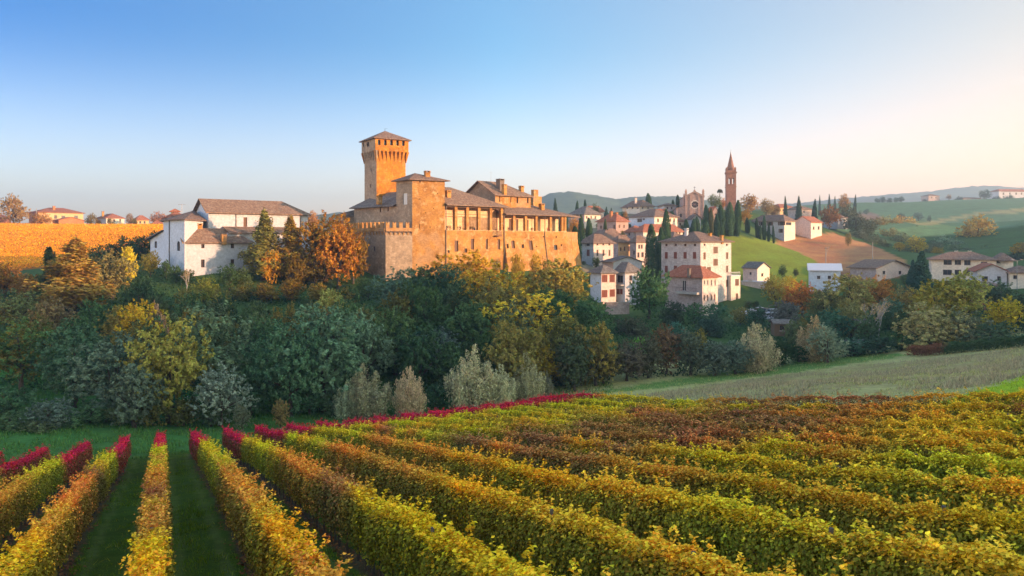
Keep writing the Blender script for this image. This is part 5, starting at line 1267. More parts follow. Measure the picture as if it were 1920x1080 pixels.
# ------------------------------------------------------------------ trees: unit meshes, height 1, crown radius 1 across
def lobes_crown(seed, n, size, nl, lo=0.12, shape='round', spread=1.0, lob=(0.26, 0.42)):
    """leaves in clumps; the crown is 1 high (from lo to 1) and 1 in radius"""
    rng = np.random.default_rng(seed); cs = []
    while len(cs) < nl:
        p = rng.uniform(-1, 1, 3); r = np.linalg.norm(p)
        if r > 1 or r < 0.35: continue
        h = (p[2] + 1) / 2
        if shape == 'oval': w = math.sqrt(max(0.02, 1 - abs(h - 0.42) ** 1.7 / 0.42)) if h > 0.42 else 0.75 + 0.25 * h / 0.42
        elif shape == 'cone': w = max(0.08, 1 - h) ** 0.8
        else: w = 1.0
        cs.append((p[0] * 0.72 * w * spread, p[1] * 0.72 * w * spread, lo + (1 - lo) * (0.12 + 0.76 * h), rng.uniform(*lob) * (0.75 + 0.25 * w)))
    cs = np.array(cs); wgt = cs[:, 3] ** 2; wgt /= wgt.sum(); k = rng.choice(nl, n, p=wgt)
    # sprays: short leafy shoots that stand out from the lobes, with gaps between them
    ns = n // 26; ks = rng.choice(nl, ns, p=wgt); ds = unit(rng.normal(size=(ns, 3)) + np.array([0, 0, 0.30])); c = cs[ks]
    foot = c[:, :3] + ds * (c[:, 3] * rng.uniform(0.45, 0.95, ns))[:, None] * np.array([1, 1, 0.62])
    axis = unit(ds + rng.normal(0, 0.45, (ns, 3)) + np.array([0, 0, 0.25])); ln = rng.uniform(0.07, 0.19, ns); wd = ln * rng.uniform(0.22, 0.42, ns)
    j = rng.integers(0, ns, n); t = rng.beta(1.3, 1.1, n); off = rng.normal(0, 1, (n, 3)) * (wd[j] * (1 - 0.55 * t))[:, None] * 0.6
    C = foot[j] + axis[j] * (ln[j] * t)[:, None] * np.array([1, 1, 0.5]) + off * np.array([1, 1, 0.5])
    d = ds[j]
    Nn = d + 0.6 * unit(off) + rng.normal(0, 0.4, (n, 3)) + np.array([0, 0, 0.35])
    C[:, 2] = np.clip(C[:, 2], lo * 0.2, None)
    return C, Nn, size * rng.uniform(0.6, 1.35, n), cs, rng
def finish_crown(name, C, Nn, S, rng, tmpl=OVAL_LEAF, aspect=1.0, droop=0.5):
    V, F = leaf_geo(C, Nn, S, tmpl, rng, droop); return mesh_np(name, V, F)
def limb_mesh(name, cs, r0, lo, seed, count=9):
    rnd = random.Random(seed); b = MB(); p = Vector((0, 0, -0.04)); top = 0.62; pts = [p]
    for k in range(5):
        q = Vector((rnd.uniform(-.03, .03), rnd.uniform(-.03, .03), top * (k + 1) / 5)); b.cyl(pts[-1], q, r0 * (1 - 0.16 * k), r0 * (1 - 0.16 * (k + 1)), 7); pts.append(q)
    for c in sorted(cs, key=lambda c: c[2])[:: max(1, len(cs) // count)]:
        h = max(0.1, min(top, c[2] - 0.18)); a = Vector((0, 0, h)); e = Vector(c[:3]); m = a.lerp(e, 0.5) + Vector((0, 0, 0.04))
        b.cyl(a, m, r0 * 0.42, r0 * 0.28, 5); b.cyl(m, e, r0 * 0.28, r0 * 0.1, 5)
    return b.mesh(name)
LIB = {}
def add_kind(k, crown, trunk, mat, bark='bark', asp=1.0):
    crown.materials.append(MATS[mat]); trunk.materials.append(MATS[bark]); LIB.setdefault(k, []).append((crown, trunk))
# leaf sizes are shares of the crown: x,y scale is the radius, z scale the height; meshes are pre-shaped for height : radius
def reshape(C, asp):                 # build leaves undistorted for a tree asp times as high as its radius
    D = C.copy(); D[:, 2] *= asp; return D
for sd in range(4):
    asp = 2.2; C, Nn, S, cs, rng = lobes_crown(100 + sd, 15000, 0.06, 46, 0.06, lob=(0.18, 0.40)); me = finish_crown('crown', reshape(C, asp), Nn, S, rng)
    add_kind('broad', me, limb_mesh('trunk', [(c[0], c[1], c[2] * asp) for c in cs], 0.075, 0.1, sd), 'tree_leaf')
for sd in range(3):
    asp = 3.2; C, Nn, S, cs, rng = lobes_crown(120 + sd, 15000, 0.072, 48, 0.05, 'oval', lob=(0.18, 0.40)); me = finish_crown('crown', reshape(C, asp), Nn, S, rng)
    add_kind('oval', me, limb_mesh('trunk', [(c[0], c[1], c[2] * asp) for c in cs], 0.09, 0.1, sd + 5), 'tree_leaf')
for sd in range(2):
    asp = 1.3; C, Nn, S, cs, rng = lobes_crown(140 + sd, 10000, 0.06, 34, 0.0, lob=(0.16, 0.38)); me = finish_crown('crown', reshape(C, asp), Nn, S, rng)
    add_kind('bush', me, limb_mesh('trunk', [(c[0], c[1], c[2] * asp) for c in cs], 0.06, 0.0, sd + 9), 'tree_leaf')
LIB['mixed'] = []
for c_, t_ in LIB['broad'][:3]:
    m2 = c_.copy(); m2.materials.clear(); m2.materials.append(MATS['tree_leaf_mixed']); LIB['mixed'].append((m2, t_))
def plume_crown(seed, n, asp):
    """upright feathery shrub: many plumes from one foot"""
    rng = np.random.default_rng(seed); npl = 46
    a = rng.uniform(0, 6.28, npl); rr = np.sqrt(rng.random(npl)) * 0.85; tip = np.stack([np.cos(a) * rr * 1.05, np.sin(a) * rr * 1.05, (1 - 0.62 * rr ** 1.3) * rng.uniform(0.6, 1.0, npl)], 1)
    k = rng.integers(0, npl, n); t = rng.beta(1.5, 1.1, n); w = 0.19 * np.sin(np.pi * np.clip(t * 0.88 + 0.12, 0, 1)) ** 0.7 + 0.012
    foot = np.stack([np.cos(a[k]) * rr[k] * 0.62, np.sin(a[k]) * rr[k] * 0.62, 0 * t], 1)
    off = rng.normal(0, 1, (n, 3)) * (w * 0.62)[:, None]; off[:, 2] *= 0.6
    C = foot + (tip[k] - foot) * (t ** 0.9)[:, None] + off
    C[:, 2] = np.clip(C[:, 2], 0.01, None); C[:, 2] *= asp
    d = unit(off); Nn = d + rng.normal(0, 0.4, (n, 3)) + np.array([0, 0, 0.15])
    V, F = leaf_geo(C, Nn, 0.085 * rng.uniform(0.6, 1.3, n), (OVAL_LEAF[0] * np.array([0.6, 1, 1]), OVAL_LEAF[1]), rng, -1.6)
    return mesh_np('crown', V, F), [(tip[i][0] * 0.8, tip[i][1] * 0.8, tip[i][2] * asp * 0.8) for i in range(0, npl, 4)]
for sd in range(3):
    me, cs = plume_crown(160 + sd, 11000, 2.3); add_kind('plume', me, limb_mesh('trunk', cs, 0.05, 0, sd + 20, 12), 'tree_leaf')
def conifer(seed, n, asp, layers, lo, gap, droop, dens=1.0, ragged=0.25):
    rng = np.random.default_rng(seed); rnd = random.Random(seed); b = MB(); b.cyl((0, 0, -0.08), (0, 0, asp * 0.97), 0.075, 0.012, 7); Cs = []; Ns = []
    for L in range(layers):
        h = lo + (0.985 - lo) * (L / (layers - 1)) ** 0.93; R = (1 - (h - lo) / (1 - lo)) ** 0.75 * (1 - ragged * rng.random()) + 0.06
        nb = rng.integers(5, 8); a0 = rng.uniform(0, 6.28)
        for j in range(nb):
            a = a0 + 6.28 * j / nb + rng.normal(0, 0.2); r = R * rng.uniform(1 - ragged * 1.6, 1.05); m = int(n / (layers * nb) * (0.35 + 1.3 * R) * dens)
            t = rng.beta(1.7, 1.0, m); wd = 0.17 * r * np.sin(np.pi * np.clip(t * 0.85 + 0.1, 0, 1)) + 0.03
            side = rng.normal(0, 1, m) * wd; x = np.cos(a) * t * r - np.sin(a) * side; y = np.sin(a) * t * r + np.cos(a) * side
            z = h * asp - droop * t * r + 0.16 * r * t ** 2 + rng.normal(0, gap, m) - 0.25 * np.abs(side)
            Cs.append(np.stack([x, y, z], 1)); Ns.append(np.tile([0.35 * np.cos(a), 0.35 * np.sin(a), 0.8], (m, 1)))
            b.cyl((0, 0, h * asp), (math.cos(a) * r * 0.8, math.sin(a) * r * 0.8, h * asp - droop * 0.8 * r), 0.022 * (0.4 + R), 0.006, 4)
    C = np.concatenate(Cs); Nn = np.concatenate(Ns) + rng.normal(0, 0.45, C.shape)
    V, F = leaf_geo(C, Nn, 0.105 * rng.uniform(0.6, 1.3, len(C)), (OVAL_LEAF[0] * np.array([0.75, 1, 1]), OVAL_LEAF[1]), rng, 0.6)
    return mesh_np('crown', V, F), b.mesh('trunk')
for sd, pr in enumerate(((17000, 4.4, 21, 0.14, 0.10, 0.3), (15000, 4.0, 19, 0.18, 0.11, 0.25))): 
    me, tr = conifer(180 + sd, pr[0], pr[1], pr[2], pr[3], pr[4], pr[5], 1.0, 0.5); add_kind('pine', me, tr, 'needle')
for sd in range(2):
    me, tr = conifer(190 + sd, 15000, 3.4, 24, 0.05, 0.05, 0.35, 1.1, 0.12); add_kind('fir', me, tr, 'needle')
def cypress(seed, n, asp):
    rng = np.random.default_rng(seed); t = rng.beta(1.15, 1.35, n); a = rng.uniform(0, 6.28, n); ph = rng.uniform(0, 6.28, 3)
    R = (np.sin(np.pi * np.clip(t * 0.80 + 0.19, 0, 1)) ** 0.62) * (1 + 0.10 * np.sin(a * 3 + t * 9 + ph[0]) + 0.08 * np.sin(a * 5 - t * 23 + ph[1]))
    rr = R * rng.beta(7, 1.1, n); C = np.stack([np.cos(a) * rr, np.sin(a) * rr, 0.02 * asp + t * asp * 0.98], 1)
    s = rng.random(n) < 0.05; C[s, 2] += rng.uniform(0, 0.25, s.sum())
    Nn = np.stack([np.cos(a), np.sin(a), 0 * a + 0.3], 1) + rng.normal(0, 0.4, (n, 3))
    V, F = leaf_geo(C, Nn, 0.24 * rng.uniform(0.6, 1.3, n), (OVAL_LEAF[0] * np.array([0.7, 1, 1]), OVAL_LEAF[1]), rng, -1.8)
    b = MB(); b.cyl((0, 0, -0.3), (0, 0, asp * 0.8), 0.2, 0.04, 6)
    return mesh_np('crown', V, F), b.mesh('trunk')
for sd in range(3):
    me, tr = cypress(200 + sd, 7000, 9.0); add_kind('cypress', me, tr, 'needle')
def bare(seed, asp):
    rnd = random.Random(seed); b = MB(); tips = []
    def grow(p, d, L, r, dep):
        q = p
        for k in range(3):
            d = (d + Vector((rnd.uniform(-.16, .16), rnd.uniform(-.16, .16), rnd.uniform(-.02, .14)))).normalized(); q2 = q + d * L / 3; b.cyl(q, q2, r * (1 - 0.12 * k), r * (1 - 0.12 * (k + 1)), 5); q = q2
        tips.append(tuple(q))
        if dep < 4:
            for k in range(3 if dep < 3 else 2):
                v = (d + Vector((rnd.uniform(-.75, .75), rnd.uniform(-.75, .75), rnd.uniform(-.1, .5)))).normalized(); grow(q, v, L * rnd.uniform(0.55, 0.75), r * 0.58, dep + 1)
    grow(Vector((0, 0, -0.1)), Vector((0, 0, 1)), asp * 0.34, 0.07, 0)
    rng = np.random.default_rng(seed); T = np.array(tips); C = T[rng.integers(0, len(T), 500)] + rng.normal(0, 0.06, (500, 3)); C = C[C[:, 2] > asp * 0.45]
    V, F = leaf_geo(C, rng.normal(size=C.shape), 0.06 * rng.uniform(0.6, 1.3, len(C)), OVAL_LEAF, rng)
    return mesh_np('crown', V, F), b.mesh('trunk')
me, tr = bare(7, 3.0); add_kind('bare', me, tr, 'tree_leaf', 'pale_bark')
def umbrella():
    rng = np.random.default_rng(4); n = 2500; a = rng.uniform(0, 6.28, n); r = np.sqrt(rng.random(n)); C = np.stack([np.cos(a) * r, np.sin(a) * r, 2.5 + 0.45 * np.sqrt(1 - r * r * 0.95) + rng.normal(0, 0.06, n)], 1)
    V, F = leaf_geo(C, rng.normal(0, 0.5, C.shape) + np.array([0, 0, 1]), 0.2 * rng.uniform(0.6, 1.3, n), OVAL_LEAF, rng)
    b = MB(); b.cyl((0, 0, -0.1), (0.1, 0, 1.6), 0.09, 0.07, 6); b.cyl((0.1, 0, 1.6), (0, 0, 2.7), 0.07, 0.04, 6)
    for k in range(5): b.cyl((0.08, 0, 1.9), (0.7 * math.cos(k * 1.26), 0.7 * math.sin(k * 1.26), 2.65), 0.04, 0.015, 4)
    return mesh_np('crown', V, F), b.mesh('trunk')
me, tr = umbrella(); add_kind('umbrella', me, tr, 'needle')
ASP = dict(broad=2.2, oval=3.2, bush=1.3, mixed=2.2, plume=2.3, pine=4.4, fir=3.4, cypress=9.0, bare=3.0, umbrella=3.0)
NAMES = dict(broad='broadleaf_tree', oval='tall_tree', bush='shrub', mixed='autumn_tree', plume='feathery_shrub', pine='pine_tree', fir='fir_tree', cypress='cypress', bare='bare_tree', umbrella='umbrella_pine')
CATS = dict(bush='shrub', plume='shrub')
RT = random.Random(77)
def tree_at(x, y, top_z, rad, kind, rgb, label, group=None, sink=0.15):
    z = gz(x, y) - sink; lowest = top_z - rad * (0.9 if kind == 'bush' else 1.45)
    z = min(z, lowest); H = top_z - z
    t = thing(NAMES[kind], label, CATS.get(kind, 'tree'), (x, y, z), group)
    crown, trunk = RT.choice(LIB[kind]); rot = RT.uniform(0, 6.28)
    t.rotation_euler = (RT.uniform(-.05, .05), RT.uniform(-.05, .05), rot); t.scale = (rad, rad, H / ASP[kind])
    c = mk_obj('crown', crown, t); v = 1.85 * RT.uniform(0.68, 1.28); cl = lin(*rgb); c.color = (cl[0] * v * RT.uniform(.93, 1.07), cl[1] * v, cl[2] * v * RT.uniform(.9, 1.1), 1)
    mk_obj('trunk', trunk, t)
    return t
def T(px, top, Y, w, kind, rgb, label, group=None):
    p = PT(px, HZ, Y); return tree_at(p.x, p.y, zat(top, Y), w / 2 / FPX * Y, kind, rgb, label, group)
ORD2 = ['', 'first', 'second', 'third', 'fourth', 'fifth', 'sixth', 'seventh', 'eighth', 'ninth', 'tenth', 'eleventh', 'twelfth', 'thirteenth', 'fourteenth', 'fifteenth', 'sixteenth', 'seventeenth', 'eighteenth', 'nineteenth', 'twentieth']
def ROW(noun, place, group, items):
    for n, it in enumerate(sorted(items, key=lambda t: t[0])): T(*it, f'{ORD2[n + 1]} {noun} from the left {place}', group)

TEAL, DKG, BLU, OLV, YOL, YEW, GRY, BRN, ORG = (82, 106, 74), (60, 80, 46), (102, 118, 92), (112, 112, 52), (158, 138, 48), (186, 154, 38), (150, 144, 112), (122, 98, 66), (196, 122, 40)
CYP = (44, 62, 40)
# the wood below the white church
T(215, 632, 83, 177, 'broad', BLU, 'big blue green tree at the foot of the wood beside the olive yellow tree')
T(318, 594, 84, 165, 'broad', (132, 120, 52), 'olive yellow tree standing at the front of the wood below the white church')
T(398, 572, 91, 206.5, 'broad', (94, 108, 80), 'broad grey green tree to the right of the olive yellow tree')
T(140, 606, 87, 165.2, 'broad', TEAL, 'dark teal tree with low branches left of the big blue green tree')
T(40, 600, 91, 177, 'mixed', (70, 90, 50), 'dark green tree flecked with yellow at the frame edge')
T(250, 688, 80, 129.8, 'broad', (104, 118, 92), 'low grey green tree whose branches touch the grass')
T(415, 690, 83, 129.8, 'broad', (106, 114, 96), 'rounded grey tree near the end of the vine rows')
T(268, 553, 108, 110, 'broad', YEW, 'bright yellow tree rising behind the olive yellow tree')
T(300, 566, 110, 50, 'oval', (150, 120, 90), 'thin pinkish brown tree touching the bright yellow tree')
T(135, 438, 130, 210, 'pine', (132, 104, 46), 'tall ragged pine with a sunlit top below the golden vineyard')
T(98, 466, 134, 100, 'pine', (72, 82, 46), 'darker second pine beside the tall ragged pine')
T(210, 470, 140, 90, 'mixed', (98, 92, 56), 'olive brown tree between the ragged pine and the white church')
T(238, 455, 150, 46, 'oval', (150, 140, 40), 'small yellow green tree in front of the hedge below the crest')
T(282, 470, 158, 40, 'broad', (120, 110, 45), 'small olive tree at the foot of the white shed wall')
T(350, 500, 146, 34, 'bare', (130, 110, 70), 'thin bare tree in front of the pink white house wall')
T(383, 516, 138, 64, 'oval', (106, 108, 44), 'conical olive green tree below the front house')
T(10, 494, 140, 84, 'mixed', (132, 96, 44), 'orange brown shrub like tree on the sunlit edge of the wood')
T(52, 514, 136, 66, 'mixed', (126, 94, 46), 'brown orange tree beside the ragged pine')
T(30, 545, 122, 110, 'mixed', (92, 96, 54), 'olive tree with brown leaves below the orange brown ones')
T(100, 560, 112, 100, 'mixed', (104, 92, 62), 'brownish tree under the ragged pine')
T(190, 560, 112, 100, 'broad', DKG, 'dark green tree behind the big blue green tree')
T(20, 720, 77, 141.6, 'bush', (66, 92, 60), 'dark green shrub on the grass bank at the frame edge')
T(90, 745, 75, 106.2, 'bush', (92, 108, 90), 'grey green shrub at the lower end of the wood by the red vines')
T(480, 640, 91, 106.2, 'broad', TEAL, 'teal tree in the dark gap between the two large tree groups')
T(455, 760, 81, 42.48, 'bush', (104, 112, 88), 'small pale shrub on the grass by the red vines')
T(526, 745, 83, 40.12, 'bush', (120, 104, 60), 'small brown shrub at the edge of the dark gap')
ROW('dark green tree', 'in the hedge between crest and white church', 'dark hedge trees by the church', [(180, 462, 172, 52, 'broad', DKG), (208, 452, 176, 56, 'broad', DKG), (240, 444, 180, 56, 'broad', (58, 80, 50)), (268, 438, 184, 50, 'broad', DKG), (292, 434, 190, 40, 'broad', (62, 84, 50))])
ROW('dark shrub', 'against the white church wall', 'shrubs at the white church wall', [(312, 488, 156, 26, 'bush', DKG), (330, 495, 153, 30, 'bush', DKG), (352, 503, 152, 34, 'bush', (80, 90, 48)), (430, 496, 150, 50, 'broad', DKG), (456, 500, 152, 36, 'broad', (70, 84, 46))])
ROW('low dark shrub', 'at the foot of the wood', 'shrubs at the foot of the wood', [(20, 770, 74, 90, 'bush', (70, 88, 56)), (70, 782, 74, 80, 'bush', (88, 100, 70)), (120, 768, 77, 90, 'bush', (76, 96, 64)), (170, 752, 80, 90, 'bush', (72, 92, 58)), (225, 758, 80, 70, 'bush', (96, 104, 66)), (285, 748, 82, 80, 'bush', (108, 104, 52)), (345, 742, 83, 80, 'bush', (96, 98, 54)), (395, 752, 83, 70, 'bush', (84, 98, 66)), (470, 722, 88, 80, 'bush', (60, 84, 54)), (520, 712, 90, 80, 'bush', (58, 82, 52)), (580, 722, 90, 80, 'bush', (66, 90, 60)), (625, 732, 90, 60, 'bush', (74, 92, 62)), (820, 716, 95, 70, 'bush', (62, 84, 54))])
# the conifers between church and castle
T(493, 386, 160, 124, 'pine', (104, 98, 44), 'tall dark ivy clad conifer in front of the white church')
T(510, 462, 158, 42, 'oval', (150, 114, 34), 'golden ivy column hanging on the tall dark conifer')
T(545, 409, 162, 112, 'pine', (134, 112, 44), 'shorter conifer with golden foliage beside the tall dark conifer')
T(552, 470, 158, 56, 'oval', (120, 96, 34), 'yellow brown leafy tree under the shorter conifer')
T(612, 400, 164, 130, 'mixed', (150, 106, 34), 'massive orange brown tree left of the castle bastion')
T(588, 428, 161, 90, 'pine', (110, 92, 40), 'dark olive side of the massive orange tree next to the conifers')
T(634, 412, 160, 90, 'oval', (140, 100, 34), 'golden half of the massive orange tree towards the castle')
T(662, 432, 163, 64, 'mixed', (120, 94, 36), 'slim olive orange tree against the castle bastion')
T(642, 540, 150, 90, 'mixed', (96, 88, 44), 'olive tree below the massive orange tree')
ROW('olive gold tree', 'on the slope under the tall conifers', 'trees under the conifers', [(455, 528, 146, 60, 'mixed', (84, 88, 44)), (500, 530, 146, 60, 'mixed', (118, 102, 42)), (548, 522, 148, 60, 'mixed', (112, 96, 40)), (598, 530, 147, 60, 'mixed', (104, 92, 40)), (690, 522, 150, 60, 'broad', (70, 86, 48))])
# middle of the wood
T(606, 556, 92, 218.3, 'broad', (88, 112, 80), 'huge blue green tree in the middle of the wood')
T(545, 606, 89, 141.6, 'broad', (78, 104, 72), 'green tree leaning on the huge blue green tree')
T(690, 592, 102, 130, 'broad', (96, 110, 82), 'grey green tree to the right of the huge blue green tree')
T(620, 545, 118, 90, 'mixed', (120, 122, 62), 'yellow tipped tree top above the huge blue green tree')
T(742, 504, 134, 110, 'broad', (66, 86, 72), 'dark tree right under the castle corner')
T(728, 590, 112, 90, 'broad', (64, 94, 72), 'small green tree behind the grey feathery shrubs')
T(800, 492, 146, 100, 'broad', (60, 84, 54), 'dark green tree below the block house wall')
T(872, 474, 146, 160, 'mixed', (178, 142, 46), 'golden tipped tree at the foot of the loggia wall')
T(838, 498, 136, 100, 'broad', (62, 88, 66), 'deep green tree left of the golden tipped tree')
T(925, 500, 130, 190, 'mixed', (176, 146, 48), 'large olive yellow tree under the middle of the castle')
T(985, 548, 116, 190, 'mixed', (172, 152, 48), 'broad yellow green tree with drooping branches above the feathery shrubs')
T(1042, 488, 154, 165, 'broad', (142, 130, 56), 'wide olive tree below the castle end')
T(1020, 650, 104, 90, 'mixed', (158, 132, 44), 'low yellow branches beside the feathery shrubs')
T(970, 470, 172, 32, 'broad', (136, 116, 40), 'small sunlit tree against the castle scarp')
T(1003, 470, 178, 30, 'bush', (150, 122, 40), 'small golden shrub growing at the scarp foot')
T(1108, 560, 138, 90, 'broad', (74, 98, 58), 'dark green tree left of the houses below the castle end')
T(820, 620, 108, 120, 'broad', (90, 100, 86), 'grey tree behind the tall feathery shrub')
T(762, 612, 112, 110, 'broad', (60, 90, 74), 'dark teal tree behind the brown feathery shrub')
T(900, 590, 118, 130, 'broad', (66, 92, 74), 'dark tree under the large olive yellow tree')
# feathery shrubs along the stream
T(690, 668, 90, 110, 'plume', GRY, 'wide grey feathery shrub at the foot of the wood')
T(768, 674, 91, 74, 'plume', (158, 140, 104), 'egg shaped brown grey feathery shrub at the stream')
T(885, 636, 94, 116, 'plume', (152, 146, 112), 'tallest grey feathery shrub at the stream')
T(990, 654, 97, 78, 'plume', (140, 136, 100), 'rounded grey olive feathery shrub near the red vine ends')
T(648, 700, 89, 64, 'plume', (136, 138, 108), 'low grey feathery shrub at the end of the group')
T(942, 676, 94, 64, 'plume', (148, 140, 108), 'small grey feathery shrub between the two tall ones')
T(1024, 690, 99, 36, 'plume', (134, 126, 100), 'slim grey feathery shrub beside the rounded one')
T(1420, 594, 114, 92, 'plume', (156, 146, 108), 'pale feathery willow at the meadow edge below the tall house')
T(1526, 580, 119, 74, 'plume', (160, 142, 104), 'pale pointed willow by the meadow')
T(1552, 612, 116, 84, 'broad', (116, 128, 104), 'round grey green willow touching the pale pointed one')
# thicket at the meadow edge
ROW('grey brown thicket shrub', 'along the meadow edge', 'thicket shrubs at the meadow edge', [(1075, 640, 104, 120, 'broad', (104, 98, 70)), (1130, 648, 105, 90, 'broad', (98, 92, 66)), (1175, 640, 107, 100, 'broad', (108, 96, 72)), (1215, 632, 109, 80, 'broad', (92, 90, 70)), (1250, 612, 112, 90, 'mixed', (112, 88, 64)), (1295, 622, 112, 96, 'broad', (92, 100, 80)), (1340, 634, 111, 90, 'broad', (84, 94, 80)), (1378, 640, 112, 80, 'broad', (78, 90, 76))])
ROW('dark low shrub', 'under the trees behind the meadow', 'dark shrubs behind the meadow', [(1462, 640, 118, 70, 'bush', DKG), (1498, 642, 119, 60, 'bush', DKG), (1600, 632, 119, 80, 'bush', (60, 84, 60)), (1650, 628, 118, 80, 'bush', (58, 80, 60)), (1690, 622, 118, 70, 'bush', DKG)])
T(1217, 503, 162, 94, 'broad', (70, 98, 58), 'large round green tree in front of the tall house')
T(1262, 560, 150, 60, 'broad', (70, 82, 62), 'dark tree touching the red roofed stone house')
T(1302, 566, 160, 60, 'bush', (66, 94, 56), 'round green shrub below the pink house front')
T(1345, 566, 164, 56, 'bush', (64, 92, 64), 'dense green shrub below the annexe wall')
T(1388, 574, 160, 50, 'bush', (112, 104, 58), 'olive brown shrub below the annexe corner')
T(1180, 590, 140, 80, 'broad', (84, 82, 64), 'brownish tree under the large round green tree')
T(1268, 600, 136, 44, 'oval', (86, 124, 104), 'small turquoise green tree in the gardens')
T(1200, 628, 120, 34, 'bush', (112, 148, 64), 'small bright green shrub in the gardens')
T(1330, 590, 145, 70, 'broad', (64, 82, 64), 'dark garden tree below the dense green shrub')
T(1420, 575, 152, 50, 'broad', (58, 84, 62), 'dark green tree beside the paved yard')
T(1470, 560, 150, 80, 'broad', (84, 82, 74), 'greyish tree spreading over the garden shed')
T(1455, 518, 186, 60, 'mixed', (136, 130, 60), 'olive tree at the foot of the green slope')
T(1478, 512, 190, 40, 'oval', (160, 146, 52), 'yellow green tree behind the olive one below the slope')
T(1505, 528, 166, 76, 'mixed', (150, 100, 48), 'orange brown tree left of the pale blue shed')
T(1545, 545, 152, 70, 'broad', (96, 100, 58), 'olive tree in front of the pale blue shed')
T(1590, 506, 150, 130, 'broad', (124, 120, 66), 'wide olive tree before the long barn')
T(1643, 522, 156, 90, 'mixed', (156, 116, 56), 'brown orange tree before the pink gable')
T(1690, 536, 150, 70, 'mixed', (140, 126, 76), 'beige tree below the fir')
T(1560, 580, 132, 90, 'broad', (58, 84, 64), 'dark tree behind the pale pointed willow')
T(1596, 570, 134, 70, 'broad', (108, 104, 62), 'small olive brown tree beside the bare tree')
T(1628, 546, 128, 66, 'bare', (150, 130, 90), 'pale bare tree with forked trunk above the little hut')
T(1648, 560, 131, 46, 'bare', (150, 130, 90), 'second smaller bare tree behind the forked one')
T(1668, 560, 140, 60, 'broad', (70, 92, 70), 'dark green tree behind the bare trees')
T(1727, 472, 172, 62, 'fir', (40, 66, 56), 'tall dark fir in front of the large beige house')
T(1707, 488, 174, 36, 'fir', (44, 68, 56), 'smaller dark fir beside the tall one')
T(1735, 545, 142, 44, 'broad', (172, 98, 28), 'small flaming orange tree below the fir')
T(1768, 512, 130, 120, 'oval', (140, 130, 54), 'tall yellow green tree right of the orange one')
T(1805, 506, 132, 105, 'oval', (128, 124, 60), 'tall olive yellow tree before the low white house')
T(1748, 570, 118, 150, 'broad', (128, 124, 82), 'wide grey olive tree at the meadow hedge')
T(1815, 585, 117, 120, 'broad', (106, 108, 76), 'wide dark olive tree behind the hedge')
T(1880, 530, 134, 100, 'broad', (70, 84, 58), 'dark tree beside the red brown shed')
T(1885, 560, 120, 84, 'mixed', (138, 126, 34), 'bright yellow tree above the hedge by the frame edge')
T(1935, 545, 122, 90, 'broad', (62, 76, 52), 'dark tree cut by the frame edge above the hedge')
T(1860, 605, 112, 110, 'bush', (62, 80, 56), 'dark shrub behind the hedge end')
# cypresses
T(1081, 424, 207, 22, 'cypress', CYP, 'broad cypress close to the castle end')
T(1091, 402, 246, 12, 'cypress', CYP, 'slim cypress behind the pink house')
T(1106, 408, 250, 13, 'cypress', CYP, 'short cypress near the orange brick house')
T(1135, 410, 240, 9, 'cypress', (60, 72, 44), 'little cypress in front of the orange brick house')
T(1223, 420, 203, 26, 'cypress', CYP, 'great dark cypress left of the tall house')
T(1249, 393, 228, 20, 'cypress', CYP, 'tall cypress behind the great dark one')
T(1241, 426, 216, 18, 'cypress', CYP, 'middle cypress between the two tall ones by the house')
ROW('cypress', 'in the dense row below the bell tower', 'cypress row below the bell tower', [(1287, 411, 265, 12, 'cypress', CYP), (1299, 410, 266, 12, 'cypress', CYP), (1308, 406, 268, 12, 'cypress', CYP), (1322, 414, 262, 15, 'cypress', CYP), (1325.5, 384, 276, 14, 'cypress', CYP), (1335, 390, 275, 10, 'cypress', (70, 72, 40)), (1344, 401, 270, 12, 'cypress', CYP), (1352, 384, 277, 17, 'cypress', CYP), (1367, 379, 278, 19, 'cypress', CYP), (1381, 375, 280, 15, 'cypress', CYP)])
ROW('thin cypress', 'beside the white hill house', 'thin cypresses at the white hill house', [(1402, 408, 290, 10, 'cypress', CYP), (1420, 409, 287, 7, 'cypress', CYP), (1425, 422, 286, 6, 'cypress', CYP), (1433, 404, 287, 8, 'cypress', CYP), (1441, 419, 286, 6, 'cypress', CYP), (1451, 422, 285, 5, 'cypress', CYP)])
ROW('small dark cypress', 'on the village skyline', 'cypresses on the skyline', [(1081, 376, 335, 7, 'cypress', CYP), (1097, 374, 335, 7, 'cypress', CYP), (1217, 362, 335, 12, 'cypress', CYP), (1262, 374, 340, 6, 'cypress', CYP), (1271, 365, 338, 8, 'cypress', CYP), (1279, 372, 336, 8, 'cypress', CYP)])
# trees of the upper village and the hill
T(1339, 366, 318, 34, 'broad', (90, 100, 60), 'green tree between church and bell tower')
T(1356, 371, 318, 16, 'broad', (150, 104, 48), 'small orange tree touching the bell tower')
T(1349, 356, 330, 10, 'umbrella', (70, 74, 60), 'little umbrella pine between church and bell tower')
T(1116, 381, 318, 18, 'broad', (80, 88, 60), 'small round tree on the skyline of the upper village')
T(1042, 372, 300, 18, 'fir', (60, 76, 66), 'small dark conifer peeping over the castle roof')
T(1075, 408, 250, 26, 'mixed', (146, 108, 46), 'orange tree between castle end and slate roofed house')
T(1136, 388, 300, 14, 'fir', (54, 74, 62), 'first small fir behind the orange brick house')
T(1146, 390, 302, 12, 'fir', (54, 74, 62), 'second small fir behind the orange brick house')
T(1174, 396, 290, 14, 'broad', (130, 100, 50), 'small brown tree beside the pale blue house')
T(1404, 366, 335, 46, 'mixed', (140, 108, 62), 'brown green tree right of the bell tower')
T(1395, 392, 300, 30, 'mixed', (140, 110, 52), 'golden tree behind the last cypresses')
T(1437, 374, 345, 34, 'mixed', (124, 108, 70), 'brown tree above the white hill house')
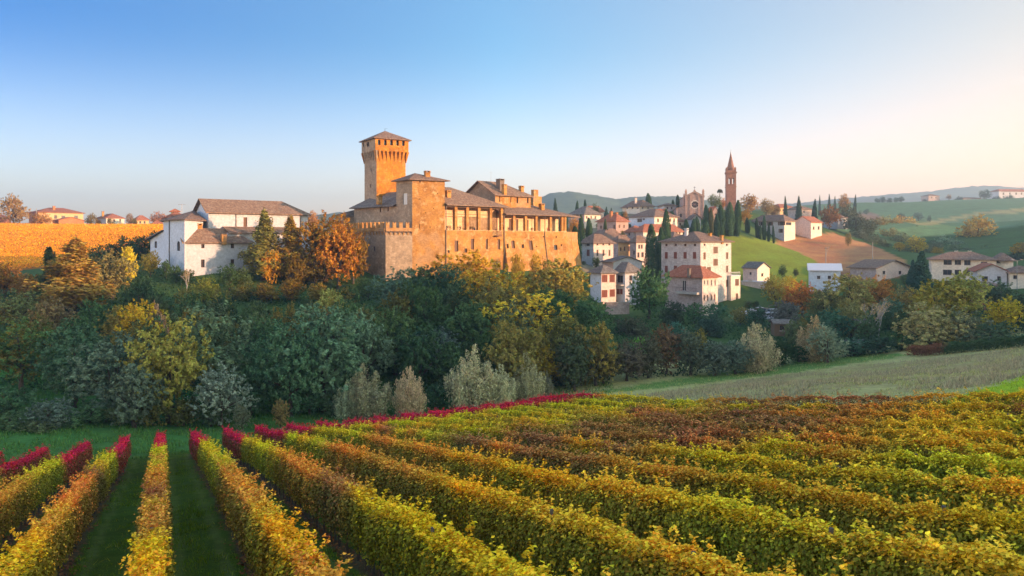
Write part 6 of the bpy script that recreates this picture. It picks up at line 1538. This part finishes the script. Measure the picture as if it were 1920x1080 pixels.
T(1452, 384, 350, 26, 'broad', (112, 92, 60), 'dark brown tree above the gabled hill house')
ROW('dark conifer', 'on the crest above the hill houses', 'conifers on the crest', [(1473, 368, 360, 11, 'fir', (58, 76, 66)), (1498, 368, 340, 17, 'fir', (54, 70, 56)), (1526, 374, 345, 17, 'fir', (50, 66, 54)), (1537, 366, 430, 7, 'fir', (70, 86, 80)), (1555, 364, 440, 9, 'fir', (70, 86, 80)), (1565, 368, 440, 8, 'fir', (70, 86, 80)), (1602, 365, 440, 10, 'fir', (66, 82, 76))])
T(1555, 385, 338, 42, 'mixed', (116, 84, 50), 'big brown tree behind the pink hill house')
T(1583, 364, 440, 24, 'broad', (150, 110, 50), 'round orange tree on the crest among conifers')
T(1586, 381, 365, 40, 'broad', (80, 84, 62), 'dark tree above the small white house')
T(1606, 402, 342, 54, 'broad', (76, 82, 60), 'dark tree on the crest right of the ploughed field')
T(1625, 410, 335, 48, 'broad', (84, 90, 64), 'dark green tree further down the crest')
T(1590, 437, 296, 15, 'broad', (120, 110, 60), 'lone small tree in the ploughed field')
T(1549, 455, 262, 12, 'bare', (140, 110, 70), 'small bare tree in the ploughed field')
T(1610, 432, 325, 40, 'broad', (88, 96, 74), 'grey green tree at the edge of the ploughed field')
T(1640, 440, 318, 44, 'broad', (96, 104, 78), 'pale green tree below the crest trees')
T(1665, 405, 400, 50, 'mixed', (132, 128, 84), 'hazy olive tree in the side valley')
T(1692, 405, 415, 56, 'mixed', (156, 132, 80), 'hazy golden topped tree in the side valley')
T(1650, 430, 360, 50, 'broad', (104, 112, 84), 'hazy green tree in front of the golden topped ones')
T(1712, 428, 390, 44, 'broad', (112, 116, 86), 'hazy green tree right of the golden topped ones')
T(1686, 452, 290, 26, 'oval', (150, 134, 48), 'slim yellow tree behind the long barn')
T(1719, 444, 288, 44, 'broad', (150, 130, 44), 'round yellow tree behind the fir')
T(1757, 463, 285, 26, 'broad', (150, 130, 46), 'low yellow tree behind the large beige house')
T(1830, 406, 335, 76, 'broad', (146, 124, 60), 'great golden tree in the fields behind the beige house')
T(1772, 442, 325, 54, 'broad', (98, 110, 86), 'grey green tree left of the great golden tree')
T(1745, 448, 330, 50, 'broad', (92, 106, 84), 'hazy tree between yellow tree and golden tree')
T(1800, 450, 318, 40, 'broad', (92, 104, 82), 'grey tree at the foot of the golden tree')
T(1762, 436, 420, 14, 'oval', (172, 146, 80), 'first slim yellow poplar in the far field')
T(1742, 430, 430, 14, 'oval', (172, 142, 80), 'second slim yellow poplar in the far field')
T(1915, 452, 250, 40, 'broad', (144, 120, 46), 'yellow tree at the frame edge behind the low house')
T(1908, 472, 235, 40, 'broad', (60, 66, 50), 'dark tree behind the street lamp')
ROW('hazy tree', 'on the far green ridge', 'trees on the far ridge', [(1645, 371, 815, 12, 'broad', (70, 88, 76)), (1655, 369, 815, 14, 'broad', (70, 88, 76)), (1668, 370, 815, 14, 'broad', (70, 88, 76)), (1680, 369, 815, 14, 'broad', (70, 88, 76)), (1690, 368, 815, 12, 'broad', (70, 88, 76)), (1734, 373, 830, 10, 'broad', (80, 90, 80)), (1779, 364, 830, 12, 'broad', (110, 96, 84)), (1798, 368, 825, 18, 'broad', (80, 92, 80)), (1847, 356, 820, 26, 'broad', (72, 84, 70)), (1868, 368, 780, 22, 'broad', (66, 84, 72)), (1892, 366, 780, 24, 'broad', (66, 84, 72)), (1915, 370, 780, 20, 'broad', (70, 86, 74))])
ROW('hazy shrub', 'along the far field boundary', 'shrubs along the far fields', [(1625, 392, 640, 14, 'broad', (78, 96, 80)), (1690, 400, 600, 18, 'broad', (80, 96, 80)), (1722, 398, 600, 22, 'broad', (76, 94, 80)), (1742, 403, 590, 10, 'broad', (76, 94, 78)), (1610, 396, 620, 20, 'broad', (80, 96, 82))])
ROW('hazy tree', 'in the side valley behind the ploughed field', 'trees in the side valley', [(1618, 424, 330, 40, 'broad', (84, 90, 62)), (1632, 446, 312, 34, 'broad', (92, 98, 66)), (1645, 408, 390, 40, 'mixed', (120, 112, 72)), (1656, 452, 305, 36, 'broad', (86, 94, 66)), (1668, 428, 350, 44, 'mixed', (126, 118, 72)), (1676, 412, 400, 40, 'mixed', (140, 118, 70)), (1690, 436, 335, 44, 'broad', (100, 106, 74)), (1702, 458, 296, 34, 'broad', (90, 98, 66)), (1706, 412, 405, 40, 'mixed', (130, 120, 74)), (1724, 424, 380, 36, 'broad', (104, 108, 78)), (1738, 462, 292, 36, 'broad', (88, 96, 68)), (1752, 452, 310, 36, 'broad', (92, 100, 74)), (1786, 456, 305, 40, 'broad', (90, 100, 74)), (1812, 462, 300, 36, 'broad', (88, 96, 70)), (1846, 462, 300, 40, 'broad', (96, 102, 72))])
# trees on the left crest
T(25, 368, 345, 60, 'mixed', (124, 100, 56), 'big olive brown tree on the crest at the frame edge')
T(78, 398, 340, 40, 'mixed', (136, 100, 46), 'brown tree before the large brick house')
T(170, 401, 355, 24, 'broad', (104, 92, 52), 'round olive tree between brick house and cream house')
T(184, 412, 352, 14, 'broad', (120, 90, 48), 'small brown tree in front of the cream house gable')
T(207, 409, 350, 17, 'broad', (120, 104, 50), 'small round tree before the cream house front')
T(222, 418, 346, 14, 'bush', (130, 100, 50), 'low brown shrub before the cream house')
T(242, 397, 360, 15, 'oval', (112, 92, 66), 'tall thin brown tree between cream and yellow house')
T(252, 408, 350, 14, 'oval', (110, 96, 50), 'small tree at the yellow house corner')
T(283, 418, 340, 16, 'oval', (120, 112, 46), 'small green tree right of the yellow house')
T(298, 397, 358, 34, 'mixed', (130, 92, 66), 'reddish brown tree behind the church shed')
T(584, 396, 230, 26, 'mixed', (140, 100, 62), 'brown tree top between white church and castle')
T(605, 402, 330, 20, 'broad', (110, 104, 80), 'pale hazy tree between church and castle')
T(640, 402, 330, 30, 'broad', (104, 104, 86), 'second hazy tree between church and castle')

# dark trees that fill the wood, nothing tells one from the next
ENV = np.array([(-80, 600), (0, 560), (60, 565), (90, 615), (185, 605), (230, 525), (260, 505), (330, 522), (430, 535), (455, 538), (520, 548), (600, 552), (690, 545), (720, 535), (800, 515), (900, 505), (1010, 515), (1090, 545), (1120, 600), (1200, 600), (1300, 610), (1400, 620), (1480, 585), (1600, 550), (1700, 560), (1800, 560), (1930, 560)])
def fill():
    n = 0; spots = []
    tries = 0
    while n < 88 and tries < 9000:
        tries += 1
        px = RT.uniform(-90, 1120) if n < 66 else RT.uniform(1120, 1930)
        Y = RT.uniform(100, 162) if px < 1120 else RT.uniform(124, 158)
        p = PT(px, HZ, Y); g = gz(p.x, p.y)
        h = RT.uniform(6.5, 11.0) if px < 1120 else RT.uniform(3.0, 6.0)
        top = HZ - (g + h) / Y * FPX
        if top < np.interp(px, ENV[:, 0], ENV[:, 1]) + 6: continue
        if any((p.x - a) ** 2 + (p.y - b) ** 2 < (16 if px < 1120 else 12) for a, b in spots): continue
        spots.append((p.x, p.y)); n += 1
        c = RT.choice([(64, 84, 54), (60, 80, 46), (72, 90, 52), (84, 94, 64), (98, 94, 48), (74, 84, 54), (112, 100, 48)])
        tree_at(p.x, p.y, g + h, h * RT.uniform(0.36, 0.5), RT.choice(['broad', 'broad', 'oval', 'mixed' if RT.random() < 0.4 else 'broad']), c,
                'dark green tree deep in the shaded wood below the castle' if px < 1120 else 'dark green tree in the shaded gardens below the village', 'dark trees filling the wood' if px < 1120 else 'dark trees filling the gardens')
fill()

# shrubs in the gardens between the village houses
def gardens():
    n = 0; tries = 0
    while n < 60 and tries < 6000:
        tries += 1
        px, Y = (RT.uniform(1075, 1300), RT.uniform(180, 320)) if n < 40 else (RT.uniform(1390, 1720), RT.uniform(185, 235))
        p = PT(px, HZ, Y); g = gz(p.x, p.y); py = HZ - g / Y * FPX
        if n < 40 and not (405 < py < 575): continue
        if n >= 40 and py < 515: continue
        r = RT.uniform(0.8, 1.7)
        if any(inpoly(np.array([p.x + dx]), np.array([p.y + dy]), f)[0] for f in FOOT for dx in (-r, 0, r) for dy in (-r, 0, r)): continue
        n += 1
        tree_at(p.x, p.y, g + r * RT.uniform(1.2, 2.6), r, RT.choice(['bush', 'broad', 'mixed']), RT.choice([(64, 82, 46), (80, 88, 46), (58, 76, 50), (104, 96, 46), (72, 84, 56)]),
                'small garden shrub between the houses of the village' if n <= 40 else 'small garden shrub below the green slope', 'garden shrubs in the village' if n <= 40 else 'garden shrubs below the slope')
gardens()

# undergrowth that nobody could count
def undergrowth():
    rng = np.random.default_rng(31); n = 90000
    px = rng.uniform(-100, 1960, n); Y = rng.uniform(92, 165, n); X = (px - 960) / FPX * Y
    edge = np.interp(px, [-100, 0, 300, 700, 1100, 1480, 1700, 1960], [80, 84, 90, 97, 103, 119, 117, 110]); k = Y > edge
    f = np.sin(X * 0.35) * np.sin(Y * 0.3 + 1) + 0.5 * np.sin(X * 0.9 + 2) ; k &= f > -0.5
    k &= ~((px > 1130) & (Y > 160))
    X, Y, f = X[k], Y[k], f[k]
    C = np.stack([X, Y, ground_np(X, Y) + rng.random(len(X)) * (0.7 + 0.8 * np.clip(f, 0, 1.2))], 1)
    V, F = leaf_geo(C, rng.normal(0, 0.6, C.shape) + np.array([0, -0.3, 0.8]), rng.uniform(0.2, 0.5, len(C)), OVAL_LEAF, rng)
    o = mk_obj('undergrowth', mesh_np('undergrowth', V, F), None, MATS['tree_leaf'], kind='stuff', label='dark green undergrowth covering the ground of the wood', category='undergrowth'); o.color = (*lin(58, 82, 50), 1)
undergrowth()
# ------------------------------------------------------------------ small things of the place
plain_mat('terracotta', (0.42, 0.18, 0.09), 0.9)
plain_mat('car_paint', (0.55, 0.56, 0.58), 0.3, 0.05, 1.0, 0.2, 0.5)
plain_mat('car_dark', (0.06, 0.07, 0.09), 0.3, 0.05, 1.0, 0.2, 0.5)
plain_mat('rubber', (0.02, 0.02, 0.02), 0.9)
plain_mat('cloth_dark', (0.05, 0.045, 0.05), 0.95)
plain_mat('skin', (0.45, 0.27, 0.18), 0.7)
def pot_plant(px, lab, h=0.7, rgb=(86, 92, 44), w=0.32):
    P = CA['onto'](CA['P1'], CA['e2'], px) if px < 946 else CA['onto'](CA['P2'], CA['e2'], px)
    p = P - CA['n2'] * 0.22 + U3 * (CA['zfl'] + 0.06)
    t = thing('potted_plant', lab, 'potted plant', p, 'pots along the castle loggia')
    mb = MB(); n = 10; prof = [(0.12, 0), (0.17, 0.2), (0.19, 0.2), (0.19, 0.26)]
    for (r0, z0), (r1, z1) in zip(prof, prof[1:]):
        for i in range(n):
            a0, a1 = 2 * math.pi * i / n, 2 * math.pi * (i + 1) / n
            mb.poly([(r0 * math.cos(a0), r0 * math.sin(a0), z0), (r0 * math.cos(a1), r0 * math.sin(a1), z0), (r1 * math.cos(a1), r1 * math.sin(a1), z1), (r1 * math.cos(a0), r1 * math.sin(a0), z1)])
    mb.obj('pot', MATS['terracotta'], t, origin=(0, 0, 0))
    rng = np.random.default_rng(int(px)); m = 160; C = rng.normal(0, 1, (m, 3)) * np.array([w * 0.5, w * 0.5, h * 0.25]) + np.array([0, 0, 0.26 + h * 0.45]); C[:, 2] = np.clip(C[:, 2], 0.24, None)
    V, F = leaf_geo(C, rng.normal(size=C.shape), np.full(m, 0.13), OVAL_LEAF, rng); c = mk_obj('leaves', mesh_np('leaves', V, F), t, MATS['tree_leaf']); c.color = (*lin(*rgb), 1)
for px, lab, h, rgb in ((839.5, 'thin potted plant in the first bay of the castle loggia', 0.9, (80, 84, 50)), (845, 'dark bushy potted plant in the first bay of the castle loggia', 0.8, (50, 58, 40)), (858.5, 'small upright potted plant in the second bay of the castle loggia', 0.7, (70, 84, 44)),
                        (864, 'spiky potted plant before the loggia door', 0.8, (70, 74, 40)), (883, 'low leafy potted plant in the third bay of the castle loggia', 0.7, (104, 84, 50)), (887.5, 'second leafy potted plant in the third bay of the castle loggia', 0.7, (110, 90, 50)),
                        (945, 'reddish potted plant at the start of the lower loggia', 0.8, (120, 66, 60)), (954.5, 'brown potted plant in the lower loggia near its first column', 0.7, (110, 70, 50)), (998.5, 'small dark potted plant in the middle of the lower loggia', 0.6, (56, 60, 40)), (1028, 'red flowering potted plant before the last bays of the lower loggia', 0.8, (170, 80, 50))):
    pot_plant(px, lab, h, rgb)
def person(px):
    """one continuous figure: trousers, dark jacket, head; stands behind the loggia parapet"""
    P = CA['onto'](CA['P1'], CA['e2'], px) - CA['n2'] * 0.95
    p = P + U3 * (CA['zfl'] - 0.85)
    fl = MB(); fl.obox(P - CA['e2'] * 0.9 - CA['n2'] * 0.55, CA['e2'], CA['n2'], 1.8, 1.2, CA['zfl'] - 1.0, CA['zfl'] - 0.852)
    fl.obj('floor_slab', MATS['castle_plaster'], bpy.data.objects['castle'])
    t = thing('person', 'person in dark clothes standing between two loggia columns of the castle', 'person', p)
    me = bpy.data.meshes.new('body')
    V = [(0, 0, 0.93), (0.09, 0, 0.88), (0.10, 0.02, 0.48), (0.10, -0.01, 0.07), (0.10, -0.14, 0.03), (-0.09, 0, 0.88), (-0.10, -0.02, 0.48), (-0.10, 0.0, 0.07), (-0.10, -0.13, 0.03),
         (0, 0, 1.15), (0, 0, 1.40), (0.19, 0, 1.42), (0.25, -0.03, 1.14), (0.16, -0.22, 1.02), (-0.19, 0, 1.42), (-0.25, -0.03, 1.14), (-0.16, -0.22, 1.02), (0, 0, 1.50), (0, -0.01, 1.58), (0, -0.01, 1.70)]
    E = [(0, 1), (1, 2), (2, 3), (3, 4), (0, 5), (5, 6), (6, 7), (7, 8), (0, 9), (9, 10), (10, 11), (11, 12), (12, 13), (10, 14), (14, 15), (15, 16), (10, 17), (17, 18), (18, 19)]
    me.from_pydata(V, E, [])
    o = mk_obj('body', me, t, MATS['cloth_dark'])
    o.modifiers.new('skin', 'SKIN'); o.modifiers.new('sub', 'SUBSURF').levels = 1
    R_ = [.15, .10, .075, .05, .035, .10, .075, .05, .035, .15, .16, .075, .055, .04, .075, .055, .04, .055, .085, .08]
    for v, r in zip(me.skin_vertices[0].data, R_): v.radius = (r, r)
    me.skin_vertices[0].data[0].use_root = True
    t.rotation_euler = (0, 0, math.radians(42))
person(894)
# hedge along the meadow, its near end red
def hedge():
    a, b = PT(1708, HZ, 111), PT(1960, HZ, 104); rng = np.random.default_rng(9); n = 16000
    t = rng.random(n); X = a.x + (b.x - a.x) * t + rng.normal(0, 0.35, n); Y = a.y + (b.y - a.y) * t + rng.normal(0, 0.45, n)
    h = 1.35 + 0.22 * np.sin(t * 40) + 0.15 * np.sin(t * 97)
    Z = ground_np(X, Y) + h * rng.beta(2, 0.8, n)
    C = np.stack([X, Y, Z], 1)
    root = thing('hedge', 'long low clipped hedge with a reddish end at the top of the meadow', 'hedge', (a.x, a.y, gz(a.x, a.y)))
    for nm, k, rgb in (('red_end', t < 0.24, (122, 84, 60)), ('foliage', t >= 0.24, (66, 88, 54))):
        V, F = leaf_geo(C[k] - np.array(root.location), rng.normal(0, 0.5, (k.sum(), 3)) + np.array([0, -0.7, 0.5]), rng.uniform(0.14, 0.26, k.sum()), OVAL_LEAF, rng)
        o = mk_obj(nm, mesh_np(nm, V, F), root, MATS['tree_leaf']); o.color = (*lin(*rgb), 1)
hedge()
# poles and lamps
def street_lamp():
    p = PT(1907, HZ, 178); z = gz(p.x, p.y); t = thing('street_lamp', 'tall grey street lamp with two arms by the large beige house', 'street lamp', (p.x, p.y, z)); top = zat(489, 178) - z
    mb = MB(); mb.cyl((0, 0, 0), (0, 0, top), 0.09, 0.05, 8); mb.obj('pole', MATS['metal_grey'], t, origin=(0, 0, 0))
    for s in (-1, 1):
        mb = MB(); mb.cyl((0, 0, top - 0.05), (1.1 * s, 0, top + 0.25), 0.045, 0.035, 6); ar = mb.obj('arm', MATS['metal_grey'], t, origin=(0, 0, 0))
        mb = MB(); mb.obox((1.05 * s - 0.3, -0.14), (1, 0), (0, 1), 0.6, 0.28, top + 0.2, top + 0.34); mb.obj('lamp_head', MATS['metal_grey'], ar, origin=(0, 0, 0))
street_lamp()
def pole(px, top, Y, lab, cross=True):
    p = PT(px, HZ, Y); z = gz(p.x, p.y); t = thing('utility_pole', lab, 'pole', (p.x, p.y, z - 0.2)); h = zat(top, Y) - z
    mb = MB(); mb.cyl((0, 0, 0), (0, 0, h), 0.16, 0.10, 8); mb.obj('mast', MATS['pale_bark'], t, origin=(0, 0, 0))
    if cross: mb = MB(); mb.obox((-0.6, -0.05), (1, 0), (0, 1), 1.2, 0.1, h - 0.5, h - 0.38); mb.obj('crossarm', MATS['timber'], t, origin=(0, 0, 0))
pole(68.5, 390, 338, 'tall wooden pole before the large brick house on the crest', False)
pole(1548.5, 462, 240, 'pale utility pole at the foot of the ploughed field')
pole(1636, 452, 246, 'thin pale pole right of the ploughed field', False)
pole(1753, 548, 215, 'short pole behind the roof of the large beige house', False)
# garden sheds and a parking yard below the tall house
def shed(px, top, bot, Y, wpx, lab, roof='sheet_roof', wall='grey_shade_stone'):
    house(lab, px, Y, -8, bot, top + 5, wall, roof, pxR=px + wpx, LL=3.2, rise=0.5, over=0.35, ends=(0, 0), axis=0, name='garden_shed', cat='shed', group='garden sheds', found=0.8, wins=[(0, [(px + wpx * 0.3, top + 8, px + wpx * 0.55, bot - 2)], 'd')])
shed(1452, 602, 622, 134, 34, 'low dark timber shed with a flat roof below the paved yard', 'tile_grey', 'timber')
shed(1609, 601, 617, 131, 16, 'little dark hut with a grey roof under the bare trees', 'tile_grey', 'timber')
shed(1597, 641, 655, 122, 24, 'low lean to shelter at the edge of the meadow grass', 'tile_grey', 'timber')
yd = MB(); q = [PT(1385, HZ, 182), PT(1440, HZ, 166), PT(1475, HZ, 172), PT(1420, HZ, 192)]
nq = 8
for i in range(nq):
    for j in range(nq):
        def yp(u, v):
            a = q[0].lerp(q[1], u); b = q[3].lerp(q[2], u); c = a.lerp(b, v); return Vector((c.x, c.y, gz(c.x, c.y) + 0.12))
        yd.poly([yp(i / nq, j / nq), yp((i + 1) / nq, j / nq), yp((i + 1) / nq, (j + 1) / nq), yp(i / nq, (j + 1) / nq)])
plain_mat('pale_gravel', (0.42, 0.42, 0.44), 0.95, 0.2, 1.5)
yd.obj('paved_yard', MATS['pale_gravel'], None, origin=(0, 0, 0), kind='structure')
def car(px, Y, rz, paint, lab):
    p = PT(px, HZ, Y); t = thing('parked_car', lab, 'car', (p.x, p.y, gz(p.x, p.y) + 0.13), 'cars in the paved yard'); t.rotation_euler = (0, 0, math.radians(rz))
    def sec(x, w, z0, z1): return [(x, -w, z0), (x, w, z0), (x, w, z1), (x, -w, z1)]
    mb = MB(); S_ = [sec(-2.05, .72, .35, .62), sec(-1.9, .82, .25, .82), sec(-0.9, .86, .22, .92), sec(0.9, .86, .22, .90), sec(1.9, .80, .25, .72), sec(2.08, .68, .35, .56)]
    mb.poly(S_[0]); mb.poly(S_[-1][::-1])
    for a, b in zip(S_, S_[1:]):
        for i in range(4): mb.poly([a[i], b[i], b[(i + 1) % 4], a[(i + 1) % 4]])
    mb.obj('body', MATS[paint], t, origin=(0, 0, 0))
    mb = MB(); lo = [(-1.7, -.78, .9), (1.0, -.78, .9), (1.0, .78, .9), (-1.7, .78, .9)]; hi = [(-1.3, -.62, 1.42), (0.35, -.62, 1.44), (0.35, .62, 1.44), (-1.3, .62, 1.42)]; mb.prism(lo, hi); mb.obj('cabin_glass', MATS['glass_dark'], t, origin=(0, 0, 0))
    mb = MB(); mb.prism([(x, y, z - 0.01) for x, y, z in hi], [(x, y, z + 0.05) for x, y, z in hi]); mb.obj('roof_panel', MATS[paint], t, origin=(0, 0, 0))
    for x in (-1.25, 1.3):
        for s in (-1, 1):
            mb = MB(); mb.cyl((x, s * .68, .31), (x, s * .89, .31), .31, .31, 12); w = mb.obj('wheel', MATS['rubber'], t, origin=(0, 0, 0)); mb = MB(); mb.cyl((x, s * .885, .31), (x, s * .90, .31), .19, .17, 10); mb.obj('rim', MATS['metal_grey'], w, origin=(0, 0, 0))
car(1428, 178, 20, 'car_paint', 'silver car parked in the yard beside the annexe'); car(1441, 176, 25, 'car_dark', 'dark car parked next to the silver one in the yard'); car(1452, 174, 25, 'car_paint', 'light grey car parked at the yard end under the tree')
# garden wall under the houses below the castle end
gw = rect_pts(1136, 160, 14, pxR=1180, LL=0.4); mb = MB(); mb.prism([Vector((p.x, p.y, zat(590, 160))) for p in gw], [Vector((p.x, p.y, zat(568, 160))) for p in gw])
t = thing('garden_wall', 'old stone garden wall below the pink fronted pale house', 'wall', (gw[0].x, gw[0].y, zat(590, 160))); mb.obj('masonry', MATS['pink_stone'], t)
mb = MB(); o = [Vector((p.x, p.y, 0)) for p in gw]; e = (o[1] - o[0]).normalized(); nn = Vector((e.y, -e.x, 0)); mb.obox(o[0] + nn * 0.1 - e * 0.1, e, -nn, (o[1] - o[0]).length + 0.2, 0.6, zat(568, 160) + 0.003, zat(568, 160) + 0.14); mb.obj('coping', MATS['sill_stone'], t)
